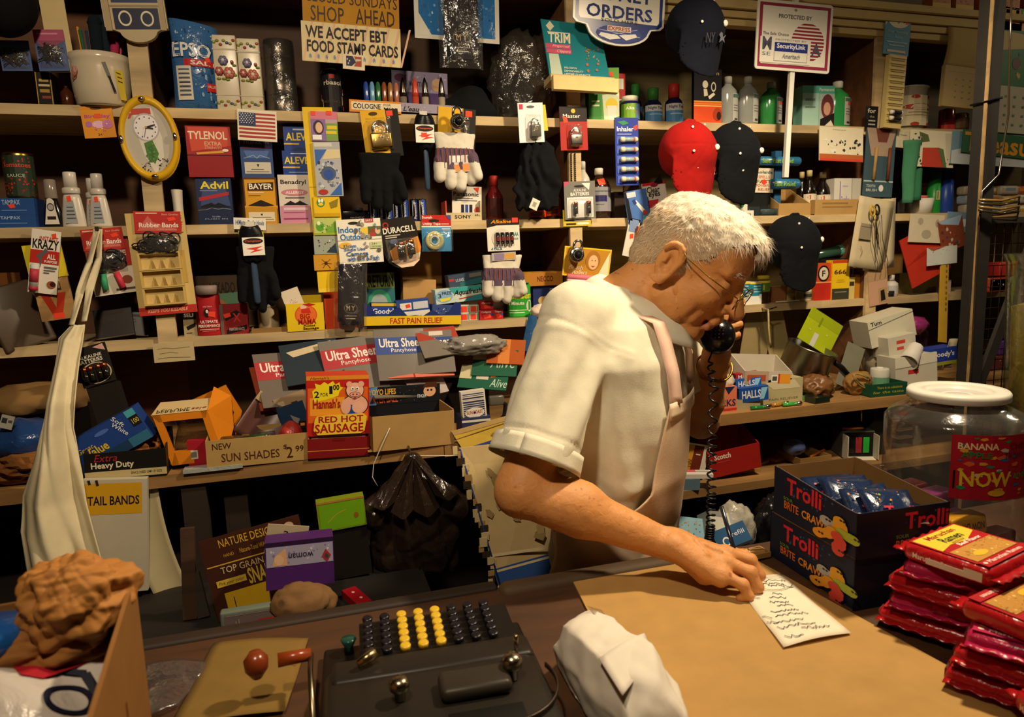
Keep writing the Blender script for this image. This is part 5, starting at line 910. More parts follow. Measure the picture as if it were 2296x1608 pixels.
# money orders sign
x,z,w_,h_ = dims((1282,-60,1486,104),F-.055);t = thing('service_sign','white and blue shaped sign about money orders at the top edge','sign',(x,F-.06,z),(math.radians(2),math.radians(2.2),0))
A = [(-w_/2,h_),(w_/2,h_),(w_/2,h_*.32),(w_*.46,h_*.27),(w_*.36,h_*.25)]+[(w_*.34*math.cos(q),h_*.22-h_*.22*math.sin(q)) for q in np.linspace(.1,PI-.1,14)]+[(-w_*.36,h_*.25),(-w_*.46,h_*.27),(-w_/2,h_*.32)]
b = B().prism(A,0,.006,mat('d9d6c8','l',.25));sc = lambda k_:[(a_*k_,h_*.55+(b2-h_*.55)*(k_+.005)) for a_,b2 in A]
b.face((-w_/2,0,h_),(w_,0,0),(0,0,-h_));b.k = 1
b.add([b.q(.5+a_/w_,1-b2/h_) for a_,b2 in sc(.95)],[tuple(range(len(A)))[::-1]],mat('2b3a78','l',.25));b.k = 3
b.add([b.q(.5+a_/w_,1-b2/h_) for a_,b2 in [(-w_*.44,h_),(w_*.44,h_),(w_*.44,h_*.36),(w_*.42,h_*.33),(-w_*.42,h_*.33),(-w_*.44,h_*.36)]],[tuple(range(6))[::-1]],mat('d9d6c8','l',.25));b.k = 5
b.pr("b MONEY .16 .22 .86 .4 2b3a78;b ORDERS .14 .46 .86 .64 2b3a78;t SOLD_HERE .3 .645 .7 .685 3a3428;e .5 .84 .25 .12 3a4a8a;l c8ccd8 .006 .27 .8 .73 .86;l c8ccd8 .006 .3 .9 .7 .76;r .37 .735 .63 .81 d8d2c4;b EXPRESS .38 .745 .62 .8 a8342c;p e8e6e0 .3 .84 .48 .86 .52 .9 .4 .93 .28 .88;p e8e6e0 .5 .86 .68 .82 .7 .86 .58 .92");b.build('sign_board',t)
# right bay of the top shelf
carton('medicine_carton','green and yellow powder medicine carton behind the teal clipper display','carton',(1322,152,1386,264),F+.03,.05,'5fa03a',"r 0 0 .42 1 3f8a3a;p e8c830 .4 .28 1 .2 1 .42 .4 .46;b neraflu .42 .3 .98 .4 2a3a1a;p d8e4c0 .44 .5 1 .46 1 .9 .5 .98;e .75 .68 .2 .12 e8cc3a;p eceadc .6 .7 .92 .7 .88 .98 .64 .98;r .1 .6 .35 .63 cfe0b8;r .1 .68 .35 .71 cfe0b8;r .6 .08 .8 .16 f0492c",z=Z1,yaw=-12)
carton('medicine_carton','red and white carton standing behind the green medicine carton','carton',(1383,165,1402,262),F+.07,.06,'b03030',"r .2 .1 .8 .3 e0d8cc;r .2 .5 .8 .6 e0d8cc",z=Z1)
NYQ = [(.95,0),(1,.02),(1,.5),(.9,.58),(.55,.66),(.5,.7)]
bottle('medicine_bottle','green-capped syrup bottle behind the white-capped jar','bottle',(1418,186,1446,268),F+.075,Z1,NYQ,'14143a','2f7a34','l','4f7aa8',cap=(.66,1,.62),lv=(.1,.46))
bottle('pill_jar','dark blue pill jar with white cap and green label','jar',(1402,212,1442,268),F+.015,Z1,[(.95,0),(1,.03),(1,.72),(.8,.8),(.8,.82)],'1c1c4a','e4ddc8','l','7fae3a',"r .55 0 1 1 5f86b0;b Alka .2 .2 .5 .4 e8e4d8;t cold .5 .45 .8 .6 d86a3a",cap=(.8,1,.86),lv=(.1,.68))
bottle('medicine_bottle','syrup bottle with green faceted cap and blue label','bottle',(1456,193,1492,271),F+.03,Z1,NYQ,'14143a','2f6a2c','l','4f8ac0',"r 0 0 1 .35 c0c4c8;b Night_Time .15 .08 .8 .28 2a2a3a;r .2 .5 .8 .56 a8c8e0",cap=(.66,1,.62),lv=(.03,.5),n=16)
bottle('medicine_bottle','syrup bottle with red faceted cap and blue label','bottle',(1503,184,1539,271),F+.03,Z1,NYQ,'14143a','a0281c','l','4f8ac0',"r 0 0 1 .35 c0c4c8;b Night_Time .15 .08 .8 .28 2a2a3a;r .2 .5 .8 .56 a8c8e0",cap=(.66,1,.62),lv=(.03,.5),n=16)
carton('shoe_insert_pack','black and orange flat pack of foot pads behind the red cap','pack',(1556,155,1618,275),F+.02,.012,'17141a',"r 0 .58 1 1 d24a22;r 0 .58 1 .6 e0a040;r 0 .66 1 .68 e8b860;r 0 .62 1 .65 e07a2a;t PRODUCTS .3 .06 .9 .1 d8c86a;o .7 .32 .09 .09 .03 cfc8b0;e .4 .28 .1 .07 cfc8b0;p cfc8b0 .34 .36 .46 .36 .5 .48 .36 .5;p d8d2b8 .5 .5 .7 .42 .76 .46 .56 .55;e .85 .82 .16 .12 a83a1c;e .9 .85 .08 .08 2a1814",z=Z1)
for r,c_,cc,cp,lb in (((1621,168,1663,279),'8f938e','b8b8b0','aeb0a8','clear rubbing alcohol bottle nearest the black foot pad pack'),((1666,168,1709,281),'868a86','aeb0a8','9ea098','clear rubbing alcohol bottle second from the foot pad pack'),((1718,180,1763,283),'2f8040','a8aca4','88948a','green rubbing alcohol bottle just left of the white sign pole'),((1868,178,1918,285),'2f8f4c','b4bab0','e4e2d8','green rubbing alcohol bottle with white cap beside the hair product box')):
    t = bottle('alcohol_bottle',lb,'bottle',r,F+.02,Z1,JUG,c_,cp,'l',None,cap=(.86,1,.36),flat=.72,group='rubbing alcohol bottles')
    x,z,w_,h_ = dims(r,F+.02);h_ = z+h_-Z1;b = B();b.sheet(lambda u,v:(w_*(.02+.42*u),-w_*.36*math.sqrt(max(.02,1-(.04+.84*u)**2))-.0008,h_*(.64-.58*v)),6,4,mat('a9a9a4' if c_ != '2f8f4c' else 'b4b0a8'));b.O,b.U,b.V = Vector((w_*.04,-w_*.365,h_*.62)),Vector((w_*.36,w_*.12,0)),Vector((0,0,-h_*.54));b.N = Vector((0,-1,0));b.k = 20
    b.pr("r .0 0 1 .12 4a6a58;"+("r .4 .14 .8 .26 e0402a;" if c_[0] == '2' else '')+"r .1 .4 .9 .42 6a6a6a;r .1 .5 .8 .52 6a6a6a;r .1 .6 .9 .62 6a6a6a;r .25 .9 .75 .97 3a3a3a");b.build('label',t)
carton('hair_colour_carton','pale teal carton with a portrait between green alcohol bottles','carton',(1802,192,1868,288),F+.03,.05,'7fc0ae',"r 0 0 .5 1 a2c8ba;r 0 0 1 .18 58a898;b Permanent .52 .05 .98 .13 c8e0d8;r .52 .2 1 1 a8b8b0;e .78 .5 .2 .3 6a3038;e .77 .55 .11 .16 c89a80;p 1c1618 .56 .8 1 .65 1 1 .56 1;p d8d0c0 .68 .98 .9 .82 1 .98;t tint .08 .3 .4 .36 3a6a60;r .08 .5 .4 .52 5a7a70",z=Z1,yaw=-6)
# security sign on a white post
x,z,w_,h_ = dims((1701,4,1861,160),F-.10);t = thing('security_sign','white security sign with dark red border on a slim white post','sign',(x,F-.10,z+h_/2),(math.radians(0),math.radians(2.2),math.radians(-4)))
b = B();b.prism([(-w_/2+.008*(1-math.cos(a0+PI/2*0)) if 0 else sx*(w_/2-.008)+.008*math.cos(q),sz*(h_/2-.008)+.008*math.sin(q)) for sx,sz,q0 in ((1,1,0),(-1,1,PI/2),(-1,-1,PI),(1,-1,3*PI/2)) for q in (q0,q0+PI/6,q0+PI/3,q0+PI/2)],0,.004,mat('d2cfc4'))
b.face((-w_/2,0,h_/2),(w_,0,0),(0,0,-h_)).pr("r .03 .04 .97 .96 8a2a42;r .07 .085 .93 .915 d8d5ca;e .5 .12 .02 .02 8a8880;b PROTECTED_BY .28 .19 .72 .25 3a3a44;"+';'.join("p 8a2438 %.3f %.3f %.3f %.3f %.3f %.3f %.3f %.3f" % (.68-d_,y_,.68+d_,y_,.68+d2,y_+.026,.68-d2,y_+.026) for y_,d_,d2 in [(.30+.05*i,.22*math.sqrt(max(0,1-((.30+.05*i-.57)/.28)**2)),.22*math.sqrt(max(0,1-((.326+.05*i-.57)/.28)**2))) for i in range(11)])+";r .05 .53 .72 .9 d8d5ca;t The_Safe_Choice .08 .46 .42 .5 6a6a74;b M .08 .53 .2 .72 4a4a5c;t SE .08 .75 .19 .8 5a5a64;b A .73 .58 .86 .76 4a4a5c;t PROTECTED_BY .25 .55 .66 .575 8a8a90;r .24 .6 .68 .73 26307a;b SecurityLink .27 .615 .65 .705 e4e4ec;r .235 .73 .24 .87 8a8a98;r .675 .73 .68 .87 8a8a98;r .235 .865 .68 .87 8a8a98;i Ameritech .34 .76 .58 .83 7a7a84;r .3 .905 .64 .91 a0a0a0");b.build('sign_panel',t)
zb = at(1765,398,F-.09).z;b = B().box(-.007,.007,.004,.016,zb-z-h_/2,2.3-z-h_/2,mat('cfcdc6'));b.build('post',t,(.004,0,0))
# chap stick strip
x,z,w_,h_ = dims((1975,16,2032,288),F-.03);t = thing('lip_balm_display','blue-headed cream display strip holding two lip balm sticks','display',(x,F-.022,z),(0,math.radians(3.0),0))
b = B().box(-w_*.5,w_*.5,-.002,.002,h_*.62,h_,mat('4f86a4')).face((-w_*.5,-.002,h_),(w_,0,0),(0,0,-h_*.38)).pr("p c8b89a 0 0 .4 0 0 .4;e .52 .26 .4 .16 dcd2b4;b chap-et .2 .18 .84 .33 1c1a1e;p 5a7a4a .5 .08 .8 .05 .85 .16 .6 .18;p f0492c .78 .24 .9 .2 .92 .3 .8 .33;t Deep_Moisturizing .14 .48 .9 .54 a8c8d4;t Action .4 .58 .7 .64 a8c8d4;r .1 .72 .9 .74 a8c8d4;r .2 .79 .8 .81 a8c8d4;r .14 .9 .86 .95 c8b89a");b.build('header_card',t)
b = B().box(-w_*.34,w_*.34,-.014,.002,0,h_*.61,mat('c6b274'))
for i in range(12):b.box(-w_*.24,w_*.24,-.0165,-.014,h_*(.045+.047*i),h_*(.062+.047*i),mat('a8935a')).box(-w_*.28,w_*.28,-.019,-.014,h_*(.062+.047*i),h_*(.074+.047*i),mat('d0bd80'))
b.build('holder',t)
for i in (0,1):b = B().tube([(-.018,-.0255,h_*(.075+.05*i)),(-.012,-.0255,h_*(.075+.05*i)),(.016,-.0255,h_*(.073+.05*i)),(.02,-.0255,h_*(.073+.05*i))],[.0045,.0062,.0062,.006],mat('1d2028','l'),10).tube([(-.024,-.0255,h_*(.0755+.05*i)),(-.013,-.0255,h_*(.075+.05*i))],.0066,mat('d8d4c8'),10).tube([(.0165,-.0255,h_*(.0735+.05*i)),(.021,-.0255,h_*(.0735+.05*i))],.0066,mat('d8d4c8'),10);b.build('lip_balm_stick',t)
card('black_medicine_card','small black card with white lettering beside the lip balm display','card',(1942,238,1968,290),F-.012,'15161c',"b for .1 .1 .8 .3 c8c4b8;t the .3 .4 .7 .5 a8a498;r .2 .6 .8 .66 a8a498;r .2 .76 .8 .82 a8a498",roll=2)
# ---------------------------------------------------------------- second shelf, left to right
x0_ = F+.01
TM = [(.96,0),(1,.02),(1,.96),(.96,1)]
carton('blue_carton','lower flat blue carton with a red price sticker at the far left','carton',(-20,482,82,517),F+.015,.07,'234a8c',"b TAMPAX .22 .1 .66 .34 9ab4d8;r .2 .6 .8 .68 5a80b8",z=Z2,group='flat blue cartons')
x,z,w_,h_ = dims((-20,446,82,482),F+.015);zt = dims((-20,482,82,517),F+.015);ztop = zt[1]+zt[3]
carton('blue_carton','upper flat blue carton under the tomato can at the far left','carton',(-16,444,78,482),F+.018,.07,'234a8c',"b TAMPAX .22 .1 .66 .4 9ab4d8;p f0492c .36 .4 .5 .34 .54 .56 .4 .6;r .2 .7 .8 .76 5a80b8",z=ztop+.0003,group='flat blue cartons')
q2 = dims((-16,444,78,482),F+.018);zt2 = q2[1]+q2[3]
bottle('tomato_can','tall gold-edged can with tomato label stacked at the far left','can',(0,340,70,446),F+.02,zt2+.0005,TM,'b08a3a','b08a3a','m','2c3a2a',"r 0 .0 .1 1 a8843a;c 40 b02a22,c83a2a,8a201c 5 .1 .55 .95 .98;c 26 b03a2a,2a5a3a 9 .15 .05 .9 .45;b Tomatoes .2 .18 .85 .3 c84a3a;t SAUCE .3 .46 .7 .54 c8c8b0",cap=(.995,1.0,.94),lv=(.04,.93))
x,z,w_,h_ = dims((86,400,132,509),F+.012);h_ = z+h_-Z2;t = thing('polish_bottle','black bottle with clear cap and white arched label','bottle',(x,F+.035,Z2))
b = B().lathe([(.95*w_/2,0),(w_/2,.004),(.95*w_/2,h_*.3),(.6*w_/2,h_*.56),(.5*w_/2,h_*.6)],mat('121216','l'),20,sy=.62);b.build('body',t);B().lathe([(.62*w_/2,h_*.6),(.66*w_/2,h_*.62),(.6*w_/2,h_*.98),(.5*w_/2,h_)],mat('8a8074','l'),18).build('cap',t)
b = B().face((-w_*.36,-w_*.325,h_*.6),(w_*.72,0,0),(0,0,-h_*.56));b.pr("p d8d2c4 .3 .02 .5 -.02 .7 .04 1 .95 .0 .95;e .5 .32 .25 .15 3a3038;e .5 .32 .2 .11 a8a09c;r .2 .66 .8 .78 2a1a18");b.V = b.V;o = b.build('label',t)
def lotion(label,r,tall=1):
    x,z,w,h = dims(r,F+.02);h = z+h-Z2;t = thing('lotion_bottle',label,'bottle',(x,F+.02+w*.3,Z2),group='white polish bottles');R_ = w/2
    B().lathe([(.97*R_,0),(R_,.004),(.9*R_,h*.25),(.72*R_,h*.52),(.62*R_,h*.60)],mat('cfc8ba','l',.3),20,sy=.55).lathe([(.66*R_,h*.605),(.72*R_,h*.62),(.72*R_,h*.7),(.62*R_,h*.72)],mat('c9c2b4','l',.3),20,sy=.7).build('body',t);B().lathe([(.55*R_,h*.72),(.52*R_,h*.985),(.46*R_,h)],mat('d6d0c4','l',.3),18,sy=.8).build('cap',t)
    b = B().face((-R_*.62,-R_*.56,h*.5),(R_*1.1,0,0),(0,0,-h*.44));b.pr("p 9aa0a4 .2 .05 .75 .05 .95 .98 .05 .98;r .25 .3 .7 .34 4a4f5a;r .22 .45 .75 .5 4a4f5a;r .2 .6 .8 .64 4a4f5a;r .18 .75 .82 .79 4a4f5a;p f0492c .3 -.12 .6 -.16 .66 .06 .36 .1");b.build('label',t)
lotion('white polish bottle with red sticker next to the black bottle',(128,384,186,511));lotion('white polish bottle with red sticker right of its twin',(192,388,244,511));lotion('white polish bottle half hidden between its two twins',(168,392,210,506))
bpy.data.objects['lotion_bottle.002'].location.y += .06
x,z,w_,h_ = dims((381,424,412,514),F+.01);h_ = z+h_-Z2;b = B();b.sheet(lambda u,v:(w_*.42*math.sin(2*PI*u)*(1-.15*math.sin(PI*v)),.025+.02*math.cos(2*PI*u),h_*v),20,8,mat('d6cfc0','p'));b.lathe([(w_*.4,h_*.98),(.002,h_*1.0)],mat('d0c8b8','p'),14,c=(0,.025,0),sy=.9);tag(b.build('paper_roll',None,(x,F+.01,Z2)),'short rolled white paper standing beside the left upright','paper')
# medicine dispensers, stacked two high
def dispenser(label,r,Y,z,col,code,low='',yaw=0,name='medicine_dispenser',dep=.06,cut='0c0c12'):
    x,z0,w,h = dims(r,Y);h = h+z0-z;t = thing(name,label,'medicine box',(x,Y,z),(0,0,math.radians(yaw)),'medicine dispenser boxes');m = mat(col)
    B().box(-w/2,w/2,0,dep,0,h,m).face((-w/2,0,h),(w,0,0),(0,0,-h)).pr(code).build('carton',t)
    if low:b = B().box(-w*.47,w*.47,-.012,-.001,0,h*.36,mat(low.split(';')[0]));b.face((-w*.47,-.012,h*.36),(w*.94,0,0),(0,0,-h*.36)).pr(';'.join(low.split(';')[1:]));b.build('dispensing_lip',t)
    return z+h
zt = dispenser('navy tablet dispenser with yellow lettering under the red dispenser',(442,398,521,503),F+.02,Z2,'1c2c54',"p 3a4a78 .2 .1 .8 .1 .95 .6 .1 .6;b Advil .12 .08 .92 .24 e8d43a;r .1 .27 .6 .285 8a94b8;p b02a34 .06 .42 .92 .3 .92 .37 .06 .5;p 0a0c18 .1 .6 .4 .53 .5 .57 .6 .53 .92 .62 .92 .68 .1 .68","1a2648;l c8c8c8 .012 0 .15 .25 .12 .4 .02 .6 .1 .75 .05 1 .12;t TO_OPEN .4 .5 .64 .58 a8b0c8;t PUSH_IN .18 .64 .86 .7 a8b0c8")
dispenser('red tablet dispenser stacked on the navy dispenser',(420,283,520,399),F+.015,zt+.0004,'a01c20',"p c84a34 .05 .02 .95 .02 1 .38 .1 .5;b TYLENOL .05 .1 .92 .26 ecdcc4;b EXTRA .4 .3 .78 .38 e0b090;t STRENGTH .4 .4 .78 .45 e0b090;p d89a3a .2 .52 .8 .47 .82 .52 .22 .56;e .86 .47 .07 .03 e8e0d0;r 0 .56 1 .575 2a0a0c;r 0 .58 1 1 8f151c",yaw=2)
zt = dispenser('yellow tablet dispenser with white lettering under the blue dispenser',(548,398,622,500),F+.02,Z2,'d49a1e',"r 0 0 1 .04 5a3418;r 0 0 .04 .6 5a3418;r .96 0 1 .6 5a3418;p 3a1c10 .14 .12 .92 .1 .9 .28 .12 .28;b BAYER .17 .13 .88 .25 f0ead8;r .14 .31 .6 .34 e8c8a0;r .14 .38 .5 .39 8a5a18;p 1a120c .1 .6 .5 .48 .9 .6 .6 .62","c08a1c;r .08 .3 .92 .85 d8cdb0;p 2a2018 .46 .4 .54 .4 .5 .54;r .2 .6 .8 .64 6a5a3a;r .12 .72 .88 .76 6a5a3a")
dispenser('blue tablet dispenser with a white slip stacked on the yellow dispenser',(540,312,612,399),F+.025,zt+.0004,'2c4a84',"r 0 0 1 .16 3a3048;b TYLENOL_PM .1 .04 .9 .13 8a8a98;r .05 .2 .95 .24 7a2a4a;p 4a6aa8 .1 .3 .9 .3 .8 .5 .2 .5;l a8b8d0 .012 .1 .5 .4 .42 .5 .5 .6 .42 .9 .5;r .1 .6 .92 .9 cdc6b6;p 1c1c1c .48 .65 .56 .65 .52 .74;r .3 .78 .7 .8 6a6a6a;r .15 .84 .86 .86 6a6a6a")
zt = dispenser('white and pink allergy tablet dispenser under the blue and yellow boxes',(626,392,697,500),F+.02,Z2,'d8d0c4',"b Benadryl .08 .1 .88 .22 2a2430;o .5 .36 .42 .07 .4 c07a8a;e .5 .36 .4 .06 c8808f;b ALLERGY .22 .33 .8 .39 f0e4e0;r .2 .46 .8 .48 4a444c;p 121014 .12 .62 .35 .53 .5 .58 .65 .53 .92 .62","c888a4;r .1 .1 .9 .25 d8c4cc;r .1 .35 .8 .4 a85a80;r .08 .7 .9 .78 9a3a68")
x,z,w_,h_ = dims((634,340,697,394),F+.02)
z2 = dispenser('lower of two blue boxes with yellow lettering on the allergy dispenser',(634,338,697,393),F+.022,zt+.0004,'1f3f8e',"b ALEVE .06 .25 .94 .55 ecd23a;r .0 .66 .6 .72 e8b83a;r .3 .1 .9 .14 c8d0e8;r .2 .88 .9 .92 8aa0d0")
dispenser('upper of two blue boxes with yellow lettering on the allergy dispenser',(636,282,697,339),F+.024,z2+.0004,'1f3f8e',"b ALEVE .08 .28 .98 .6 ecd23a;r .0 .7 .55 .76 e8b83a;r .35 .12 .95 .18 c8d0e8;p 15305f .2 1 .5 .85 .9 .95 .9 1")
# tape reels, batteries
x,z,w_,h_ = dims((766,450,828,488),F+.02);b = B().rbox(-w_/2,w_/2,0,.05,0,h_*.72,mat('15151a','l'),.004).lathe([(.012,0),(.012,.006)],mat('2a2a30'),14,c=(w_*.1,.0,h_*.72));b.face((-w_/2,-.0003,h_*.7),(w_,0,0),(0,0,-h_*.7)).pr("t MAGNETIC .3 .5 .8 .65 8a8a90");tag(b.build('black_device',None,(x,F+.02,Z2)),'small black boxy device at the left of the D cell batteries','device')
for i,px_ in enumerate((838,855,872,889,908,932,948)):
    q = at(px_,487,F+.025+.012*(i % 2));h = at(px_,444,q.y).z-Z2;t = thing('battery',['first','second','third','fourth','fifth','sixth','last'][i]+' from the left of the black and blue D cells on the middle shelf','battery',(q.x,q.y+.012,Z2),(0,0,i*.8),'loose D cell batteries');R_ = .0125
    B().lathe([(R_*.96,0),(R_,.001),(R_,h*.93),(R_*.94,h*.95)],mat('13131a','l',.2),18).lathe([(R_*.3,h*.95),(R_*.3,h),(0.001,h)],mat('b0aca4','m'),10).build('cell',t)
    b = B();b.bend = lambda u,v,k:Vector(((R_+k)*math.sin((u-.5)*3-i*.8),-(R_+k)*math.cos((u-.5)*3-i*.8),h*(.92-.86*v)));b.U = Vector((R_*3,0,0));b.V = Vector((0,0,-h));b.pr("r .5 0 .78 1 2448a8;b Panasonic .1 .42 .9 .6 d8d4d0 90;r .3 .02 .34 .98 c8c4bc");b.build('sleeve_print',t)
card('battery_card','white battery card standing in the small display tray','batteries',(1014,418,1080,480),F+.022,'ddd6c8',"b Panasonic .04 .2 .9 .36 1c1a20;r .1 .42 .7 .45 5a5a70;r .1 .5 .85 .53 5a5a70;r .3 .66 .4 1 1a1a26;r .44 .66 .54 1 2a4a9a;r .58 .66 .68 1 1a1a26;p e0402a .72 .05 .92 .02 .88 .22;e .85 .85 .1 .12 b84a3c",roll=2)
x,z,w_,h_ = dims((1000,450,1080,490),F+.004);h_ = z+h_-Z2;b = B().box(-w_/2,w_/2,0,.003,0,h_*.4,mat('c8b890','k')).box(-w_/2,-w_/2+.003,.003,.06,0,h_,mat('c84a3c')).box(w_/2-.003,w_/2,.003,.06,0,h_,mat('c8b890','k')).box(-w_/2,w_/2,.003,.06,0,.003,mat('c8b890','k')).face((-w_/2,0,h_*.4),(w_,0,0),(0,0,-h_*.4)).pr("b SONY .24 .3 .7 .75 2a241c;t 49c .8 .2 .95 .5 2a241c");tag(b.build('battery_tray',None,(x,F+.004,Z2)),'small tan battery display tray at the shelf edge','tray')
bottle('red_bottle','dark red bottle standing behind the black garment','bottle',(1094,392,1132,490),F+.05,Z2,[(.95,0),(1,.04),(1,.55),(.5,.72),(.4,.8)],'5a1410','8a2018','l','3a1410',cap=(.78,1,.5),lv=(.1,.5))
for r,lb in (((1192,438,1228,489),'orange-labelled jar left of another on the middle shelf'),((1228,418,1262,489),'orange-capped jar next to the white battery blister')):
    bottle('medicine_jar',lb,'jar',r,F+.03,Z2,[(.95,0),(1,.03),(1,.7),(.75,.8),(.7,.84)],'3a1a10','d85a1e' if r[0] > 1200 else '1c1412','l','d0521c',"r .1 .6 .6 .9 6a3a20;r .3 .2 .7 .5 2a1410",cap=(.8,1,.8),lv=(.12,.66),group='orange labelled jars')
bottle('alcohol_bottle','white plastic bottle with a yellow label behind the upright battery blister','bottle',(1298,360,1330,487),F+.06,Z2,JUG,'c8c4b8','d8d4c8','l','d8bc2a',cap=(.86,1,.36),lv=(.06,.5))
bottle('peroxide_bottle','dark brown peroxide bottle with a grey label on the middle shelf','bottle',(1330,374,1378,488),F+.03,Z2,JUG,'2a1c14','cfc8b8','l','8a8a90',"r .1 .35 .6 .6 2a2a5a;r .1 .15 .8 .2 5a5a60;r .1 .7 .5 .73 5a5a60;p f0492c .3 -.3 .5 -.34 .56 -.1 .36 -.06",cap=(.87,1,.38),lv=(.15,.62))
bottle('clear_bottle','amber bottle half hidden behind the blue inhaler card','bottle',(1408,372,1448,487),F+.09,Z2,JUG,'7a5a2c','cfc8b8','l','a88a4a',cap=(.87,1,.38),lv=(.15,.6))
carton('dark_carton','dark brown carton behind the blue dental card','carton',(1378,430,1402,487),F+.04,.05,'2c2018',z=Z2)
card('dental_card','blue card with a white applicator tilted on the middle shelf','card',(1404,426,1454,500),F-.012,'4a70b4',"p 1a1a22 0 .0 .14 .02 .2 .9 .02 .85;r .1 .04 .5 .2 c8ccd8;p e8e6e0 .38 .34 .48 .3 .86 .68 .76 .78;e .8 .72 .1 .08 c04a4a;p 2a3f7a .3 .3 .42 .26 .5 .4 .38 .44",roll=-9)
carton('eye_drop_carton','white and red eye drop carton tilted under the red cap','carton',(1448,408,1500,482),F+.03,.02,'e0d8cc',"r 0 0 1 .08 c82a34;p 14141a .5 0 .8 -.2 .9 .05 .6 .08;b Clear .16 .12 .72 .3 2a2430;b eyes .22 .3 .72 .46 2a2430;e .5 .08 .16 .06 8a2a3a;r 0 .5 .62 .72 c83a44;p e4c8c8 .6 .55 .8 .6 .95 .95 .5 .95;e .72 .8 .1 .12 b85a78",z=Z2+.004,roll=-7)
x,z,w_,h_ = dims((1400,490,1430,576),F-.01);b = B().box(-w_*.42,w_*.42,0,.002,-h_/2,h_/2,mat('d6d0c2')).face((-w_*.42,0,h_/2),(w_*.84,0,0),(0,0,-h_)).pr("r .1 .02 .9 .35 7a90b8;p f0492c .3 .42 .6 .38 .66 .5 .36 .54;p f0492c .55 .85 .9 .8 .95 .95 .6 .98");tag(b.build('toothbrush_card',None,(x,F-.012,z+h_/2),(0,math.radians(13),0)),'slanted white and blue card hanging near the back of the head','card')
x,z,w_,h_ = dims((1436,484,1474,570),F-.014);b = B().box(-w_*.42,w_*.42,0,.002,-h_/2,h_/2,mat('9ed0c0')).face((-w_*.42,0,h_/2),(w_*.84,0,0),(0,0,-h_)).pr("r 0 0 1 .12 4aa8a0;p e8d83a 0 .12 .4 .2 .1 .4;p f0492c .2 .1 .5 .06 .55 .2 .25 .24;b Copper .2 .3 .5 .8 3a7a80 90");tag(b.build('teal_card',None,(x,F-.016,z+h_/2),(0,math.radians(6),0)),'teal hanging card right behind the white hair','card')
carton('orange_tube_carton','thin orange carton leaning between slanted hanging cards','carton',(1424,508,1440,566),F-.03,.012,'b85a28',"r .3 .5 .6 .7 e8d8c0",roll=8)
# right bay of second shelf
x,z,w_,h_ = dims((1672,384,1742,485),F+.03);h_ = z+h_-Z2;t = thing('antacid_display','clear plastic antacid dispenser with a white sign above shelf three tubes','display',(x,F+.03,Z2))
b = B().box(-w_/2,w_*.28,0,.002,0,h_*.95,mat('9aa2a0','t',.1)).box(-w_/2,w_*.28,.05,.053,0,h_*.95,mat('6a7478')).box(-w_/2,-w_/2+.002,0,.05,0,h_*.95,mat('9aa2a0','t',.1)).box(w_*.28,w_*.28+.002,0,.05,0,h_*.95,mat('9aa2a0','t',.1)).box(-w_/2,w_*.5,-.02,.05,0,.002,mat('9aa2a0','t',.1)).box(-w_/2,w_*.5,-.022,-.02,0,h_*.16,mat('9aa2a0','t',.1));b.build('case',t)
B().tube([(-w_*.05,-.01,.012),(w_*.42,-.01,.012)],.009,mat('7fa0b0','l'),10).build('tablet_roll',t)
card('antacid_sign','white sign with red lettering on the clear antacid dispenser','sign',(1692,377,1734,432),F+.026,'d8cfb8',"b Rolaids .06 .1 .94 .22 2a3a3a;t SPELLS .2 .3 .8 .42 b8502c;b FAST .1 .48 .9 .62 6a6a3a;e .5 .56 .14 .1 e8402a;t POWERFUL .1 .66 .9 .76 b8502c;t RELIEF .2 .82 .8 .92 b8502c",roll=1)
for r,lb,tx in (((1702,350,1798,371),'upper blue roll lettered with fast relief behind the sign post','Safe._Fast_Relief.'),((1730,400,1795,424),'lower blue roll lettered with fast relief behind the sign post','Fast_Relief.')):
    x,z,w,h = dims(r,F+.02);b = B().tube([(-w/2,0,0),(w/2-.006,0,0),(w/2,0,0)],[h/2,h/2,h*.4],mat('2a6a94','l',.3),16);b.bend = lambda u,v,k:Vector((w*(u-.5),-(h/2+.0006+k)*math.cos((v-.5)*2),(h/2+.0006+k)*math.sin((.5-v)*2)));b.U = Vector((w,0,0));b.V = Vector((0,0,-h));b.k = 3;b.pr("b %s .06 .3 .8 .75 8ab040" % tx);tag(b.build('poster_roll',None,(x,F+.03,z+h/2)),lb,'display tube')
B().box(-.012,.012,0,.02,-.1,.06,mat('2a5a84')).build('roll_bracket',bpy.data.objects['antacid_display'],(.075,.02,.14))
x,z,w_,h_ = dims((1744,448,1815,484),F+.01)
def tray(name,label,cat,x,Y,z,w,d,h,m,hf=None,th=.003,yaw=0,group=None,code='',hb=None,roll=0):
    hf = h if hf is None else hf;hb = h if hb is None else hb;b = B().box(-w/2,w/2,0,th,0,hf,m).box(-w/2,w/2,d-th,d,0,hb,m).box(-w/2,w/2,th,d-th,0,th,m)
    for sx in (-1,1):b.prism([(th,0),(d-th,0),(d-th,hb),(th,hf)],sx*w/2-(th if sx > 0 else 0),sx*w/2+(0 if sx > 0 else th),m,'x')
    b.face((-w/2,0,hf),(w,0,0),(0,0,-hf)).pr(code);return tag(b.build(name,None,(x,Y,z),(0,math.radians(roll),math.radians(yaw))),label,cat,group)
tray('cardboard_tray','short brown cardboard tray with a tall back left of the dark bottles','tray',x,F+.004,Z2,w_,.12,h_*2,mat('a88650','k'),h_*.75)
x,z,w_,h_ = dims((1826,450,1930,484),F+.008);tray('cardboard_tray','brown cardboard tray holding dark bottles and a white box','tray',x,F+.004,Z2,w_,.13,h_,mat('a88650','k'),code="r .15 .2 .7 .3 8a6a3a;r .15 .45 .8 .52 8a6a3a")
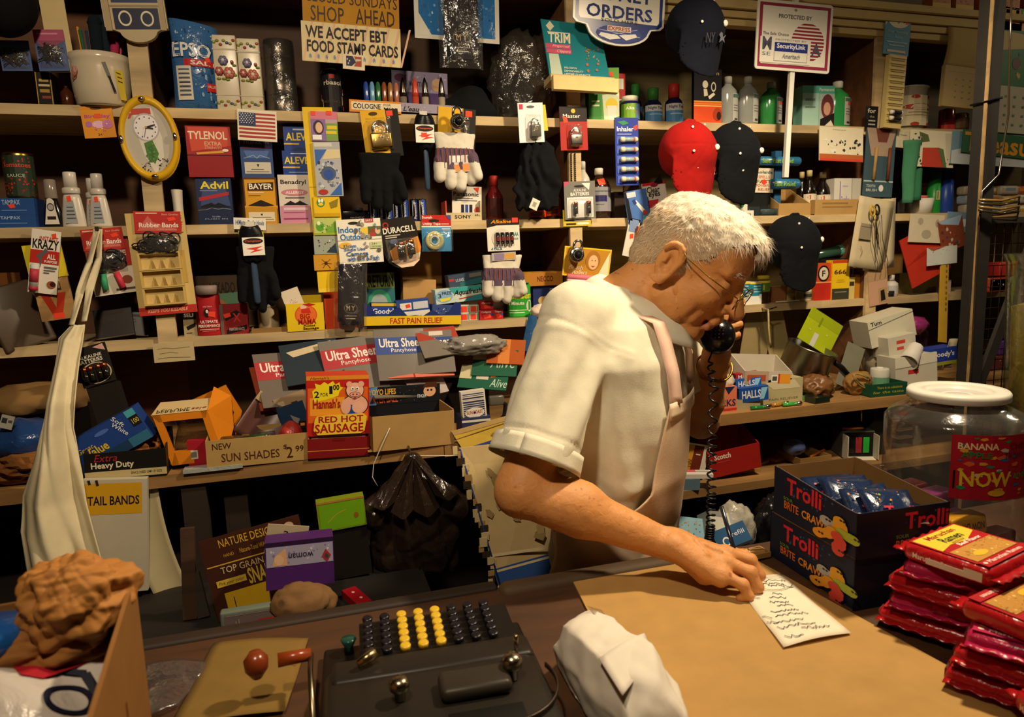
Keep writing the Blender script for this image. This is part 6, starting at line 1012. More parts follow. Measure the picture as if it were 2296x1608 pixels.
for r,Y,lb in (((1795,384,1818,470),F+.05,'dark bottle furthest left of three with pale caps'),((1812,380,1838,470),F+.025,'middle dark bottle with white and red label'),((1842,384,1872,475),F+.03,'dark bottle with white twenty label in the brown tray'),((1880,388,1900,470),F+.09,'dark bottle with orange cap behind the white carton')):
    bottle('dark_bottle',lb,'bottle',r,Y,Z2+.0035,[(.95,0),(1,.04),(1,.5),(.85,.62),(.4,.76),(.36,.86)],'120d0a','b8a878' if r[0] != 1880 else '8a4a20','l','c8bca4' if Y < F+.04 else None,"e .5 .2 .3 .16 a83a2a;b 20/20 .2 .5 .8 .8 1a1412",cap=(.86,1,.4),lv=(.08,.46),group='dark bottles in brown tray')
carton('white_carton','white carton with lilac print in the brown tray','carton',(1870,400,1931,472),F+.016,.045,'b4b0a4',"r 0 0 .62 1 c4c0b6;r .2 .08 .24 .9 8a7aa0;b Duraflor .26 .5 .56 .7 8a7ab0;r .3 .2 .5 .24 a8a0b8;r .64 0 .66 1 9a968a",z=Z2+.0035)
carton('white_carton','small white carton with a green clover behind the head','carton',(1650,436,1676,486),F+.015,.03,'dcd8cc',"e .5 .45 .2 .16 3a8a4a;e .36 .3 .12 .1 3a8a4a;r .1 .8 .9 .9 d8a8a0",z=Z2)
card('shelf_ticket','small white printed ticket at the shelf edge behind the head','label',(1668,472,1690,490),F-.002,'e4e0d4',"t ON .3 .3 .7 .6 3a3a3a")
# ---------------------------------------------------------------- third shelf, left to right
carton('brown_carton','plain brown carton at the left edge on the third shelf','carton',(-30,610,20,690),F+.05,.08,'7a4a20',k='k',z=None)
bpy.data.objects['brown_carton'].location.z = dims((-30,692,20,692.5),F+.04)[1]
carton('pale_carton','pale cardboard carton under the plain brown carton at left edge','carton',(-30,690,42,784),F+.04,.1,'8a7448',"r 0 .4 .7 .7 9a8a60",z=Z3,k='k')
x,z,w_,h_ = dims((26,632,90,780),F+.0);b = B().rbox(-.055,.055,0,.012,0,h_,mat('4a3a2a','l',.4),.02);tag(b.build('oval_pan',None,(x+.0,F+.02,Z3),(math.radians(-12),math.radians(-14),math.radians(35))),'dark oval baking pan leaning at the left of the third shelf','pan')
for i,(rr,ro,lb,cc) in enumerate((((212,690,300,758),-6,'dark flat package leaning behind the apron strings','1b1614'),((250,704,330,758),8,'second dark flat package with a pale edge left of upright','241b16'),((296,700,370,757),-14,'dark flat package leaning against the left upright','191512'))):
    x,z,w,h = dims(rr,F+.03+.02*i);b = B().box(-w/2,w/2,0,.006,0,h,mat(cc,'l',.4)).face((-w/2,0,h),(w,0,0),(0,0,-h)).pr("r .1 .1 .8 .2 3a2c24;r .0 .97 1 1 6a5a48;t RECORD .1 .3 .6 .45 4a3a30");tag(b.build('flat_package',None,(x,F+.03+.025*i,Z3+.004+abs(math.sin(math.radians(ro)))*w/2),(math.radians(-18),math.radians(ro),0)),lb,'package','dark flat packages')
carton('small_carton','cream and black small carton right beside the left upright','carton',(411,700,441,752),F+.03,.03,'a89a78',"r 0 0 1 .3 1a1614;b SELF .1 .05 .9 .2 c8bfa8;p 1a1614 .2 .6 .9 .45 .9 .6 .3 .75;r .2 .85 .6 .88 4a4030",z=Z3)
bottle('deodorant_stick','red deodorant stick with lettering on the third shelf','deodorant',(438,640,494,753),F+.014,Z3,[(.96,0),(1,.02),(1,.8),(.96,.82)],'a81c24','8a7a74','',None,cap=(.82,1,.92),flat=.5)
b = B().face((-.026,-.0145,.075),(.052,0,0),(0,0,-.073));b.pr("t ULTRA .3 .02 .7 .06 e0c0b8;e .45 .25 .14 .15 1a1416;e .46 .2 .06 .06 d8d0c8;p f0492c .5 .2 .82 .22 .8 .42 .5 .36;b ULTIMATE .14 .5 .9 .6 ecdcd0;b PERFORMANCE .04 .64 .98 .74 ecdcd0;r .08 .8 .94 .82 e0c0b8;r .2 .86 .8 .87 d0a098");b.build('label',bpy.data.objects['deodorant_stick'])
x,z,w_,h_ = dims((494,680,556,750),F+.02);carton('deodorant_stick','dark red antiperspirant box behind clear plastic beside red deodorant','deodorant',(494,682,556,750),F+.02,.03,'8a2024',"p 1a1214 .1 .4 .6 .2 .8 .3 .2 .55;b X .45 .3 .75 .6 c03a34;p 1a1214 .2 .85 .95 .7 .95 .85 .2 1;t PERFORMANCE .3 .78 .85 .88 d0b8b0;r 0 .0 .12 1 6a5a54;p f0492c .12 .32 .36 .28 .4 .4 .16 .46",z=Z3)
carton('magazine_pack','green and tan picture pack standing at the back of the third shelf','pack',(430,618,534,700),F+.12,.01,'4a6a54',"p 3a2a1c 0 .0 1 .0 1 .3 0 .35;b MIKADO .4 .12 .95 .32 15120e;e .5 .7 .3 .3 8a5a30;r .65 .55 1 .8 a8a078",z=Z3)
bottle('white_jar','cream jar with dark lid lying behind hanging black gloves','jar',(577,680,625,742),F+.03,Z3+.0,[(.92,0),(1,.06),(1,.75),(.85,.82)],'a8987a','b0a890','',None,cap=(.8,1,.8))
tray('shallow_tray','shallow tan tray behind the yellow snack box','tray',at(605,745,F+.02).x,F+.01,Z3,.085,.07,.012,mat('8a6a3c','k'))
def open_box(name,label,r,Y,dep,col,code,z,yaw=0,group=None,hb=1.25,inside='3a2416'):
    x,z0,w,h = dims(r,Y);h = h+z0-z;t = thing(name,label,'snack box',(x,Y,z),(0,0,math.radians(yaw)),group);m = mat(col);th = .0015
    b = B().box(-w/2,w/2,0,th,0,h,m).box(-w/2,w/2,dep-th,dep,0,h*hb,m).box(-w/2,-w/2+th,th,dep-th,0,h,m).box(w/2-th,w/2,th,dep-th,0,h,m).box(-w/2,w/2,th,dep-th,0,th,m);b.face((-w/2,0,h),(w,0,0),(0,0,-h)).pr(code);b.build('carton',t);return t,w,h
BM = "e .52 .42 .3 .36 d8562a;e .52 .42 .27 .32 e0702e;e .46 .12 .09 .1 e8c0a0;p b02418 .42 .04 .62 .0 .8 .06 .6 .12;p c8301e .4 .2 .62 .18 .66 .36 .4 .36;b BIG .36 .38 .62 .56 a01c14;b MAMA .3 .56 .78 .76 a01c14;b Pickled .44 .78 .74 .85 3a2410;b Sausage .42 .86 .84 .98 3a2410"
t,w_,h_ = open_box('snack_box','yellow pickled sausage snack box on the third shelf',(643,680,727,743),F-.002,.06,'e2c31c',BM,Z3,1,'sausage snack boxes')
card('snack_packet','white scalloped snack packet standing in the yellow snack box','packet',(634,648,676,690),F+.012,'dcd0bc',"c 14 a86a5a,8a4a3a 3 .3 .5 .8 .8",roll=-18);
t,w_,h_ = open_box('snack_box','orange pickled sausage snack box partly behind the sock pack',(729,668,816,739),F+.004,.06,'d2481c',BM.replace('d8562a','e06a2a'),Z3,-1,'sausage snack boxes')
# pain relief tray
x,z,w_,h_ = dims((818,710,1036,734),F-.012);z = Z3;t = thing('powder_tray','long blue and yellow pain relief counter tray on the third shelf','tray',(x,F-.012,Z3),(0,math.radians(2.4),math.radians(1)))
hb_ = .052;zz = [(-w_/2,0),(w_/2,0),(w_/2,hb_*1.1),(w_*.44,hb_*1.15),(w_*.36,hb_*.55),(w_*.28,hb_*.5),(w_*.2,hb_*.75),(w_*.1,hb_*.45),(w_*.02,hb_*.5),(-w_*.06,hb_*.45),(-w_*.14,hb_*.9),(-w_*.2,hb_*.8),(-w_*.28,hb_*.45),(-w_*.36,hb_*.42),(-w_*.44,hb_*1.0),(-w_/2,hb_*1.1)]
b = B().prism(zz,0,.003,mat('1f2f72')).box(-w_/2,w_/2,.003,.09,0,.003,mat('1f2f72')).box(-w_/2,-w_/2+.003,.003,.09,0,hb_*1.1,mat('1f2f72')).box(w_/2-.003,w_/2,.003,.09,0,hb_*1.1,mat('1f2f72')).face((-w_/2,0,.024),(w_,0,0),(0,0,-.024)).pr("r 0 0 1 1 e2bd20;b FAST_PAIN_RELIEF .26 .2 .8 .85 b0281c");b.build('carton',t)
for (r,Y,ro,c_,code,lb) in (((832,680,890,726),F+.02,3,'26449c',"b Goody's .04 .25 .96 .6 ecece8;r 0 0 1 .14 d8b83a;r .3 .75 .7 .95 e8e8e8;t EXTRA .32 .78 .68 .92 1c2c6a",'blue headache powder carton at the left end of the tray'),((892,672,965,714),F+.012,-3,'2a4a98',"r .0 .5 1 1 e0dcd0;r .14 .62 .8 .85 d8d8d4;t Doses .2 .7 .74 .78 3a3a4a;r .1 .12 .45 .42 e4e0d4;r .5 .1 .96 .42 c8ccd8;p f0492c .26 .2 .4 .16 .42 .32 .28 .36",'blue and white headache powder carton in the middle of the tray'),((968,684,1022,716),F+.02,4,'3a4f8a',"c 26 c8ccd8,1c2a5a,8a94b8 3 .04 .1 .96 .9",'pile end carton at the right end of the pain relief tray')):
    carton('powder_carton',lb,'carton',r,Y,.05,c_,code,roll=ro,z=Z3+.0035+abs(math.sin(math.radians(ro)))*.03,group='headache powder cartons')
carton('tape_carton','teal carton with a round dial picture above the pain relief tray','carton',(820,612,886,690),F+.075,.02,'2f6a72',"r 0 0 1 .3 6a7a3a;b RETURN .1 .04 .96 .28 14130e;e .45 .62 .42 .3 3a9a72;e .44 .62 .3 .21 9aa8a4;e .44 .62 .06 .05 1a1a1a;r 0 .88 .6 1 4a90b0",z=Z3,yaw=6)
carton('plain_carton','plain tan carton behind the pain relief tray','carton',(902,620,976,670),F+.08,.05,'b89058',k='k',z=Z3+.045,roll=2.5)
carton('plain_carton','tall plain brown carton at the back of the third shelf','carton',(904,560,992,730),F+.16,.05,'9a743c',k='k',z=Z3)
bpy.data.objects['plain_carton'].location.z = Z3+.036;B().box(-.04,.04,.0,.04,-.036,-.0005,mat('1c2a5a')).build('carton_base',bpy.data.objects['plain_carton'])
x,z,w_,h_ = dims((976,642,1082,680),F+.03);carton('toothpaste_carton','long teal and white toothpaste carton on the third shelf','carton',(976,644,1082,680),F+.03,.04,'c8d4cc',"p 3aa0a0 .3 0 1 0 1 .3 .4 .4;p 2a8a96 .7 .7 1 .6 1 1 .6 1;e .2 .5 .18 .42 8ab4d0;b 3 .07 .3 .14 .6 2a3a6a;b FREE .16 .2 .36 .42 2a3a6a;p e8d83a .1 .66 .34 .6 .3 .8 .12 .86;i Aquafresh .4 .18 1.0 .62 18201e;p c0302a .5 .76 .8 .66 .8 .72 .52 .82;r .0 0 .02 1 3a7a8a",z=Z3+.052,roll=-4)
carton('dark_carton','dark blue flat carton lying on the toothpaste carton','carton',(1008,612,1086,644),F+.04,.05,'3a4a60',"r 0 .3 .16 .5 b03a3a;t LUXE .2 .36 .44 .6 c8d0d8;r .6 .1 .95 .4 7a7a6a;p 2a6a74 .3 .7 1 .5 1 1 .3 1",roll=-7,z=Z3+.096)
carton('dark_carton','dark carton supporting the long toothpaste carton','carton',(984,681,1026,725),F+.05,.04,'20263a',z=Z3)
for i,(u,v,nm) in enumerate(((1032,684,'upper left'),(1053,684,'upper right'),(1032,702,'lower left'),(1053,702,'lower right'))):
    carton('mint_carton',nm+' one of four small white and orange-stickered cartons','carton',(u,v,u+20,v+18),F+.02,.04,'c8d0c0',"r .1 .15 .75 .9 e4452c;r .8 .1 .95 .9 5a8a6a",z=Z3+(.0005 if v > 690 else .0215),group='small stickered cartons')
for i,(r,zz,lb) in enumerate((((1076,695,1108,718),0,'lower left small red toothpaste carton with stickers'),((1078,676,1106,696),1,'upper small red toothpaste carton with stickers'),((1108,694,1128,715),0,'lower right small red toothpaste carton with stickers'))):
    carton('small_red_carton',lb,'carton',r,F+.012,.03,'b8242a',"b Colgate .1 .1 .8 .35 f0e4e0;r .6 .4 1 .6 2a4a8a;p f0492c .2 .5 .7 .4 .8 .8 .3 .9",z=Z3+(.0005+.0285*zz),group='small red cartons')
bottle('denture_box','bright green denture tablet pack beside the striped gloves','pack',(1142,634,1194,710),F+.03,Z3,[(.97,0),(1,.03),(1,.9),(.9,1)],'2f9a34','2f9a34','','36a838',"b Polident .02 .2 .98 .42 e8dc2a;p e8402a .05 .5 .2 .44 .12 .66;b 5_Minute .1 .5 .6 .62 eef4e0;e .8 .66 .14 .2 dce8d4;r .12 .78 .7 .81 c8e8b8;r .12 .86 .6 .89 c8e8b8",cap=(.99,1,.9),lv=(.03,.9),flat=.6)
carton('blue_carton','dark blue carton with a tan hand print beside the upright','carton',(1196,640,1264,708),F+.06,.05,'222f64',"t 12_Black .55 .1 .95 .18 a8b0c8;e .3 .5 .14 .14 c8a86a;p c8a86a .36 .36 .58 .3 .5 .46 .4 .5;t Plastic .55 .46 .9 .56 6a7ab0;t Gloves .55 .6 .8 .68 6a7ab0",z=Z3)
carton('candy_wafer_carton','orange and yellow flat candy carton on the dark blue carton','carton',(1172,610,1262,640),F+.05,.09,'b0762a',"b NECCO .36 .3 .76 .7 6a2a14",top="r 0 0 1 1 c8922a;p e0c040 .06 .3 .6 .25 .7 .6 .1 .7;b HERSHEY .3 .55 .8 .85 5a2410",z=Z3+.0735 if 0 else dims((1196,640,1264,708),F+.06)[1]+dims((1196,640,1264,708),F+.06)[3]+.0003)
x,z,w_,h_ = dims((1184,700,1224,790),F-.01);b = B();b.sheet(lambda u,v:(w_*(u-.5)*(.5+.5*v),-.01*math.sin(PI*u)-.002,-h_*.9*v),8,8,mat('2f5a8c','f'));tag(b.build('blue_packet',None,(x-.01,F-.006,Z3+.008),(0,math.radians(6),0)),'shiny blue packet hanging below the shelf behind the shirt','packet')
x,z,w_,h_ = dims((1190,692,1228,735),F);crumple('white_wrapper','white and pink crumpled wrapper on the third shelf above the shoulder','wrapper',(x,F+.0,Z3+.017),(.024,.02,.018),mat('dcc8bc','p'),9,.5,-.0165,3)
# third shelf right bay
for r,lb in (((1640,632,1682,686),'left white and teal carton under the phone hand side of head'),((1682,632,1708,686),'right white and teal carton under the black hanging cap')):
    carton('teal_carton',lb,'carton',r,F+.015,.04,'dcdcd4',"r .0 .02 1 .1 e0c83a;r .0 .1 1 .62 2a7a90;r .3 .18 .9 .22 a8d0d8;r .3 .3 .9 .34 a8d0d8;r .3 .42 .9 .46 a8d0d8;r .8 .55 1 .7 dcdcd4",z=Z3,group='white and teal cartons')
bottle('jam_jar','small brown jar with a green and yellow lid and label','jar',(1708,618,1732,684),F+.02,Z3,[(.95,0),(1,.04),(1,.78),(.8,.84)],'3a2010','b8a42a','l','5a7a2a',"r 0 0 1 .2 d8c83a;e .5 .6 .3 .3 a8b84a",cap=(.86,1,.92),lv=(.42,.82))
carton('brown_carton','little brown carton half hidden below the hanging cap','carton',(1734,645,1762,682),F+.04,.04,'8a5a30',k='k',z=Z3)
carton('tan_carton','little pale yellow carton half hidden below the hanging cap','carton',(1764,640,1790,680),F+.05,.03,'a89a5a',"r 0 .5 1 .7 c8bc84",z=Z3)
bottle('ointment_jar','white ointment jar with dark label below the hanging cap','jar',(1797,637,1828,676),F+.02,Z3,[(.95,0),(1,.05),(1,.66),(.9,.7)],'cfc4a0','d8d4c4','','8a8a70',"r .3 .3 .8 .8 3a3a3a",cap=(.72,1,.98),lv=(.15,.55))
bottle('dropper_bottle','tiny brown dropper bottle behind the ointment jar','bottle',(1800,610,1818,640),F+.07,Z3,[(.95,0),(1,.05),(1,.6),(.5,.75)],'2a1a14','cfcabc','l')
carton('oval_portrait_carton','red and orange carton with a black oval emblem','carton',(1828,590,1864,676),F+.02,.03,'c84a22',"r 0 .5 1 .53 e0a060;r 0 .53 1 1 b82a20;e .5 .28 .36 .22 1a1512;e .5 .28 .28 .17 d8d0bc;b F .4 .2 .6 .36 1a1512",z=Z3)
carton('orange_carton','narrow orange carton between red and yellow cartons','carton',(1864,590,1876,675),F+.02,.03,'d88a4a',z=Z3)
carton('yellow_carton','bright yellow carton printed with three sixes','carton',(1866,583,1904,675),F+.015,.03,'dcb81e',"r 0 0 1 .08 b8401e;b 666 .1 .24 .8 .36 4a1a14;r .3 .5 .7 .51 a8881a;r .25 .55 .75 .56 a8881a;r 0 .72 1 1 3a3a2c;r .15 .8 .85 .82 8a8a70",z=Z3)
carton('small_cream_carton','little cream and yellow carton right of the yellow carton','carton',(1903,622,1916,672),F+.02,.02,'c8b870',"r .1 .2 .9 .4 3a3020",z=Z3)
carton('amber_carton','amber carton leaning at the right end of the third shelf bay','carton',(1914,616,1934,670),F+.03,.02,'b8781c',z=Z3,roll=5)
carton('dark_teal_carton','dark teal carton squeezed against the right upright','carton',(1930,625,1944,668),F+.05,.03,'2a4444',z=Z3)
x,z,w_,h_ = dims((1826,524,1938,560),F+.1);b = B().tube([(-w_/2,0,-.012),(w_*.1,0,.004),(w_*.42,0,.014),(w_/2,0,.016)],[.016,.018,.016,.004],mat('2c4a3c','l'),12);b.tube([(w_*.06,0,.0035),(w_*.26,0,.009)],.0185,mat('4a8a78','l'),12);tag(b.build('green_bottle',None,(x,F+.05,z+h_/2-.03)),'dark green bottle lying behind the hanging black cap','bottle');bpy.data.objects['green_bottle'].location.z = Z3+.0;bpy.data.objects['green_bottle'].location = (x,F+.12,Z3+.152)
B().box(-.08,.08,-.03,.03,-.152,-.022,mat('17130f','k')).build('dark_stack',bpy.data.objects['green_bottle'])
card('white_slip','loose white paper slip lying on the third shelf edge','paper',(1740,676,1792,684),F+.01,'dcd6c4',tilt=0)
bpy.data.objects['white_slip'].rotation_euler = (math.radians(86),0,.1);bpy.data.objects['white_slip'].location.z = Z3+.0035
# ---------------------------------------------------------------- the deep lower shelf, left part
Y4 = F-.25
def slab(name,label,cat,px,py,Z,w,d,h,col,code='',yaw=0,tilt=0,roll=0,k='',group=None,up=None):
    """flat pack: pixel of its centre on the level z=Z, size across, depth, thickness; code is printed on its top"""
    q = on(px,py,Z);b = B().box(-w/2,w/2,-d/2,d/2,0,h,mat(col,k)).face((-w/2,d/2,h),(w,0,0),(0,-d,0)).pr(code)
    return tag(b.build(name,None,(q.x,q.y,up if up is not None else Z),(math.radians(tilt),math.radians(roll),math.radians(yaw))),label,cat,group)
q = at(36,935,Y4+.03);crumple('blue_bulb_pack','blue bulb packet with a barcode lying at the left edge of the deep shelf','packet',(q.x-.02,Y4+.1,Z4+.085),(.08,.06,.045),mat('1f3c70','f'),2,.3,-.05,3)
card('barcode_label','white barcode label on the blue bulb packet at the left edge','label',(0,932,30,962),Y4+.045,'b8b4a8',"r .1 .2 .5 .6 3a3a3a;r .6 .3 .9 .5 5a5a5a",roll=20)
x,z,w_,h_ = dims((0,985,80,1062),Y4);crumple('brown_paper','crumpled brown paper at the left end of the deep shelf','paper',(x,Y4+.09,Z4+.032),(.08,.07,.034),mat('7a4e24','k'),5,.5,-.031,4,flat=True)
crumple('folded_cloth','tan folded cloth behind the apron at far left','cloth',(at(50,850,F-.1).x,F-.02,Z4+.15),(.11,.08,.035),mat('8a6a40','c'),7,.4,None,3)
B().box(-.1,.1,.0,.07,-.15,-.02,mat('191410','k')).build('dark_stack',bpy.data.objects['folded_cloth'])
x,z,w_,h_ = dims((180,768,258,858),Y4+.1);t = thing('battery_pack','black battery card with four copper-top cells behind the apron','batteries',(x,Y4+.1,z-.004),(math.radians(-12),math.radians(-13),0))
B().box(-w_/2,w_/2,0,.003,0,h_,mat('16130f')).face((-w_/2,0,h_),(w_,0,0),(0,0,-h_)).pr("p c89a90 .6 .06 .92 .02 .95 .2;b ALKALINE .1 .22 .8 .3 cfc8b8;b BATTERIES .06 .32 .8 .42 cfc8b8;o .5 .7 .46 .27 .04 b8a894").build('backing_card',t)
for i in range(4):b = B().lathe([(.0062,0),(.0062,.022)],mat('1a1612','l'),10).lathe([(.0063,.022),(.0063,.031),(.003,.033)],mat('b8683a','m',.3),10);b.build('battery',t,(-w_*.3+w_*.18*i+(w_*.06 if i > 1 else 0),-.007,h_*.12))
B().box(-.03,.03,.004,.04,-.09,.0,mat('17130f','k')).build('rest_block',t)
carton('brown_carton','small open brown carton behind the battery card on the deep shelf','carton',(256,800,312,855),Y4+.2,.05,'8a5a24',"p b8862f .7 -.1 1 .0 1 .8 .9 .9",z=None,roll=-14,k='k')
bpy.data.objects['brown_carton.002'].location.z = Z4+.02 if 'brown_carton.002' in bpy.data.objects else 0
# light bulb box
x,z,w_,h_ = dims((168,868,300,990),Y4+.02);L_ = .155;H_ = .075;b = B().box(0,L_,0,.06,0,H_,mat('1f3f86')).face((0,0,H_),(L_,0,0),(0,0,-H_)).pr("r 0 .72 1 1 1c3a5a;r .72 .72 1 1 2f6a8a;r .87 0 1 .2 48a0b0;r .88 .2 1 .5 1a1a20;e .5 .2 .1 .06 4a6ab8;j Great .1 .32 .32 .46 d8b82a;b Value .17 .42 .48 .68 d8b82a;t Soft .66 .1 .84 .22 e8e8e8 -65;t White .6 .3 .84 .42 e8e8e8 -65;t 100 .9 .28 .99 .42 d8c83a")
tag(b.build('bulb_carton',None,(at(175,960,Y4+.02).x,Y4+.02,Z4+.012),(0,math.radians(-27),0)),'blue light bulb carton tilted up behind the apron','carton');B().box(.02,.12,.005,.055,-.004,-.0005,mat('1c3a5a')).build('carton_flap',bpy.data.objects['bulb_carton'])
crumple('brown_paper','crumpled brown paper bag between the black tray and blue bulb carton','paper',(at(290,985,Y4+.05).x,Y4+.07,Z4+.055),(.05,.04,.03),mat('8a5426','k'),4,.5,None,4,flat=True)
x,z,w_,h_ = dims((186,985,372,1058),Y4-.002);tray('battery_carton','black and cream open battery carton lettered heavy duty on the deep shelf','carton',x,Y4-.002,Z4,w_,.1,.058,mat('15130f'),None,roll=1.5,code="r 0 .68 1 .95 b8a878;j Extra .12 .06 .4 .32 a82838;b Heavy_Duty .08 .34 .6 .64 d8ccb0;t ENCLOSED_UM1_D_SIZE .56 .76 .94 .85 2a2418",hb=.085)
bpy.data.objects['battery_carton'].location.z += .003
# orange perfume stand
t = thing('display_stand','orange plastic perfume stand with a window and cream lettered top','display stand',(at(430,978,Y4+.03).x,Y4+.03,Z4+.012),(0,0,math.radians(4)));om = mat('d07c1c','',.35)
b = B();W_,H_ = .118,.115
fr = [(-.075,H_),(.035,H_),(.062,0),(-.045,0)];b.prism(fr[:2]+[(.028+.004,H_*.86),(-.062,H_*.86)],0,.012,om).prism([(-.073,H_),(-.058,H_),(-.03,0),(-.045,0)],0,.012,om).prism([(.022,H_),(.036,H_),(.063,0),(.046,0)],0,.012,om).prism([(-.037,.03),(.056,.03),(.063,0),(-.045,0)],0,.012,om).build('front_frame',t)
b = B();b.add([(.036,.0,H_),(.063,0,0),(.085,.05,.06),(.085,.06,H_*1.15),(.05,.07,H_*1.35)],[(0,1,2,3),(0,3,4)],om);b.prism([(-.03,.115),(.075,.155),(.105,.09),(.085,.02),(.06,.02),(.088,.09),(.064,.13),(-.03,.1)],.075,.085,om).box(-.05,.06,.012,.08,0,.006,om);b.build('side_and_back',t)
b = B();b.add([(-.075,-.001,H_+.0005),(.035,-.001,H_+.0005),(.045,.05,H_+.018),(-.06,.05,H_+.018)],[(0,1,2,3)],mat('c8b080')).face((-.075,-.001,H_+.001),(.11,0,0),(.012,.03,.01));b.N = Vector((0,-.3,1));b.pr("j PERFUME .04 .15 .66 .6 2a2016;t sale .68 .2 .95 .5 8a3a28");b.build('lettered_top',t)
B().lathe([(.03,.01),(.042,.03),(.03,.075),(.04,.1),(.02,.12)],mat('a89478','t',1),14,c=(.0,.045,0),sy=.6).build('film_wrapper',t)
carton('red_pack','small red pack with a white barcode under the orange stand','pack',(421,988,468,1040),Y4+.03,.02,'a01c2c',"r .08 .34 .48 .66 d0c8b8;r .14 .4 .42 .6 7a7a6a",z=Z4)
slab('white_packet','pale crinkled packet at the shelf edge below the sun shade box','packet',480,1052,Z4,.12,.03,.008,'9aa09a','',k='f')
# sun shades box
x,z,w_,h_ = dims((464,985,697,1048),Y4-.004);bx = tray('cardboard_box','cardboard box lettered with sun shades price on the deep shelf','box',x,Y4-.004,Z4,w_,.12,.062,mat('a98a52','k'),code="t NEW .06 .12 .24 .34 3a1c10;t SUN_SHADES .14 .5 .7 .8 4a2414;t $ .74 .36 .78 .54 4a2414;t 2 .77 .46 .83 .86 3a1c10;t 99 .86 .44 .94 .66 3a1c10",yaw=1.5,roll=1)
bpy.data.objects['cardboard_box'].location.z += .003
P4 = lambda u,v,dy,dz:(x-w_/2+w_*u,Y4-.004+dy,Z4+dz)
b = B().tube([(-.035,0,0),(.035,.0,.006)],.014,mat('6a6f6a','t',.5),12).tube([(-.03,0,0),(.02,.0,.005)],.011,mat('4a6a3a','f'),10);tag(b.build('sock_roll',None,P4(.5,0,.035,.05),(0,math.radians(6),.1)),'rolled grey and green plastic packet in the sun shade box','packet')
crumple('red_pouch','red and tan pouch at the right end of the sun shade box','pouch',P4(.82,0,.05,.048),(.026,.03,.036),mat('a8322c','f',.3),8,.2,None,3)
crumple('dark_netting','dark crumpled netting at the left of the sun shade box','netting',P4(.24,0,.045,.048),(.035,.03,.014),mat('3a2c1c','f'),4,.5,None,3)
b = B().sheet(lambda u,v:(.1*(u-.5),.02*math.sin(PI*u),.11*v),10,8,mat('5a3a34','l',.4),.004);b.sheet(lambda u,v:(.1*(u-.5),.02*math.sin(PI*u)-.0045,.11*(.8+.2*v)),10,2,mat('b8a07a'));tag(b.build('purple_pack',None,P4(.42,0,.085,.035),(math.radians(-22),math.radians(38),0)),'dark plum flat pack with a tan edge leaning in the sun shade box','packet')
card('pantyhose_card','cream printed strip leaning behind the sausage box','packet',(618,884,690,930),Y4+.11,'a89070',"r .1 .2 .3 .8 c8b898;r .5 .4 .7 .6 4a3020",roll=-16)
card('navy_card','navy blue card tucked left of the red sausage box','card',(630,905,692,980),Y4+.105,'1f3a5a',"p 8a8a88 .4 .3 .7 .5 .5 .7",roll=-14)
carton('black_small_pack','narrow black pack with orange stripe beside the sausage box','pack',(672,945,688,995),Y4+.06,.01,'18130f',"r .2 .2 .8 .6 c8863a",z=Z4+.06)
B().box(-.008,.008,.002,.01,-.06,0,mat('18130f')).build('pack_foot',bpy.data.objects['black_small_pack'])
# red hot sausage box
x,z,w_,h_ = dims((684,845,826,1034),Y4-.02);h_ = z+h_-Z4;t = thing('sausage_box','red and orange sausage box with a pig picture on the deep shelf','snack box',(x,Y4-.006,Z4),(0,math.radians(3),math.radians(1)));m = mat('b51f1a')
b = B().box(-w_/2,w_/2,.004,.075,h_*.27,h_,mat('c83a1c')).face((-w_/2,.004,h_),(w_,0,0),(0,0,-h_*.73))
b.pr("r 0 0 1 1 b8201a;r .02 .2 .98 .78 d8601c;r .05 .36 .6 .66 e89a28;r .0 .0 1 .07 d8882a;j Hannah's .06 .015 .36 .06 5a1410;p e8d41e .09 .25 .15 .2 .13 .12 .22 .15 .28 .1 .34 .14 .42 .09 .46 .15 .52 .11 .54 .19 .58 .2 .52 .27 .5 .34 .3 .4 .12 .43 .1 .36;b 2 .12 .25 .2 .36 1a1410;t FOR .22 .28 .34 .34 1a1410;b 1 .36 .17 .41 .3 1a1410;b 00 .42 .15 .52 .24 1a1410;b Hannah's .1 .38 .53 .54 a01818")
b.pr("e .77 .5 .22 .18 1a1410;e .77 .5 .205 .168 e4a890;p 1f4a8c .64 .44 .72 .5 .8 .46 .84 .56 .8 .68 .62 .68;e .62 .52 .08 .13 e4a890;e .82 .54 .1 .1 e8b09a;e .77 .25 .15 .14 1a1410;e .77 .25 .14 .13 eab49e;e .68 .15 .05 .05 e4a890;e .87 .15 .05 .05 e4a890;e .77 .32 .09 .045 1a1410;e .77 .32 .082 .038 e09a88;e .74 .32 .012 .014 5a2a24;e .8 .32 .012 .014 5a2a24;e .73 .22 .03 .03 f0e8d8;e .81 .22 .03 .03 f0e8d8;e .735 .225 .012 .014 1a1410;e .805 .225 .012 .014 1a1410;e .77 .38 .03 .014 a83a34;p e8c23a .12 .72 .16 .66 .9 .64 .96 .7 .92 .94 .86 .98 .16 .98 .1 .9;b RED_HOT .18 .67 .9 .78 a01818;b SAUSAGE .12 .8 .9 .95 a01818");b.build('carton',t)
b = B().box(-w_/2,w_/2,0,.0015,0,h_*.24,mat('7a1418')).box(-w_/2,w_/2,0,.075,0,.0015,m).box(-w_/2,-w_/2+.0015,0,.075,0,h_*.28,m).box(w_/2-.0015,w_/2,0,.075,0,h_*.28,m).face((-w_/2,0,h_*.24),(w_,0,0),(0,0,-h_*.24)).pr("r 0 .6 1 .64 c8832a;r .4 .0 .6 .16 6a1014");b.build('front_tray',t)
B().box(-w_*.44,w_*.44,.01,.06,.003,h_*.262,mat('c8b8a0','f')).build('sausage_wrappers',t)
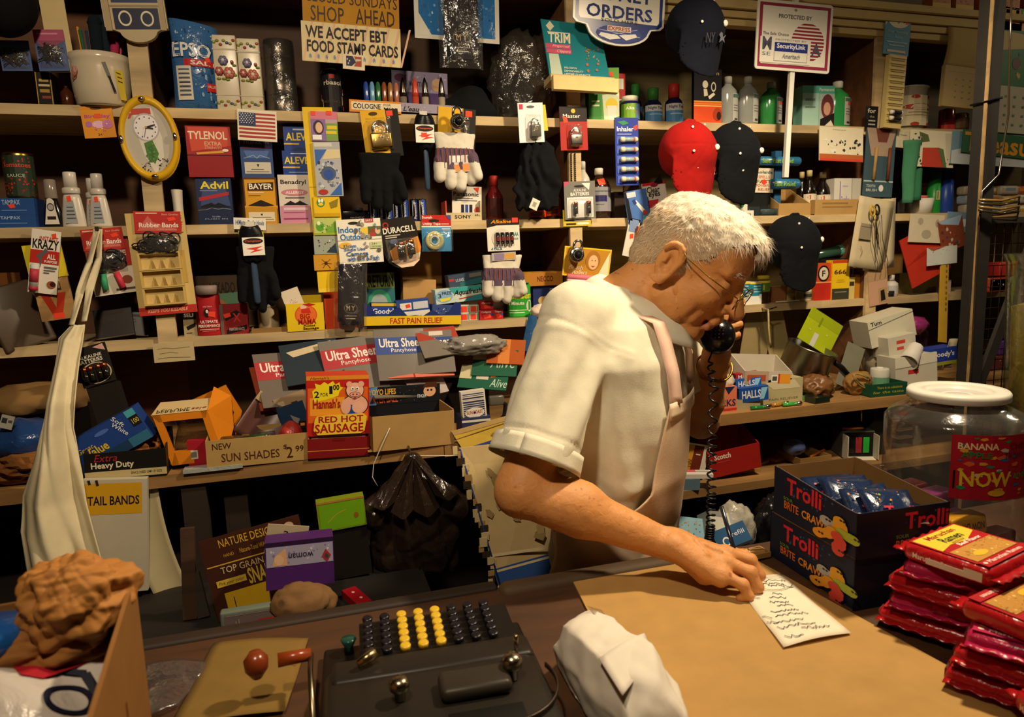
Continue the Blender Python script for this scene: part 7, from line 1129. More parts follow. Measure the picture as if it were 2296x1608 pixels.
# heap of hosiery packs
RS = "r 0 .16 1 .5 a82630;b Ultra_Sheer .08 .18 .95 .36 e4dcd4;t Pantyhose .3 .38 .8 .48 e4dcd4";BS = RS.replace('a82630','26448c')
HG = 'hosiery packs in a heap'
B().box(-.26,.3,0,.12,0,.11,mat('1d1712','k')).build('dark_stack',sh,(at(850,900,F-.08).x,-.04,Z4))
for px_,py_,Z_,w2,d2,col,code,yw,tl,ro,lb in (
 (794,822,Z4+.15,.15,.17,'77726c',RS,15,26,-3,'grey hosiery pack with a red title band upright behind the sausage box'),
 (648,850,Z4+.13,.15,.16,'6f6660',RS,22,24,2,'grey hosiery pack with a red band left of the sausage box'),
 (618,868,Z4+.125,.10,.13,'a0462c',"e .3 .4 .14 .2 b8a890;r .2 .85 .9 .95 c8b0a0",24,24,0,'orange-brown hosiery pack with a pale oval right of the orange stand'),
 (700,812,Z4+.165,.14,.13,'22303a',"p c8b898 .1 .2 .9 .05 .9 .2 .2 .34",10,22,-4,'dark blue glossy pack under the upright hosiery packs'),
 (900,795,Z4+.155,.13,.15,'75706a',BS,8,28,2,'grey hosiery pack with a blue title band in the middle of the heap'),
 (965,790,Z4+.165,.12,.13,'7c7670',BS+";r .5 .02 .8 .12 d0c8bc",-4,27,0,'grey hosiery pack with a blue band further right in the heap'),
 (985,768,Z4+.19,.11,.10,'7a726a',"r 0 0 1 .4 a03828",12,20,-3,'grey and dark red flat pack at the top of the heap'),
 (900,868,Z4+.115,.16,.10,'6c675e',"r .5 .6 .8 .9 d0ccc0;r .52 .62 .78 .86 4a4a44",12,12,4,'grey pack with a barcode under the pink envelope'),
 (940,822,Z4+.16,.17,.09,'d0705a',"e .4 .4 .2 .28 4a3428;e .4 .4 .14 .2 5a4030;t Hers .7 .3 .9 .5 a03a30;r .38 0 .4 1 8a3a2c",3,16,2,'salmon pink envelope tied with a rubber band on the heap'),
 (955,862,Z4+.125,.10,.08,'a89a9a',"p 3a2a4a 0 .5 .3 .6 .2 1 0 1",16,22,-6,'silvery grey pouch below the pink envelope'),
 (1110,815,Z4+.15,.12,.09,'1f5a44',"r .0 .0 .35 .4 b8b4a4;j Alive .4 .3 .95 .7 a8c0b0;r .5 .1 .6 .3 d0c8b8",-30,22,2,'upper dark green hosiery pack at the right end of the heap'),
 (1085,848,Z4+.115,.13,.08,'1f5a44',"r .0 .0 .25 .6 c8c09a;r .35 .1 .6 .6 c8c0b0;p f0492c .6 .2 .75 .15 .75 .45 .65 .5;j Alive .65 .55 1 .9 b8d0c0",-34,20,4,'lower dark green hosiery pack with a red sticker at the right end'),
 (1135,790,Z4+.17,.10,.09,'a8562c',"r .3 0 .6 1 c87a3a",-26,20,4,'copper coloured pack behind the green hosiery packs')):
    q = at(px_,py_,F-.06-.35*(.21-(Z_-Z4)));qq = slab('hosiery_pack' if 'hosiery' in lb else 'flat_packet',lb,'packet',px_,py_,Z_,w2,d2*.9,.004,col,code,yw*.8,tl*2.3,ro,'l' if '6' in col else '',HG);qq.location = q
q = at(1065,770,F-.08);crumple('cellophane_roll','shiny grey cellophane roll at the top of the hosiery heap','packet',(q.x,q.y,q.z-.004),(.085,.03,.026),mat('8a857e','f',.12),5,.35,None,4,freq=1.6)
# water ball box
x,z,w_,h_ = dims((824,925,1022,1016),Y4-.01);b = B();b.box(-w_/2+.012,w_/2,0,.003,0,.082,mat('a98650','k')).box(-w_/2,w_/2,.003,.13,0,.003,mat('a98650','k'));b.add([(-w_/2+.012,0,0),(-w_/2+.012,0,.082),(-w_/2-.025,.1,.09),(-w_/2+.0,.1,0)],[(0,1,2,3)],mat('8a5a2c','k'));b.box(w_/2-.003,w_/2,.003,.13,0,.085,mat('a98650','k'));b.box(-w_/2-.02,w_/2,.127,.13,0,.125,mat('14161c'))
b.face((-w_/2-.02,.1265,.128),(w_+.02,0,0),(0,0,-.045)).pr("r 0 0 1 1 14161c;p 4a8ac0 0 .1 .3 0 .28 1 0 1;b YOYO_LIFES .2 .12 .5 .45 d8a83a;b WATER_BALL .18 .52 .52 .9 c85a3a;c 20 5a8ac0,a82a3a,8a7ab8,5a8a3a 4 .54 .1 .8 .9;e .88 .4 .07 .32 d8a880;p 4a2a18 .8 .2 .84 -.1 .96 -.1 .97 .2;e .86 .35 .012 .06 1a1a1a;e .9 .35 .012 .06 1a1a1a;t FINGER .74 .55 .84 .75 d8e0e8")
tag(b.build('toy_box',None,(x,Y4-.008,Z4),(0,math.radians(1.5),math.radians(4))),'open cardboard toy box with a colourful water ball back panel','box')
bpy.data.objects['toy_box'].location.z += .003
carton('playing_cards','upright pack of blue-backed playing cards beside the toy box','cards',(1038,876,1092,934),Y4+.03,.02,'d4cec0',"r .03 .04 .97 .97 d8d4c8;"+';'.join('r .06 %.3f .94 %.3f 3a4270' % (.07+.055*i,.1+.055*i) for i in range(16))+";r .06 .14 .94 .17 d8d4c8;r .06 .24 .94 .27 d8d4c8;e .5 .6 .4 .14 d8d4c8;b SUNCOAST .16 .54 .84 .64 a83034;e .5 .6 .05 .03 2a2a4a",z=Z4+.03,roll=-3)
carton('playing_cards','pack of dark blue cards lying under the upright card pack','cards',(1036,936,1100,950),Y4+.02,.07,'2f3558',"r 0 .1 1 .2 d0ccc0",z=Z4)
B().box(-.02,.02,.0,.02,.0205,.0298,mat('2f3558')).build('card_pack_lower',bpy.data.objects['playing_cards.001'])
b = B().tube([(0,0,.0),(.03,.0,.03),(.034,0,.06),(.01,0,.075)],.006,mat('1a1a1c','l'),10).tube([(.02,-.002,.0),(.04,-.002,.02),(.042,-.002,.055)],.003,mat('b8b4a8','l'),8);b.rbox(-.01,.03,-.006,.01,.06,.085,mat('5a5850','l'),.004);tag(b.build('headphones',None,(at(1108,930,Y4+.09).x,Y4+.1,Z4+.003)),'black and silver headphones behind the playing cards','headphones')
# big torn carton leaning below the shelf edge
t = thing('flattened_carton','large flattened cream carton with blue stripes and torn edges behind the shirt','carton',(.44,1.5,0))
A_ = [Vector(at(px_,py_,Y_)) for px_,py_,Y_ in ((1030,1005,1.56),(1205,985,1.54),(1300,1330,1.44),(1122,1330,1.44))];o_ = Vector(t.location)
b = B();b.add([p-o_ for p in A_]+[p-o_+Vector((0,.004,0)) for p in A_],[(0,1,2,3),(7,6,5,4),(0,4,5,1),(1,5,6,2),(2,6,7,3),(3,7,4,0)],mat('b8a274','k'));b.face(A_[0]-o_,A_[1]-A_[0],A_[3]-A_[0]);b.pr("r .0 .74 .9 .76 c8b890;p 2a4a86 .0 .84 .9 .78 .9 .9 .0 .97;p c8b890 .02 .85 .88 .795 .88 .81 .02 .865;l 4a3a24 .004 .55 .2 .62 .4 .7 .5;e .8 .3 .02 .03 3a3428;c 10 9a8458,8a7448 3 .1 .1 .9 .7");b.build('panel',t)
b = B();R = random.Random(3)
for i in range(26):
    f_ = i/25;p = A_[0].lerp(A_[3],f_)-o_+Vector((R.uniform(-.022,-.002),-.006+R.uniform(-.006,.003),0));b.box(p.x,p.x+R.uniform(.006,.02),p.y,p.y+.003,p.z-.012,p.z+R.uniform(.002,.01),mat(['cdb98a','a98a54','3a2c1c','cdb98a'][i % 4],'k'))
b.tube([A_[0]-o_+Vector((.0,-.006,0)),A_[3]-o_+Vector((.004,-.006,0))],.0022,mat('2a3f7a'),5);b.build('torn_edge',t)
A2 = [Vector(at(px_,py_,Y_)) for px_,py_,Y_ in ((1012,968,Y4-.005),(1190,918,Y4-.005),(1190,985,Y4-.02),(1040,1012,Y4-.02))]
b = B();b.add([p-o_ for p in A2]+[p-o_+Vector((0,.003,.0)) for p in A2],[(0,1,2,3),(7,6,5,4),(0,4,5,1),(1,5,6,2),(2,6,7,3),(3,7,4,0)],mat('b89a3c','k'));b.face(A2[0]-o_,A2[1]-A2[0],A2[3]-A2[0]);b.pr("r 0 0 1 .2 a88a58;l 7a5a2a .03 0 .4 .5 .3 1 .22;p 2a3f7a 0 .9 1 .8 1 .95 0 1.02;b SUITER .4 .55 .95 .85 8a6a2a");b.build('torn_flap',t)
# string and black bags
b = B().tube([at(905,1022,Y4-.016),at(1010,1022,Y4-.02),at(1140,1013,Y4-.02)],.0012,mat('d8ccb0'),5);tag(b.build('string'),'pale string stretched across the shelf edge to the carton','string')
pts = [at(874,960,Y4-.014),at(862,985,Y4-.02),at(838,1040,Y4-.02),at(835,1070,Y4-.02),at(846,1090,Y4-.02)];tag(B().tube(pts,.0012,mat('d0ccc4'),5).build('thin_cord'),'thin white cord hanging in front of the toy box','string')
gb = SDF((-.13,-.08,-.30),(.13,.08,.02),.004)
gb.stack([(V3(0,0,-.285),.04,.085),(V3(0,0,-.2),.05,.102),(V3(0,0,-.12),.042,.09),(V3(0,0,-.05),.03,.04),(V3(0,0,0),.012,.014)],(0,1),(1,0),.02,2.2)
for a_ in (-.085,-.05,.055,.09):gb.cap((0,-.01,-.01),(a_,-.015,-.125),.012,.03,.012)
P,Q = gb.mesh();P = smooth_mesh(P,Q,2);av = np.arctan2(P[:,0],.02+np.abs(P[:,1]));P += normals(P,Q)*(.012*(np.abs((av*1.3+P[:,2]*3) % 1-.5)-.25)*2*np.clip(-P[:,2]/.08,0,1)+creases(P*V3(1,1,.6),4,10,15,.011)*np.clip(-P[:,2]/.05+.2,0,1))[:,None]
q = at(922,1018,Y4-.05);o = np_obj('black_bags',P,Q,[mat('261c16','f',.2)]);o.location = (q.x,q.y,q.z);tag(o,'bunch of black plastic carrier bags hanging from the shelf edge','bags')
for i,(cx,wd,zb) in enumerate(((-.078,.06,-.10),(-.035,.05,-.125),(.02,.06,-.13),(.068,.055,-.095))):B().sheet(lambda u,v:(cx*v+wd*(u-.5)*v**1.3,-.022-.03*v-.022*v*(1-abs(2*u-1))-.006*(i % 2),zb*v*(1-.12*abs(2*u-1))),9,10,mat('261c16','f',.2),.0015,False).build('bag_handle',o)
B().tube([(0,0,0),(0,.05,.008)],.003,mat('7a7468','m'),6).build('hook',o)
# dark recess below: tray contents
ZT = .808
card('wallet_display','brown and yellow display card lettered with wallets in the dark recess','display card',(462,1150,694,1330),1.40,'3f2016',"t NATURE_DESIGNS .18 .04 .78 .14 c8a030 0;r .34 .2 .7 .27 3f2016;t Nature-Tand_WALLETS .36 .2 .7 .26 b8922c;t HAND .2 .22 .3 .26 b8922c;t MADE .8 .16 .9 .2 b8922c;r .02 .33 .95 .345 c8a030;t TOP_GRAIN .14 .37 .56 .45 c8b080;b SNAKE .38 .46 .66 .66 c8a83a;r .07 .52 .36 .6 c8a83a;j Pick_your_color .09 .54 .34 .59 2a1810;r .12 .68 .8 1 c8a01e;l 2a1810 .01 .2 .75 .2 1;e .88 .1 .05 .05 b8a088;r .74 .26 .98 .38 9a8a4a;e .86 .32 .07 .025 1a1410",roll=-9,tilt=-6)
bpy.data.objects['wallet_display'].location.z = ZT+.098
q = dims((592,1204,748,1308),1.33);t = carton('perfume_carton','purple perfume carton with upside-down portrait in the dark recess','carton',(592,1204,748,1308),1.33,.05,'4a2266',"r 0 0 1 .08 2c1638;r .02 .1 .99 .52 9a96b0;c 30 c8c4d8,7a70a0,b0a8cc 5 .03 .11 .97 .5;p d0a078 .1 .5 .14 .3 .3 .14 .32 .5;e .2 .38 .07 .11 d8b090;t woman .34 .26 .7 .36 2a2438 180;p a8283a .82 .4 .88 .24 .96 .38 .9 .52;p 2a4a3a .86 .4 .89 .32 .93 .4 .9 .46",roll=2,tilt=-3)
t.location.z = ZT+.077
card('paper_tag','pale paper slip tucked behind the purple perfume carton','paper',(596,1178,690,1240),1.39,'b0a284',"t 3 .4 .2 .52 .5 2a2420",roll=12)
x,z,w_,h_ = dims((490,1308,660,1382),1.30);o = B().rbox(-w_/2,w_/2,0,.02,0,h_,mat('6a7468'),.004).face((-w_/2,-.0002,h_),(w_,0,0),(0,0,-h_)).pr("r .06 .1 1 .9 6a5a58;p a82824 .5 .34 .92 .34 .92 .5 .5 .5;p a82824 .34 .52 .92 .48 .92 .66 .34 .68;r .2 .3 .21 .8 9a9488;r .24 .25 .25 .85 9a9488;r .08 .12 .98 .13 a8a890;r .08 .86 .98 .87 a8a890").build('tin_case');tag(o,'flat grey-green tin printed with red torches under the wallet card','tin');o.location = (x,1.30,ZT)
q = at(680,1350,1.24);crumple('paper_bundle','small crumpled brown bundle in front of the flat tin','bundle',(q.x,1.235,max(q.z,ZT+.037)),(.055,.035,.038),mat('7a5a38','k'),6,.25,-.036,4)
x,z,w_,h_ = dims((716,1120,822,1185),1.52);carton('green_carton','bright green carton with tan edges in the dark recess','carton',(714,1120,822,1186),1.5,.03,'7a8a1a',"r .04 .08 .98 .96 6aa016;l a8a02a .03 .2 .7 .4 .45 .6 .35;r 0 0 1 .06 a8783a;e .8 .6 .05 .1 8a5a20",roll=-3)
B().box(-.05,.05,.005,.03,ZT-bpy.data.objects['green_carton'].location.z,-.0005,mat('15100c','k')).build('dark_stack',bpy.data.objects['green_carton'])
slab('red_box','shiny red pouch lying in the dark recess beside black bags','pouch',800,1350,ZT,.03,.08,.015,'a01420',"e .5 .3 .1 .05 e0c0b8;e .6 .7 .1 .05 e0c0b8",yaw=20,k='l')
for i,(r,c_,ro) in enumerate((((400,1195,432,1400),'4a2f1c',3),((438,1290,466,1390),'3a3228',-8))):
    x,z,w,h = dims(r,1.42);tag(B().box(-w/2,w/2,0,.012,0,z+h-ZT,mat(c_,'w')).build('wood_slat',None,(x,1.42,ZT+.004),(math.radians(-4),math.radians(ro),0)),['taller brown','shorter grey'][i]+' wooden slat leaning in the dark recess','slat','leaning slats')
# the hanging apron at the left
t = thing('hanging_apron','white cloth apron hanging by its strings from the middle shelf edge','apron',tuple(at(217,512,F-.03)))
o_ = Vector(t.location);am = mat('d2c6a4','c')
def path(ps):return [Vector(at(*p))-o_ for p in ps]
def ribbon(ps,w,b):
    Pp = path(ps)
    def fn(u,v):
        x = u*(len(Pp)-1);i = min(int(x),len(Pp)-2);f_ = x-i;f_ = f_*f_*(3-2*f_);return Pp[i].lerp(Pp[i+1],f_)+Vector((w*(v-.5),.006*math.sin(u*9+v*3),0))
    b.sheet(fn,20,3,am,.0015)
b = B();ribbon([(217,514,F-.03),(200,590,F-.045),(178,660,1.77),(160,728,1.74)],.014,b);ribbon([(221,514,F-.03),(222,580,F-.045),(200,650,1.77),(188,720,1.74)],.014,b);b.build('apron_strings',t)
ed = [(728,160,190,1.745),(760,128,188,1.72),(800,122,183,1.66),(850,112,178,1.6),(900,100,172,1.57),(960,92,165,1.56),(1040,72,178,1.55),(1120,42,196,1.55),(1200,38,220,1.54),(1300,60,250,1.53),(1370,75,262,1.52)]
def ap_fn(u,v):
    x = v*(len(ed)-1);i = min(int(x),len(ed)-2);f_ = x-i;py = ed[i][0]*(1-f_)+ed[i+1][0]*f_;l_ = ed[i][1]*(1-f_)+ed[i+1][1]*f_;r_ = ed[i][2]*(1-f_)+ed[i+1][2]*f_;Y_ = ed[i][3]*(1-f_)+ed[i+1][3]*f_
    p = Vector(at(l_+(r_-l_)*u,py,Y_))-o_;A = min(1,.35+v*1.4);p.y += A*(.020*math.sin(u*8.5+v*2.6+.8*math.sin(v*7))+.006*math.sin(u*23-v*6+2*math.sin(v*5)))-.03*math.sin(PI*u)*A
    return p
B().sheet(ap_fn,44,60,am,.002).build('apron_cloth',t)
B().box(-.004,.004,-.002,.034,-.004,.004,mat('8a8478','m')).build('nail',t)
# tail band card hanging from the deep shelf
x,z,w_,h_ = dims((188,1072,333,1330),Y4-.03);t = card('elastic_band_card','white hanging card with a yellow panel lettered about bands','card',(186,1075,332,1330),Y4-.022,'b8b09c',"r .03 .03 .92 .3 c8981c;b TAIL_BANDS .08 .14 .88 .22 1f1826;l 2a2418 .02 .1 0 .12 .04;l 2a2418 .02 .22 .0 .24 .05",roll=5,th=.018)
x,z,w_,h_ = dims((318,1085,396,1392),Y4-.01);o = B().sheet(lambda u,v:(w_*(u-.6)+.06*v*v,.02*math.sin(u*2),-h_*v),8,16,mat('a89c7a','p'),.002).build('cream_board');o.location = (x-.02,Y4-.005,z+h_);tag(o,'curved cream board hanging behind the yellow panelled card','board')
B().box(-.02,.0,.0,.012,-.012,0,mat('4a3a24','w')).build('clip',o)
# ---------------------------------------------------------------- on the counter
C0 = ZC+.0005
def poly_sheet(name,label,cat,pts,Z,col,code='',k='p',curl=0.):
    Pp = [Vector(on(*p,Z)) for p in pts];o = Pp[0].copy();b = B().sheet(lambda u,v:Pp[0].lerp(Pp[1],u).lerp(Pp[3].lerp(Pp[2],u),v)-o+Vector((0,0,curl*(math.sin(PI*u)+v*v*.6+.3*math.sin(9*v)))),10,14,mat(col,k),.0006)
    b.bend = lambda u,v,kk:Pp[0].lerp(Pp[1],u).lerp(Pp[3].lerp(Pp[2],u),v)-o+Vector((0,0,curl*(math.sin(PI*u)+v*v*.6+.3*math.sin(9*v))+.0004+kk));b.U = Pp[1]-Pp[0];b.V = Pp[3]-Pp[0];b.k = 1;b.pr(code);return tag(b.build(name,None,o),label,cat)
R = random.Random(8);sq = []
for i,(v,u0,u1) in enumerate(((.12,.45,.9),(.17,.4,.8),(.22,.5,.92),(.33,.45,.6),(.38,.35,.62),(.44,.3,.6),(.5,.36,.6),(.57,.2,.62),(.64,.2,.7),(.72,.1,.55),(.8,.1,.65),(.88,.4,.8),(.93,.1,.35),(.3,.02,.2),(.6,.02,.14),(.69,.02,.16))):
    n = int((u1-u0)*44);sq.append('l 3a3a52 .008 '+' '.join('%.3f %.3f' % (u0+(u1-u0)*j/n,v+.05*(j/n-.5)+R.uniform(-.017,.017)*(1 if R.random() > .25 else 1.7)) for j in range(n+1)))
sq.append('l 3a3a52 .006 '+' '.join('%.3f %.3f' % (.65+.3*math.cos(q)*(1+.1*math.sin(3*q)),.18+.11*math.sin(q)) for q in np.linspace(0,6,24)))
poly_sheet('handwritten_list','white handwritten shopping list on the tan counter board by the writing hand','paper',((1648,1308),(1752,1287),(1908,1424),(1757,1456)),C0+.004,'e6dcc4',';'.join(sq),curl=.0035)
# cardboard snack boxes with gummy worms
def worms(u,v,s,big=1):
    o = ''
    for du,dv,c,a in ((-.1,-.05,'a8a8a4',1.15),(.05,-.12,'d8a028',1.7),(.2,.0,'a0b03a',1.5),(-.16,.12,'d8952a',.5),(.06,.2,'c8463a',-.95)):
        for i in range(5):o += ';e %.3f %.3f %.3f %.3f %s' % (u+s*(du*(.3+.2*i)+.03*math.sin(i*1.3)),v+s*1.5*(dv*(.3+.22*i)+.02),s*.07,s*.09,c)
        o += ';e %.3f %.3f %.3f %.3f 2a2420;e %.3f %.3f %.3f %.3f 2a2420' % (u+s*du*1.12-.01,v+s*1.5*dv*1.2,s*.016,s*.02,u+s*du*1.12+.025,v+s*1.5*dv*1.2,s*.016,s*.02)
    return o
TL = "c 20 2a5a80,183a60,245078 3 .1 .08 .75 .5;b Trolli .17 .1 .62 .46 3a0c14;b Trolli .18 .11 .61 .44 c82a3a;t SOUR .14 .52 .26 .58 6aa02a;b BRITE .15 .6 .34 .76 c86a2a;b CRAWLERS .38 .6 .84 .76 d8902a"
def worm_box(label,loc,w,d,hf,hb,yaw,code,front):
    t = thing('candy_box',label,'candy box',loc,(0,0,math.radians(yaw)),'dark blue gummy candy boxes');m = mat('121c34','p',.5);kr = mat('8f6a3a','k');th = .002
    for sx in (0,1):
        x_ = sx*w;pr_ = [(0,0),(d,0),(d,hb),(d*.93,hb),(d*.1,hf),(0,hf)]
        b = B().prism(pr_,x_-(th if sx else 0),x_+(0 if sx else th),m,'x');b.prism(pr_,x_-(th+.0006 if sx else -th),x_+(-th if sx else th+.0006),kr,'x')
        if not sx:b.face((0,d,hb),(0,-d,0),(0,0,-hb)).pr(code)
        b.build('side_panel',t)
    B().box(0,w,0,th,0,hf,m).face((0,0,hf),(w,0,0),(0,0,-hf)).pr(front).build('front_panel',t)
    B().box(0,w,d-th,d,0,hb,m).box(th,w-th,d-th-.0006,d-th,.001,hb,kr).box(0,w,th,d-th,0,th,kr).build('back_and_floor',t)
    return t
worm_box('lower dark blue candy box with gummy worms printed on its side',(.768,.805,C0),.17,.208,.084,.084,-2,TL+worms(.8,.62,.95),'r 0 0 1 1 0d1424')
worm_box('upper dark blue candy box filled with bags stacked on its twin',(.764,.80,C0+.0845),.165,.205,.072,.086,-3,TL+worms(.8,.62,.95),'r 0 0 1 1 0d1424;c 10 2a5a80,183a60 3 .5 .05 .98 .5;b Trolli .5 .1 1 .5 3a0c14;b Trolli .51 .11 .99 .48 c82a3a;t SOUR .42 .58 .56 .66 6aa02a;b BRITE .42 .7 .64 .88 c86a2a;b CRAW .7 .66 .98 .84 d8902a')
for i in range(6):
    b = B();b.sheet(lambda u,v:(.085*(u-.5),.075*(v-.5),.010*math.sin(PI*u)**.5*math.sin(PI*v)**.5),8,8,mat('16284a','f',.2),.003);b.face((-.04,.035,.0115),(.08,0,0),(0,-.07,0));b.pr("b Trolli .25 .5 .95 .8 c02a44;c 8 d8902a,d8503a,a0b03a,a8b0b8 %d .05 .08 .7 .45;r 0 .9 1 .95 c8b8a0" % i)
    tag(b.build('candy_bag',None,(.842+.016*(i % 2),.94-.022*i,C0+.132+.004*(i % 3)),(math.radians(38),math.radians(4*(i % 3)-4),math.radians(-20+8*(i % 2)))),'small navy candy bag standing in the upper box, number %s from the back' % ['one','two','three','four','five','six'][i],'candy bag','candy bags in the upper box')
B().box(.02,.16,.012,.19,.002,.05,mat('111c30','f')).build('inner_bags',bpy.data.objects['candy_box.001'])
# ramen packs
RM = "r 0 0 1 1 a8161c;p d8c03a .03 .03 .97 .03 .97 .28 .6 .41 .3 .37 .03 .43;b Maruchan .2 .06 .8 .16 8a1a14;b Ramen .3 .18 .72 .32 1f2a18;t NOODLE_SOUP .36 .34 .62 .38 7a3a14;p a8161c .03 .44 .3 .38 .6 .42 .97 .28 .97 .38 .6 .5 .03 .54;b %s .36 .4 .84 .47 f0e4d4;r .05 .5 .95 .84 b8863e;c 60 c89a4a,b8823a,d8b86a,a06a2a 5 .06 .52 .94 .84;e .34 .72 .13 .06 d8b030;c 12 4a7a2a,c8481e 6 .6 .5 .94 .66;r 0 .86 1 1 a8161c;b Maruchan_Ramen .14 .885 .86 .95 e8c8bc;e .07 .92 .03 .025 e8c8bc"
protos = []
for cc,fl in (('a8161c','Beef_Flavor'),('b01c4a','Shrimp')):
    b = B();W_,D_,H_ = .128,.118,.026
    b.rbox(-W_/2,W_/2,-D_/2,D_/2,0,H_,mat(cc,'f',.25),.011)
    for sy in (-1,1):b.sheet(lambda u,v:(W_*(u-.5)*.98,sy*(D_/2-.004+.016*v),H_*.5+.0018*math.sin(u*34)*v),26,2,mat(cc,'f',.25),.0008)
    b.box(-W_*.505,-W_*.495,-D_*.3,D_*.2,.006,.014,mat('cfc4b0')).face((-W_*.45,D_*.44,H_+.0002),(W_*.9,0,0),(0,-D_*.88,0)).pr(RM.replace('a8161c',cc) % fl)
    b.face((-W_*.5-.0006,D_*.42,H_*.8),(0,-D_*.84,0),(0,0,-H_*.6)).pr("b Maruchan_Ramen .08 .3 .7 .8 e0c0b4;r .75 .1 .98 .9 cfc4b0");protos.append(b)
rk = []
for i,(ci,cx,cy,zl,yaw,lb) in enumerate(((0,.853,.735,0,-62,'bottom noodle pack at the back beside the dark candy boxes'),(1,.862,.728,1,-58,'pink noodle pack second from the bottom of the back stack'),(0,.858,.722,2,-66,'red noodle pack third from the bottom of the back stack'),(1,.868,.715,3,-55,'pink noodle pack fourth from the bottom of the back stack'),(0,.862,.70,4,14,'top noodle pack with beef flavor picture facing up'),
    (0,.815,.592,0,-60,'bottom noodle pack of the front stack'),(0,.822,.585,1,-64,'noodle pack second from bottom of the front stack'),(1,.828,.58,2,-58,'pink noodle pack in the middle of the front stack'),(0,.838,.585,3,-168,'noodle pack with an upside-down yellow panel on top of front stack'),
    (0,.772,.462,0,-62,'bottom noodle pack at the lower right corner'),(0,.775,.458,1,-20,'noodle pack with a yellow corner at the lower right corner'))):
    z_ = C0+.0272*zl
    if ci in [r_[0] for r_ in rk]:o = [r_[1] for r_ in rk if r_[0] == ci][0].copy();COL.objects.link(o);o.location = (cx,cy,z_);o.rotation_euler = (0,0,math.radians(yaw))
    else:o = protos[ci].build('ramen_packet',None,(cx,cy,z_),(0,0,math.radians(yaw)));rk.append((ci,o))
    tag(o,lb,'noodle packet','stacked noodle packets')
# candy jar
J = V3(1.105,.94,C0);t = thing('candy_jar','big clear plastic candy jar with white lid and red label','jar',tuple(J));R_ = .114
B().lathe([(.077,.003),(.11,.012),(R_,.03),(R_,.238),(.106,.25),(.079,.264),(.071,.27),(.071,.29)],mat('e6e4da','t',.15),48,cap=False).build('jar_body',t)
B().lathe([(.02,.282),(.052,.282),(.054,.29),(.058,.293),(.077,.292),(.08,.288),(.08,.277),(.076,.276),(.073,.28)],mat('c9c6bc','',.35),40,cap=False).lathe([(.001,.281),(.052,.283)],mat('a8a6a4','',.35),30,cap=False).build('lid',t)
b = B();RL = R_+.001;b.bend = lambda u,v,k:Vector(((RL+k)*math.sin((u-.5)*2.0+.1),-(RL+k)*math.cos((u-.5)*2.0+.1),.236-.11*v));b.U = Vector((.3,0,0));b.V = Vector((0,0,-.11));b.pr("r 0 0 1 1 a81a2c;c 70 d8a02a,2a8a5a,2a6aa0,d8602a,c8bca8 5 .02 .03 .98 .97 .5;b BANANA .04 .12 .3 .22 e8d8a0;b APPLE .06 .26 .26 .35 2a7a3a;t CHERRY .38 .12 .6 .22 6a1420;t TROPICAL_PUNCH .34 .26 .74 .36 6a2438;p 0f1a10 .02 .56 .5 .44 1 .34 1 .64 .5 .76 .02 .84;b NOW .06 .55 .4 .79 e0c02a;t and .42 .55 .52 .66 3a9a4a;b LATER .55 .42 .98 .68 e0c02a 8;e .3 .88 .06 .05 d8a82a;t MINIS .8 .8 .95 .9 e0d0b8");b.build('label',t)
R = random.Random(12)
for i,(c_,nm,a_,rr,z_) in enumerate((('7a2a6a','purple',3.5,.075,.085),('d8a01e','yellow',4.1,.08,.05),('6a2460','plum',5.4,.07,.005),('a02a30','red',2.7,.075,.08),('d08a1e','amber',4.1,.078,.013),('5a1e58','dark purple',.6,.06,.003),('8a2a70','magenta',2.8,.06,.04),('702868','violet',3.4,.06,.003))):
    b = B().rbox(-.034,.034,-.018,.018,0,.034,mat(c_,'f',.3),.005).face((-.034,-.0181,.034),(.068,0,0),(0,0,-.034)).pr('b NOW_LATER .1 .3 .9 .7 2a1a20 180');tag(b.build('wrapped_candy',None,tuple(J+V3(rr*math.cos(a_),rr*math.sin(a_),z_+.004)),(R.uniform(-.1,.1),R.uniform(-.1,.1),R.uniform(-.5,.5))),nm+' wrapped candy block lying inside the big clear jar','candy','wrapped candies in the jar')
t = thing('candy_jar','clear plastic jar with pale lid cut off by the right picture edge','jar',(1.335,.80,C0));B().lathe([(.1,.003),(.115,.02),(.115,.2),(.09,.235),(.09,.25)],mat('d8c8b8','t',.2),36,cap=False).build('jar_body',t);B().lathe([(.001,.27),(.09,.27),(.1,.266),(.1,.245),(.094,.243)],mat('b8b4a8','',.35),32,cap=False).build('lid',t);B().lathe([(.09,.004),(.1,.02),(.1,.12),(.02,.14)],mat('6a3a20','k'),24).build('brown_sweets',t)
t = thing('tall_tub','tall clear tub of yellow packets cut off at right edge','jar',(1.62,1.12,C0));B().lathe([(.1,.0),(.12,.5),(.13,.52)],mat('a8b090','t',.2),30,cap=False).build('tub',t);B().lathe([(.09,.003),(.105,.40),(.02,.43)],mat('7a6c1e','f',.4),18).build('yellow_packets',t)
# clothes pegs in a narrow wooden tray beyond the list
q = on(1670,1300,C0);tray('peg_tray','narrow wooden ledge tray behind the handwritten list','tray',.72,1.0,C0+.004,.10,.03,.009,mat('a8803e','w'),yaw=3)
for i in (0,1):
    b = B()
    for s_ in (-1,1):b.prism([(-.03,s_*.001),(.03,s_*.004),(.03,s_*.007),(-.012,s_*.006),(-.03,s_*.004)],-.004,.004,mat('c79a5a','w'),'z')
    b.tube([(-.002,-.006,.0),(.002,-.006,.0045),(.004,.006,.0045),(.0,.006,-.004)],.0009,mat('8a8a88','m'),5);tag(b.build('clothes_peg',None,(.70+.03*i,1.008+.008*i,C0+.0125),(0,0,.12-.3*i)),['left','right'][i]+' wooden clothes peg in the ledge tray behind the list','clothes peg','wooden clothes pegs')
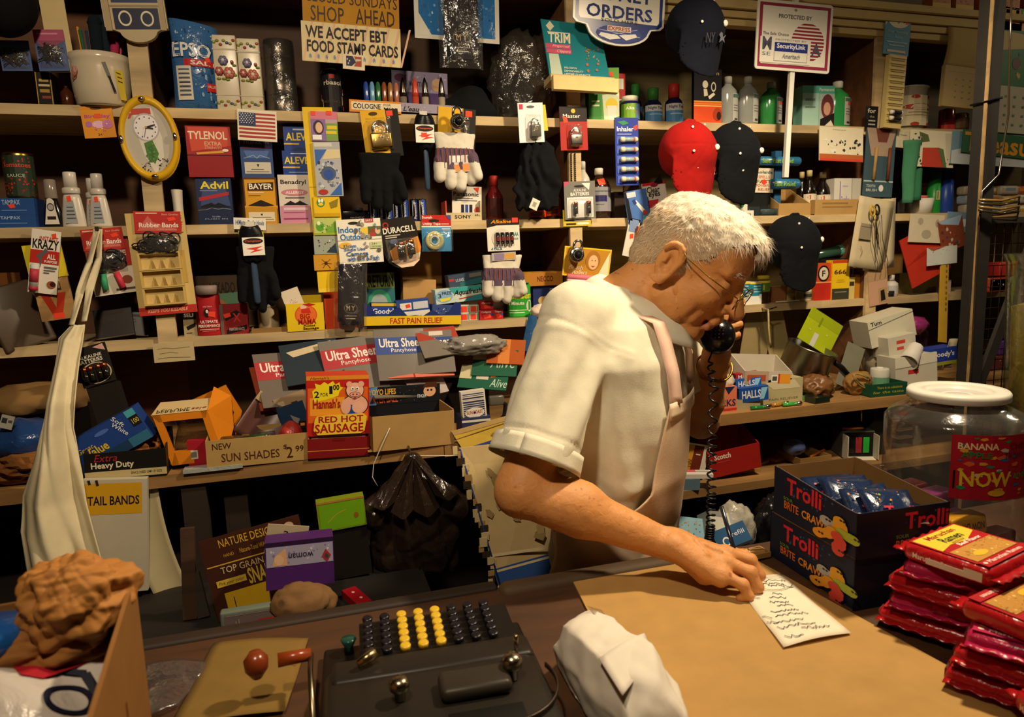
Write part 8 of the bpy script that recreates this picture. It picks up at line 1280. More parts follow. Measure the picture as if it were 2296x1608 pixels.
# wrapped white paper package
import bmesh
PK = [(-.05,.10,0),(.03,.115,0),(.065,.03,0),(.075,-.08,0),(.05,-.13,0),(-.045,-.13,0),(-.065,-.03,0),(-.062,.095,.04),(.0,.122,.045),(.04,.112,.05),(.07,.03,.055),(.084,-.075,.05),(.055,-.142,.045),(-.05,-.14,.045),(-.07,-.03,.05),(-.045,.09,.075),(.012,.108,.08),(.042,.05,.094),(.052,-.05,.1),(.02,-.115,.085),(-.036,-.09,.09),(-.05,.0,.096),(.0,.02,.104)]
bm = bmesh.new();[bm.verts.new(p) for p in PK];bmesh.ops.convex_hull(bm,input=bm.verts[:]);bmesh.ops.subdivide_edges(bm,edges=bm.edges[:],cuts=9,use_grid_fill=True);bm.verts.index_update();P = np.array([v.co[:] for v in bm.verts]);Q = [[v.index for v in f.verts] for f in bm.faces];nn = np.array([v.normal[:] for v in bm.verts]);bm.normal_update();nn = np.array([v.normal[:] for v in bm.verts]);bm.free()
P = P+nn*(creases(P,4,8,9,.006)+creases(P,9,6,26,.0015))[:,None];P[:,2] = np.maximum(P[:,2],0)
t = thing('wrapped_package','white paper wrapped package on the counter in front of the person','package',(on(1366,1512,.985).x,on(1366,1512,.985).y,C0+.004),(0,0,math.radians(2)));t.scale = (.68,.82,.84);pm = mat('dcd4c6','p');b = B();b.add([tuple(p) for p in P],Q,pm,True);b.build('paper_wrap',t)
B().sheet(lambda u,v:(-.052+.11*u,-.055-.07*v*(1-.5*u)+.035*u,.101-.012*v+.004*math.sin(PI*u)-.01*u*v),8,6,pm,.0012).build('paper_flap',t);B().sheet(lambda u,v:(.01+.03*u,.07+.022*v,.094-.012*u+.004*v),6,4,mat('f0ece0','t'),.0005).build('clear_tape',t)
# adding machine
t = thing('adding_machine','old dark adding machine with rows of black and yellow keys on the counter','adding machine',(.125,.80,C0),(0,0,math.radians(-4)));dm = mat('26221d','',.38)
b = B().rbox(-.135,.135,-.16,.045,.004,.044,dm,.018).rbox(-.14,.14,-.16,.14,0,.014,mat('191512','',.4),.005).rbox(-.125,.13,.0,.05,.03,.047,dm,.01).rbox(.0,.085,-.075,-.03,.044,.062,mat('322d26','',.4),.008);b.build('body',t)
B().prism([(.04,.0),(.14,.0),(.14,.044),(.045,.038)],-.09,.12,mat('1a1613','',.45),'x').build('keyboard_base',t)
B().rbox(.005,.09,-.13,-.095,.046,.0485,mat('0c0b0a','',.6),.001).build('paper_slot',t);B().tube([(-.1,-.155,.045),(.135,-.155,.045)],.004,mat('8a7a5c','m',.3),8).build('edge_rail',t)
B().sheet(lambda u,v:(.075+.065*math.cos(-1.6+u*2.0),-.06+.07*math.sin(-1.6+u*2.0),.046+.006*v),16,1,mat('5a5248','m',.4),.002).build('curved_cover',t)
for x_,y_,r_,h_ in ((-.045,-.05,.0115,.026),(.09,-.045,.012,.03)):B().lathe([(r_*.55,0),(r_*.6,h_*.4),(r_,h_*.5),(r_*1.05,h_*.8),(r_*.7,h_),(.001,h_*1.04)],mat('a89c84','m',.25),18).build('knob',t,(x_,y_,.046))
B().tube([(-.092,.02,.055),(-.07,.03,.062)],[.005,.008],mat('c0a878','m',.25),8).build('lever',t);B().tube([(.105,.0,.05),(.105,-.002,.075)],.003,mat('c0b090','m',.2),8).build('lever',t)
kb = {c:B().lathe([(.0052,0),(.0068,.009),(.0072,.012),(.006,.0135),(.001,.0125)],mat(c,'l',.3),12) for c in ('14121a','d8b02a')};kp = {}
for i in range(8):
    for j in range(6):
        c = 'd8b02a' if 2 <= i <= 4 else '14121a';loc = (-.078+.0235*i,.132-.0150*j,.0435-.001*j)
        if c not in kp:o = kb[c].build('key',t,loc,(math.radians(8),0,0));kp[c] = o
        else:o = kp[c].copy();COL.objects.link(o);o.location = loc
B().tube([(-.15,.06,.055),(-.15,.03,.05),(-.142,-.06,.03)],.0035,mat('8a7f68','m',.3),8).build('crank_rod',t);b = B().tube([(-.15,.06,.055),(-.19,.055,.056)],[.008,.009],mat('8a3a14','l',.25),12);b.lathe([(.006,0),(.014,.012),(.015,.024),(.008,.034)],mat('7a3414','l',.25),14,c=(-.215,.05,.04));b.build('crank_handle',t)
B().lathe([(.007,0),(.006,.012),(.011,.022),(.010,.024)],mat('1f4a40','l'),12).build('bell_knob',t,(-.105,.12,.012))
# papers and clear bag left of the machine
poly_sheet('kraft_envelope','tan kraft envelope lying left of the adding machine','envelope',((480,1442),(692,1432),(640,1600),(380,1640)),C0+.002,'7d6230',"l 5a4220 .004 0 .0 .5 .45 1 .02;p 7a5a30 .98 .3 .8 .36 .96 .42",'k',.004)
poly_sheet('clear_bag','clear plastic bag lying between cardboard box and envelope','bag',((322,1490),(476,1484),(400,1590),(300,1640)),C0+.0008,'d0ccd4','','t',.006)
# carton in the left foreground with crumpled brown paper
t = thing('cardboard_box','open brown cardboard box in the lower left corner','box',(-.19,.79,C0),(0,0,math.radians(5)));m = mat('8a5f30','k');H_ = .225
B().box(-.004,0,-.34,.0,0,H_,m).face((0,-.34,H_),(0,.34,0),(0,0,-H_)).pr("p 6a3f1c .62 .3 .64 .3 .66 .75 .61 .75").build('side_panel',t);B().box(-.38,-.004,-.004,0,0,H_*.98,m).build('back_panel',t);B().box(-.38,-.004,-.34,-.004,0,.004,m).build('floor_panel',t);B().box(-.384,-.38,-.34,0,0,H_,m).build('side_panel',t)
def crump2(name,label,cat,c,r,m,seed,sub=6,f=.9,amp=.22,flo=-1):
    import bmesh
    bm = bmesh.new();bmesh.ops.create_icosphere(bm,subdivisions=sub,radius=1);P = np.array([v.co[:] for v in bm.verts]);Q = [[v.index for v in f.verts] for f in bm.faces];bm.free();rs = np.random.RandomState(seed);U = P.copy();h = np.zeros(len(P))
    for i in range(0):a = rs.normal(size=3);a /= np.linalg.norm(a);s_ = U@a+rs.uniform(-.6,.6)+.18*np.sin(U[:,(i+1) % 3]*rs.uniform(2,5));h += amp*.55*(1-np.minimum(np.abs(s_)/rs.uniform(.06,.2),1))*rs.choice([-1,.7])
    P = P*(1+creases(U,seed,8,f,amp)+creases(U,seed+1,8,f*2.4,amp*.35))[:,None]*np.array(r);P[:,2] = np.maximum(P[:,2],flo);b = B();b.add([tuple(p) for p in P],Q,m,True);return tag(b.build(name,None,c),label,cat)
q = on(172,1338,1.175);crump2('brown_paper','big crumpled brown paper wad in the open cardboard box','paper',tuple(q),(.05,.042,.048),mat('a87238','k',.6),5)
q = on(105,1462,1.125);crump2('brown_paper','lower crumpled brown paper folds in the open cardboard box','paper',tuple(q),(.055,.036,.034),mat('8f5f2e','k'),9)
b = B().lathe([(.028,0),(.03,.1),(.03,.15)],mat('2a5a80','l'),20).lathe([(.0315,.15),(.0315,.175),(.026,.18)],mat('1f56a0','l'),20);b.bend = lambda u,v,k:Vector(((.0305+k)*math.sin(u*2),-(.0305+k)*math.cos(u*2),.1-.08*v));b.U = Vector((.06,0,0));b.V = Vector((0,0,-.08));b.pr("b FIT .1 .1 .5 .8 c8d0d8 20");q = at(10,1380,.75);tag(b.build('blue_bottle',None,(q.x-.012,.75,.985)),'blue bottle with a dark cap standing in the cardboard box','bottle')
q = on(45,1562,1.11);b = B().sheet(lambda u,v:(.17*(u-.5),.14*(v-.5),.02*math.sin(PI*u)*math.sin(PI*v)+.006*math.sin(11*u+7*v)),24,18,mat('c4bcb4','f',.25),.002);b.bend = lambda u,v,k:Vector((.17*(u-.5),-.14*(v-.5),.02*math.sin(PI*u)*math.sin(PI*(1-v))+.006*math.sin(11*u+7*(1-v))+.001+k));b.U = Vector((.17,0,0));b.V = Vector((0,-.14,0));b.k = 3
b.pr("p a01c28 .45 .3 .9 .12 .92 .36 .6 .52 .5 .5;l 12142a .05 .05 .6 .3 .4 .55 .38 .8 .5 .9 .8;l 12142a .04 .3 .45 .34 .9;l 12142a .03 .1 .85 .2 .6 .3 .85;o .72 .72 .12 .14 .03 12142a;l a83a38 .03 .02 .3 .15 .2 .3 .25;l a83a38 .02 .7 .1 .8 .0 .95 .1;e .2 .75 .05 .08 c8b088")
tag(b.build('printed_bag',None,tuple(q),(math.radians(12),math.radians(8),.3)),'white plastic bag printed red and black in the cardboard box','bag')
B().box(-.30,-.02,-.33,-.02,.005,.05,mat('2a1c12','k')).build('box_filling',t)
# ---------------------------------------------------------------- right end of the shelves
bottle('snack_tub','white plastic tub with a red checked label on the top shelf far right','tub',(2026,190,2106,293),F+.02,Z1,[(.82,0),(.84,.02),(1,.96),(1.03,.97),(1.03,1)],'a8a290','a8a290','','cfc4a4',"e .1 .05 .07 .06 b03a34;e .4 .05 .07 .06 b03a34;e .7 .05 .07 .06 b03a34;e .1 .95 .07 .06 b03a34;e .4 .95 .07 .06 b03a34;e .7 .95 .07 .06 b03a34;e .5 .38 .28 .1 b0342c;j Buds .32 .34 .68 .42 e0d4c0;r .3 .55 .7 .57 8a7a60;r .25 .65 .75 .66 8a7a60",cap=(.99,1,.96),lv=(.1,.78))
x,z,w_,h_ = dims((2114,42,2196,242),F-.02);t = thing('wall_calendar','beige many paged calendar hanging folded beside the dark post','calendar',(x,F-.012,z),(0,math.radians(3),0))
B().sheet(lambda u,v:(w_*(u-.5),-.012*math.sin(PI*v)-.004,h_*(.45+.55*v)),6,10,mat('b39a64','p'),.002).build('upper_leaf',t);b = B().box(-w_/2,w_/2,-.014,.0,0,h_*.46,mat('b8a070','p')).face((-w_/2,-.014,h_*.46),(w_,0,0),(0,0,-h_*.46));b.pr("r .1 .14 .9 .15 8a7448;"+';'.join("r %.2f %.2f %.2f %.2f 7a6a48" % (.3+.2*i,.3+.15*j,.34+.2*i,.33+.15*j) for i in range(3) for j in range(4)));b.build('date_block',t)
b = B().tube([(0,-.002,h_*.985),(w_*.5,-.002,h_*1.05)],.002,mat('8a7448'),5);b.build('hanger',t)
bottle('red_jar','dark jar with a glowing red base on the top shelf far right','jar',(2124,240,2150,297),F+.04,Z1,CANP,'5a1814','2a1410','l','b02a1c',lv=(.02,.3));bottle('dark_jar','small murky glass jar beside the dark post','jar',(2152,250,2182,297),F+.03,Z1,CANP,'5a4a34','1c1814','l','6a5238',lv=(.2,.7))
for r,lb,cd in (((1838,285,1936,362),'white picture card with black spotted animals and a red base at the shelf edge',"r 0 .8 1 .93 a85a2c;r 0 .93 1 1 c03a28;c 40 1a1a1c,2a2a2c,d8d4c8 3 .06 .34 .94 .8 1.5;t Happy .3 .06 .6 .1 9a9484"),((2042,292,2138,375),'white picture card with a red block drawing below the far right shelf',"p b0341f .28 .48 .66 .46 .78 1 .26 1;p 4a5a2a .2 .05 .4 .12 .44 .3 .24 .34;c 26 1a1a1c,8a8678,2a2a2c 5 .04 .1 .26 .96 3;c 8 1a1a1c,3a3a3c 6 .72 .7 .96 .95 3;p 4a6a3a .64 .46 .76 .5 .84 1 .76 1")):
    card('picture_card',lb,'card',r,F-.02,'d2cab0',cd,roll=1.5,group='picture cards',tilt=-4)
card('picture_card','plain white card edge tucked behind the red block picture card','card',(2010,290,2048,332),F-.006,'c8c0a4',"t ~ .2 .3 .6 .34 8a8474",roll=4,group='picture cards')
x,z,w_,h_ = dims((1936,288,2002,442),F-.012);b = B().box(-w_/2,w_/2,0,.003,0,h_,mat('3a4f5a')).face((-w_/2,0,h_),(w_,0,0),(0,0,-h_)).pr("p a08a78 0 0 1 0 .8 .4 .2 .4;p 6a3a30 .3 0 .8 0 .7 .2 .4 .2;r 0 .76 1 .78 a8b4b4;t TOOTH .1 .82 .4 .86 c0c8c4;t BRUSH .1 .88 .46 .92 c0c8c4;e .6 .87 .08 .05 d0d0c8");b.tube([(-w_*.22,-.006,h_*.25),(-w_*.18,-.006,h_*.72)],.005,mat('a8864a','w'),8);b.tube([(w_*.26,-.006,h_*.25),(w_*.28,-.006,h_*.72)],.005,mat('6a3418','w'),8);tag(b.build('brush_card',None,(x,F-.014,z),(0,math.radians(2),0)),'blue card holding two wooden handled brushes on the right upright','brushes')
x,z,w_,h_ = dims((2008,316,2066,456),F-.004);b = B().sheet(lambda u,v:(w_*(.5-.25*v)*(u-.5)*1.3-.1*w_*v+.02*w_*math.sin(9*v),-.02*math.sin(PI*u)-.002,h_*(1-v)),10,14,mat('3f7a5a','c'),.003);b.sheet(lambda u,v:(w_*.34+w_*.3*(u-.5),.004-.012*math.sin(PI*u),h_*(.9-.85*v)),8,10,mat('2f6a4c','c'),.003);tag(b.build('green_stocking',None,(x,F-.008,z)),'green cloth stocking hanging under the far right shelf','stocking')
for r,c_,nm in (((2094,385,2117,481),'1f7a30','green'),((2119,380,2145,482),'1f3a86','dark blue')):x,z,w,h = dims(r,F+.04);b = B().lathe([(w*.46,0),(w/2,.003),(w*.45,z+h-Z2)],mat(c_,'',.35),18);(b.face((-w*.3,-w*.49,(z+h-Z2)*.55),(w*.35,0,0),(0,0,-.03)).pr("r 0 0 1 1 b8a878;r .3 .1 .6 .9 4a6a3a") if c_[1] == 'f' and c_[2] == '7' else b);tag(b.build('plastic_tube',None,(x,F+.06,Z2)),nm+' plastic tube standing on the far right middle shelf','tube')
bottle('glue_bottle','grey bottle with a pointed red tip on the far right middle shelf','bottle',(2030,424,2054,482),F+.03,Z2,[(.95,0),(1,.04),(1,.5),(.6,.62)],'5a5650','b03028','',cap=(.6,1,.3));x,z,w_,h_ = dims((2056,446,2101,483),F+.02);tag(B().lathe([(w_*.42,0),(w_/2,.05)],mat('c4c0b8'),24).build('white_cup',None,(x,F+.05,Z2)),'white plastic cup on the far right middle shelf','cup');x,z,w_,h_ = dims((2060,436,2084,447),F);B().lathe([(.022,.0),(.024,.009),(.01,.011)],mat('b85a54'),18).build('lid',bpy.data.objects['white_cup'],(0,0,.05))
carton('yellow_pack','small yellow and black pack behind the green stocking','pack',(2060,410,2082,440),F+.12,.03,'b89a2a',"r 0 .6 1 1 14120f;r .1 .1 .9 .3 c8c0a0",z=Z2)
# papers and scissors hung on the right upright
x,z,w_,h_ = dims((1912,446,2020,604),F-.02);b = B()
for i,(dx,ro,cc) in enumerate(((0,.12,'b8ab8c'),(.01,.08,'a89a78'),(.018,-.08,'c2b594'))):b.T = Matrix.Rotation(ro,4,'Y');b.sheet(lambda u,v:(w_*.7*(u-.5)+dx-.008,.004*i-.006*math.sin(PI*u+i)*v,-h_*v),6,8,mat(cc,'p'),.0012)
b.T = Matrix.Rotation(.12,4,'Y');b.face((-w_*.38,-.008,0),(w_*.6,0,0),(0,0,-h_));b.k = 30;b.pr("r .1 .38 .5 .6 8a806a;l 4a4a44 .006 .2 .7 .3 .78 .24 .84;r .12 .42 .46 .43 5a5446;l 5a5a54 .01 .7 .3 .66 .6 .8 .9")
tag(b.build('paper_sheaf',None,(x+.004,F-.016,z+h_),(0,math.radians(2),0)),'sheaf of cream papers hanging on the right upright','papers')
x,z,w_,h_ = dims((1955,450,1998,560),F-.045);t = thing('scissors','yellow and black handled scissors hanging over the sheaf of papers','scissors',(x,F-.038,z),(0,math.radians(-10),0))
for s_,c_ in ((-1,'b8952a'),(1,'17140f')):b = B().tube([(s_*.009+.0085*math.cos(q),0,h_*.82+.016*math.sin(q)) for q in np.linspace(0,2*PI,17)[:-1]],.003,mat(c_,'l'),6,True);b.tube([(s_*.006,0,h_*.72),(0,0,h_*.55),(-s_*.004,0,h_*.3),(-s_*.001,0,0)],[.003,.004,.0045,.001],mat('4a463c' if s_ > 0 else 'a88a2a','m',.4),6,flat=.4);b.build('blade_and_handle',t)
b = B()
for i in range(3):b.tube([(-.02+.02*i,-.004,h_*.7),(-.026+.02*i,-.005,h_*.2),(-.012+.02*i,-.004,-h_*.3),(-.02+.02*i,-.005,-h_*.42)],.0009,mat('17140f'),4)
b.build('string',t)
card('patterned_card','narrow pink printed card hanging below the sheaf of papers','card',(1948,592,1990,684),F-.012,'b89078',"r 0 0 1 .4 a88a68;r .5 .6 .95 .95 a88a60;p 1a1a18 .6 .66 .8 .64 .85 .9 .6 .92;r .1 .1 .8 .14 8a6a4a",roll=-7,k='p')
card('red_envelope','large red envelope pointing down behind white cards at right','envelope',(2030,512,2122,628),F-.005,'b0301f',"p 9a2618 0 .55 .5 .4 1 .6 .5 .5",roll=-22);card('white_card','square white card with grey sketches over the red envelope','card',(2040,481,2116,544),F-.014,'c4baa0',"e .3 .25 .08 .12 a09884;e .5 .7 .14 .16 a09884;e .8 .3 .06 .14 9a927e",roll=3);card('photo_print','glossy reddish photo print over the lower white card at right','photo',(2108,488,2162,560),F-.018,'7a3f2a',"c 22 8a4a30,3a3a5a,b0a090,5a2a20 3 .05 .1 .95 .95;p 8aa0b8 .0 .0 1 .0 .8 .3 .1 .1",roll=-14,k='l');card('white_card','white greeting card with blue bits over the red envelope','card',(2080,553,2146,593),F-.022,'bcc0bc',"c 12 5a7aa8,b06a50,c8c8c4 4 .05 .05 .8 .5;p a04a30 0 0 .6 0 .2 .2",roll=-3);card('blue_card','pale blue picture card behind the post at right','card',(2124,476,2172,520),F-.003,'6a8aa4',"p c8ccc8 .1 .5 .9 .3 .9 .7 .1 .8",roll=4)
bottle('white_bottle','small white bottle on the third shelf right of the pink card','bottle',(1998,617,2021,665),F+.02,Z3,[(.95,0),(1,.04),(1,.6),(.5,.72)],'b8b4ac','c8c4bc','','a8a8a4',cap=(.74,1,.46),lv=(.1,.5));bottle('black_cap_jar','tiny dark capped pot beside the small white bottle','jar',(1990,652,2012,668),F+.0,Z3,CANP,'20242c','a8a49c','l')
carton('tan_carton','tan carton standing behind the red envelope on the third shelf','carton',(2030,612,2108,664),F+.08,.06,'6a5a2c',k='k',z=Z3);carton('tan_carton','tall brown carton behind the papers on the third shelf','carton',(1975,540,2024,664),F+.14,.05,'7a5a2c',k='k',z=Z3);carton('red_white_pack','small red and white pack beside the yellow strip','pack',(2116,628,2132,658),F+.04,.02,'a89a90',"r 0 0 .35 1 a82a2c",z=Z3)
x,z,w_,h_ = dims((2120,560,2170,770),F-.1);tag(B().box(-.016,.016,0,.006,0,h_,mat('a8862a','k')).face((-.016,0,h_),(.032,0,0),(0,0,-h_)).pr(';'.join("r .6 %.3f .8 %.3f 6a521c" % (.08+.06*i,.11+.06*i) for i in range(10))).build('yellow_strip',None,(x,F-.06,z),(math.radians(-9),math.radians(8),0)),'long yellow printed cardboard strip leaning by the dark post','strip')
# pile of white boxes on the deep board, right
def pile(name,lb,cat,r,Y,dep,col,code='',roll=0,yaw=0,k='',group=None,z=None):
    o = carton(name,lb,cat,r,Y,dep,col,code,roll=roll,yaw=yaw,k=k,group=group,z=z);return o
pile('white_box','crushed white box with black lettering at the right pile','box',(1962,706,2052,766),F-.12,.09,'c0bca8',"b Tum .06 .05 .3 .2 1c1a18;l 2a2a26 .02 .0 .3 1 .1",-14,-8);pile('white_box','white box with two red marks at the right pile','box',(1998,752,2054,800),F-.16,.07,'b8b4a4',"r .3 .2 .62 .36 b83a30;r .3 .5 .55 .64 b83a30",-8,-5);pile('white_box','flat white box at the bottom of the right pile','box',(2016,796,2100,872),F-.2,.08,'b4b0a0',"r 0 0 1 .3 c8c4b4;r .3 .4 .55 .52 b02a2c;l 6a6a62 .01 0 .32 1 .28",-5,-6,z=Z4);pile('headache_carton','blue lettered powder carton lying at the right pile','carton',(2088,780,2146,818),F-.2,.05,'20348a',"b Goody's .05 .2 .9 .6 d8d8d4;r 0 .8 1 1 8a8a2a",-3)
x,z,w_,h_ = dims((2028,726,2086,790),F-.2);tag(B().lathe([(.02,0),(.029,.075),(.027,.075),(.018,.003)],mat('c4c0b8'),22,cap=False).lathe([(.001,0),(.02,0)],mat('c4c0b8'),22,cap=False).build('foam_cup',None,(x+.03,F-.17,z+.01),(math.radians(20),math.radians(-125),0)),'white foam cup lying on its side at the right pile','cup')
x,z,w_,h_ = dims((2012,700,2112,742),F-.08);crumple('magenta_packet','shiny magenta packet with black print behind the foam cup','packet',(x,F-.03,z+.01),(.085,.04,.035),mat('8a2a6a','f',.2),3,.3,None,3);crumple('clear_wrap','clear plastic wrap heaped above the magenta packet','wrap',(x-.01,F+.08,z+.05),(.10,.04,.04),mat('c8c4b0','t'),5,.4,None,3)
x,z,w_,h_ = dims((2112,760,2166,828),F-.22);o = B().sheet(lambda u,v:(.035*(u-.5)+.02*v,0.01*math.sin(3*u),.09*v),4,6,mat('b0a48c','p'),.001).build('loose_paper');o.location = (x,F-.2,z);tag(o,'loose pale paper standing beside the blue lettered carton','paper')
for nm,(px_,py_,Z_),(a_,b_,c_),m,sd,lb in (('support',(2020,800,Z4),(.12,.05,.055),mat('a89c84','p'),4,'crumpled cream wrapping under the white boxes'),('support',(1950,790,Z4),(.03,.03,.10),mat('c8c2ac','t'),7,'knotted clear bag hanging beside the right upright'),('dark_box',(2080,760,Z4),(.09,.05,.09),mat('3a1c34','f'),9,'dark plum crumpled wrap at the back of the right pile')):
    q = at(px_,py_,F-.08 if sd == 4 else F-.06);crumple('crumpled_wrap',lb,'wrap',(q.x,F-.07 if sd < 9 else F+.03,Z4+c_),(a_,b_,c_),m,sd,.35,-c_+.001,3)
# pot, lime envelope, opened boxes
x,z,w_,h_ = dims((1776,748,1880,836),F-.15);t = thing('saucepan','grey metal saucepan with a dark handle tilted on the deep board','saucepan',(x,F-.09,Z4+.055),(math.radians(14),math.radians(14),0));R_ = .072
B().lathe([(.001,0),(R_*.94,0),(R_,.008),(R_,.088),(R_*1.04,.09),(R_*1.04,.093),(R_*.97,.093),(R_*.96,.01),(.001,.004)],mat('8f8c86','m',.32),36,cap=False).build('pan',t);B().tube([(R_*.95,-.02,.07),(R_*1.5,-.03,.055),(R_*2.1,-.04,.03)],[.009,.008,.006],mat('101012','',.4),10).build('handle',t)
crumple('crumpled_papers','crumpled tan papers wedged under the saucepan','paper',(x,F-.09,Z4+.02),(.1,.07,.02),mat('8a7040','k'),11,.4,-.019,4,flat=True)
card('lime_envelope','lime green envelope standing in the saucepan','envelope',(1800,706,1880,782),F-.09,'a8b81c',"p 98a818 0 0 1 0 1 .3 0 .3;r .36 .6 .5 1 c8c8c0;r .36 .12 .42 .4 7a8a1a;e .7 .5 .03 .03 c0cc50;e .2 .6 .03 .03 c0cc50",roll=30)
x,z,w_,h_ = dims((1670,790,1776,832),F-.2);tray('open_carton','opened white and orange carton with a grey flap on the deep board','carton',x,F-.2,Z4+.062,w_,.08,.036,mat('b8b0a0','p'),code="r 0 0 .5 1 a8927a;r .05 .3 .44 .8 a84a2c;r .56 .3 .7 .85 e0dccc;r .58 .4 .68 .75 4a4a44;r .72 .2 .97 .95 d8902a;r .7 .2 .74 .95 b83a2c",roll=5,hb=.075)
slab('cardboard_flat','curved flat cardboard sheet under the opened carton','cardboard',1760,842,Z4+.04,.26,.10,.004,'9a8450',yaw=-6,tilt=6,roll=5,k='k',up=Z4+.05)
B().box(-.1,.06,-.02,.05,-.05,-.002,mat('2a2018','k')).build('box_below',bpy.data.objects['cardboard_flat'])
b = B().tube([(0,0,0),(.0,-.03,-.002),(.0,-.034,-.06),(.004,-.036,-.10),(.012,-.03,-.12)],.003,mat('b0a070','w'),6);b.tube([(0,-.03,-.002),(.03,-.03,.004)],.002,mat('3a342c','m'),5);q = at(1709,686,F);tag(b.build('wire_hook',None,(q.x,F,Z3-.012)),'pale bent hook hanging from the third shelf behind the phone','hook')
for (px_,py_,w2,h2,c_,ro,lb) in ((1700,730,.10,.12,'8a7a54',14,'tan card leaning at the back behind the opened carton'),(1735,722,.08,.13,'9a8a5c',-10,'cream card leaning at the back beside the hook'),(1915,795,.07,.06,'7a7868',24,'grey printed slip leaning right of the saucepan')):
    q = at(px_,py_,F+.05 if px_ < 1800 else F-.12);h3 = q.z-Z4;b = B().box(-w2/2,w2/2,0,.002,-h3+.004,h2/2,mat(c_,'k'));tag(b.build('leaning_card',None,(q.x,q.y,q.z),(math.radians(-6),math.radians(ro),0)),lb,'card','leaning cards')
# lozenges, lighters and odds along the board edge
HB = "b HALLS .1 .2 .74 .75 e0e4e8;p 8ac0e0 .76 .1 .98 .1 .84 .9 .7 .9"
for r,Y,c_,z_,lb in (((1660,868,1722,900),F-.225,'1c4a9a',Z4+.022,'front blue lozenge pack with white lettering on the board edge'),((1652,848,1706,872),F-.2,'2456a4',Z4+.054,'upper blue lozenge pack behind the front pack'),((1652,836,1702,852),F-.19,'9a2428',Z4+.079,'red lozenge pack on top of the blue packs')):carton('lozenge_pack',lb,'lozenges',r,Y,.022,c_,HB,z=z_,roll=-3,yaw=-5,group='lozenge packs')
carton('lozenge_tray','pale box holding the blue lozenge packs at the board edge','box',(1648,895,1705,920),F-.222,.06,'a89a78',k='k',z=Z4)
carton('orange_carton','salmon carton lettered with part of a name beside the person elbow','carton',(1606,868,1652,926),F-.225,.05,'d8785a',"b CKS .2 .5 .95 .78 2a2a5a;p 1a2a4a .4 0 .9 0 .6 .3;r 0 .86 1 .94 c02a2a",z=Z4);q = at(1628,840,F-.2);crumple('white_bag','small crumpled white bag on top of the salmon carton','bag',(q.x,F-.195,Z4+.078),(.028,.022,.022),mat('cfc4ac','f'),3,.4,None,3)
carton('pain_relief_carton','long cream carton with faint lettering on the deep board','carton',(1706,850,1800,908),F-.2,.06,'a8a078',"t PAIN_RELIEVER .2 .75 .9 .84 6a643c;p c4ba98 .1 .1 .8 .05 .95 .4 .3 .4",z=Z4,k='p');q = at(1760,858,F-.15);crumple('crumpled_tissue','pale crumpled tissue behind the long cream carton','paper',(q.x,F-.12,Z4+.045),(.05,.02,.04),mat('b4a884','p'),8,.5,-.04,3)
for i,(px_,py_,a_,c_,lb) in enumerate(((1690,914,-4,'1f7a34','left green lighter on the board edge'),(1765,908,-4,'3a9a44','right pale green lighter on the board edge'),(1720,903,6,'a8762a','amber lighter between two green lighters'))):q = on(px_,py_,Z4);b = B().tube([(-.028,0,.006),(.016,0,.006)],.006,mat(c_,'l'),8,flat=.7);b.tube([(.0165,0,.006),(.03,0,.007)],.006,mat('b0aca0','m'),8);b.ball((.03,0,.007),.004,mat('2a1c14'),6);tag(b.build('lighter',None,(q.x,F-.236+.012*(i == 2),Z4+.0005),(0,0,math.radians(a_))),lb,'lighter','lighters on the board')
slab('green_carton','flat light green carton lying behind the dark wallet','carton',1808,882,Z4+.02,.05,.03,.012,'4a9a4a',"r .2 .3 .8 .6 8ac07a",yaw=8,up=Z4+.0005);slab('dark_wallet','dark green wallet lying on the board edge','wallet',1818,898,Z4,.055,.04,.018,'1c241c',yaw=6,k='l')
bpy.data.objects['dark_wallet'].location.y = F-.222;bpy.data.objects['green_carton.001'].location.y = F-.17
q = at(1850,870,F-.2);crumple('leather_bundle','crumpled brown leather bundle on the deep board','bundle',(q.x-.01,F-.18,Z4+.034),(.05,.04,.036),mat('6a4420','l',.4),6,.6,-.033,4);q = at(1935,868,F-.2);crumple('leather_pouch','tan leather pouch with looped cord on the deep board','pouch',(q.x,F-.18,Z4+.032),(.045,.03,.035),mat('8a6434','k'),9,.3,-.031,4);o = bpy.data.objects['leather_pouch'];B().tube([(.03*math.cos(t_*1.3)-.02,-.034-.004*math.sin(3*t_),.012+.025*math.sin(t_)) for t_ in np.linspace(0,9,30)],.0022,mat('8a7a4a','c'),5).build('cord',o);B().tube([(-.035,-.05,-.03),(-.036,-.056,-.06),(-.034,-.056,-.10)],.0018,mat('a8823a'),5).build('cord_end',o)
x,z,w_,h_ = dims((1952,852,2030,890),F-.235);tray('green_tray','dark green open box with yellow lettering at the end of the deep board','box',x,F-.24,Z4,w_,.07,.038,mat('174430'),code="t There_is_no_substitute .16 .2 .86 .4 a8a030;t for_the_taste .06 .55 .9 .75 a8a030",yaw=-2);bottle('pill_bottle','little white pill bottle in the dark green open box','bottle',(1972,826,2004,856),F-.2,Z4+.004,CANP,'b4b4a8','c8c8bc','','5a8a6a',lv=(.2,.6))
carton('teal_box','teal and white carton behind the telephone cord','carton',(1524,752,1562,840),F-.05,.04,'1f7a70',"r 0 .3 1 .95 b09a70;t x .4 .5 .7 .7 3a2c20",z=None);bpy.data.objects['teal_box'].location.z = Z4+.066;B().box(-.03,.03,0,.04,-.066,-.0005,mat('1a1612','k')).build('box_below',bpy.data.objects['teal_box'])
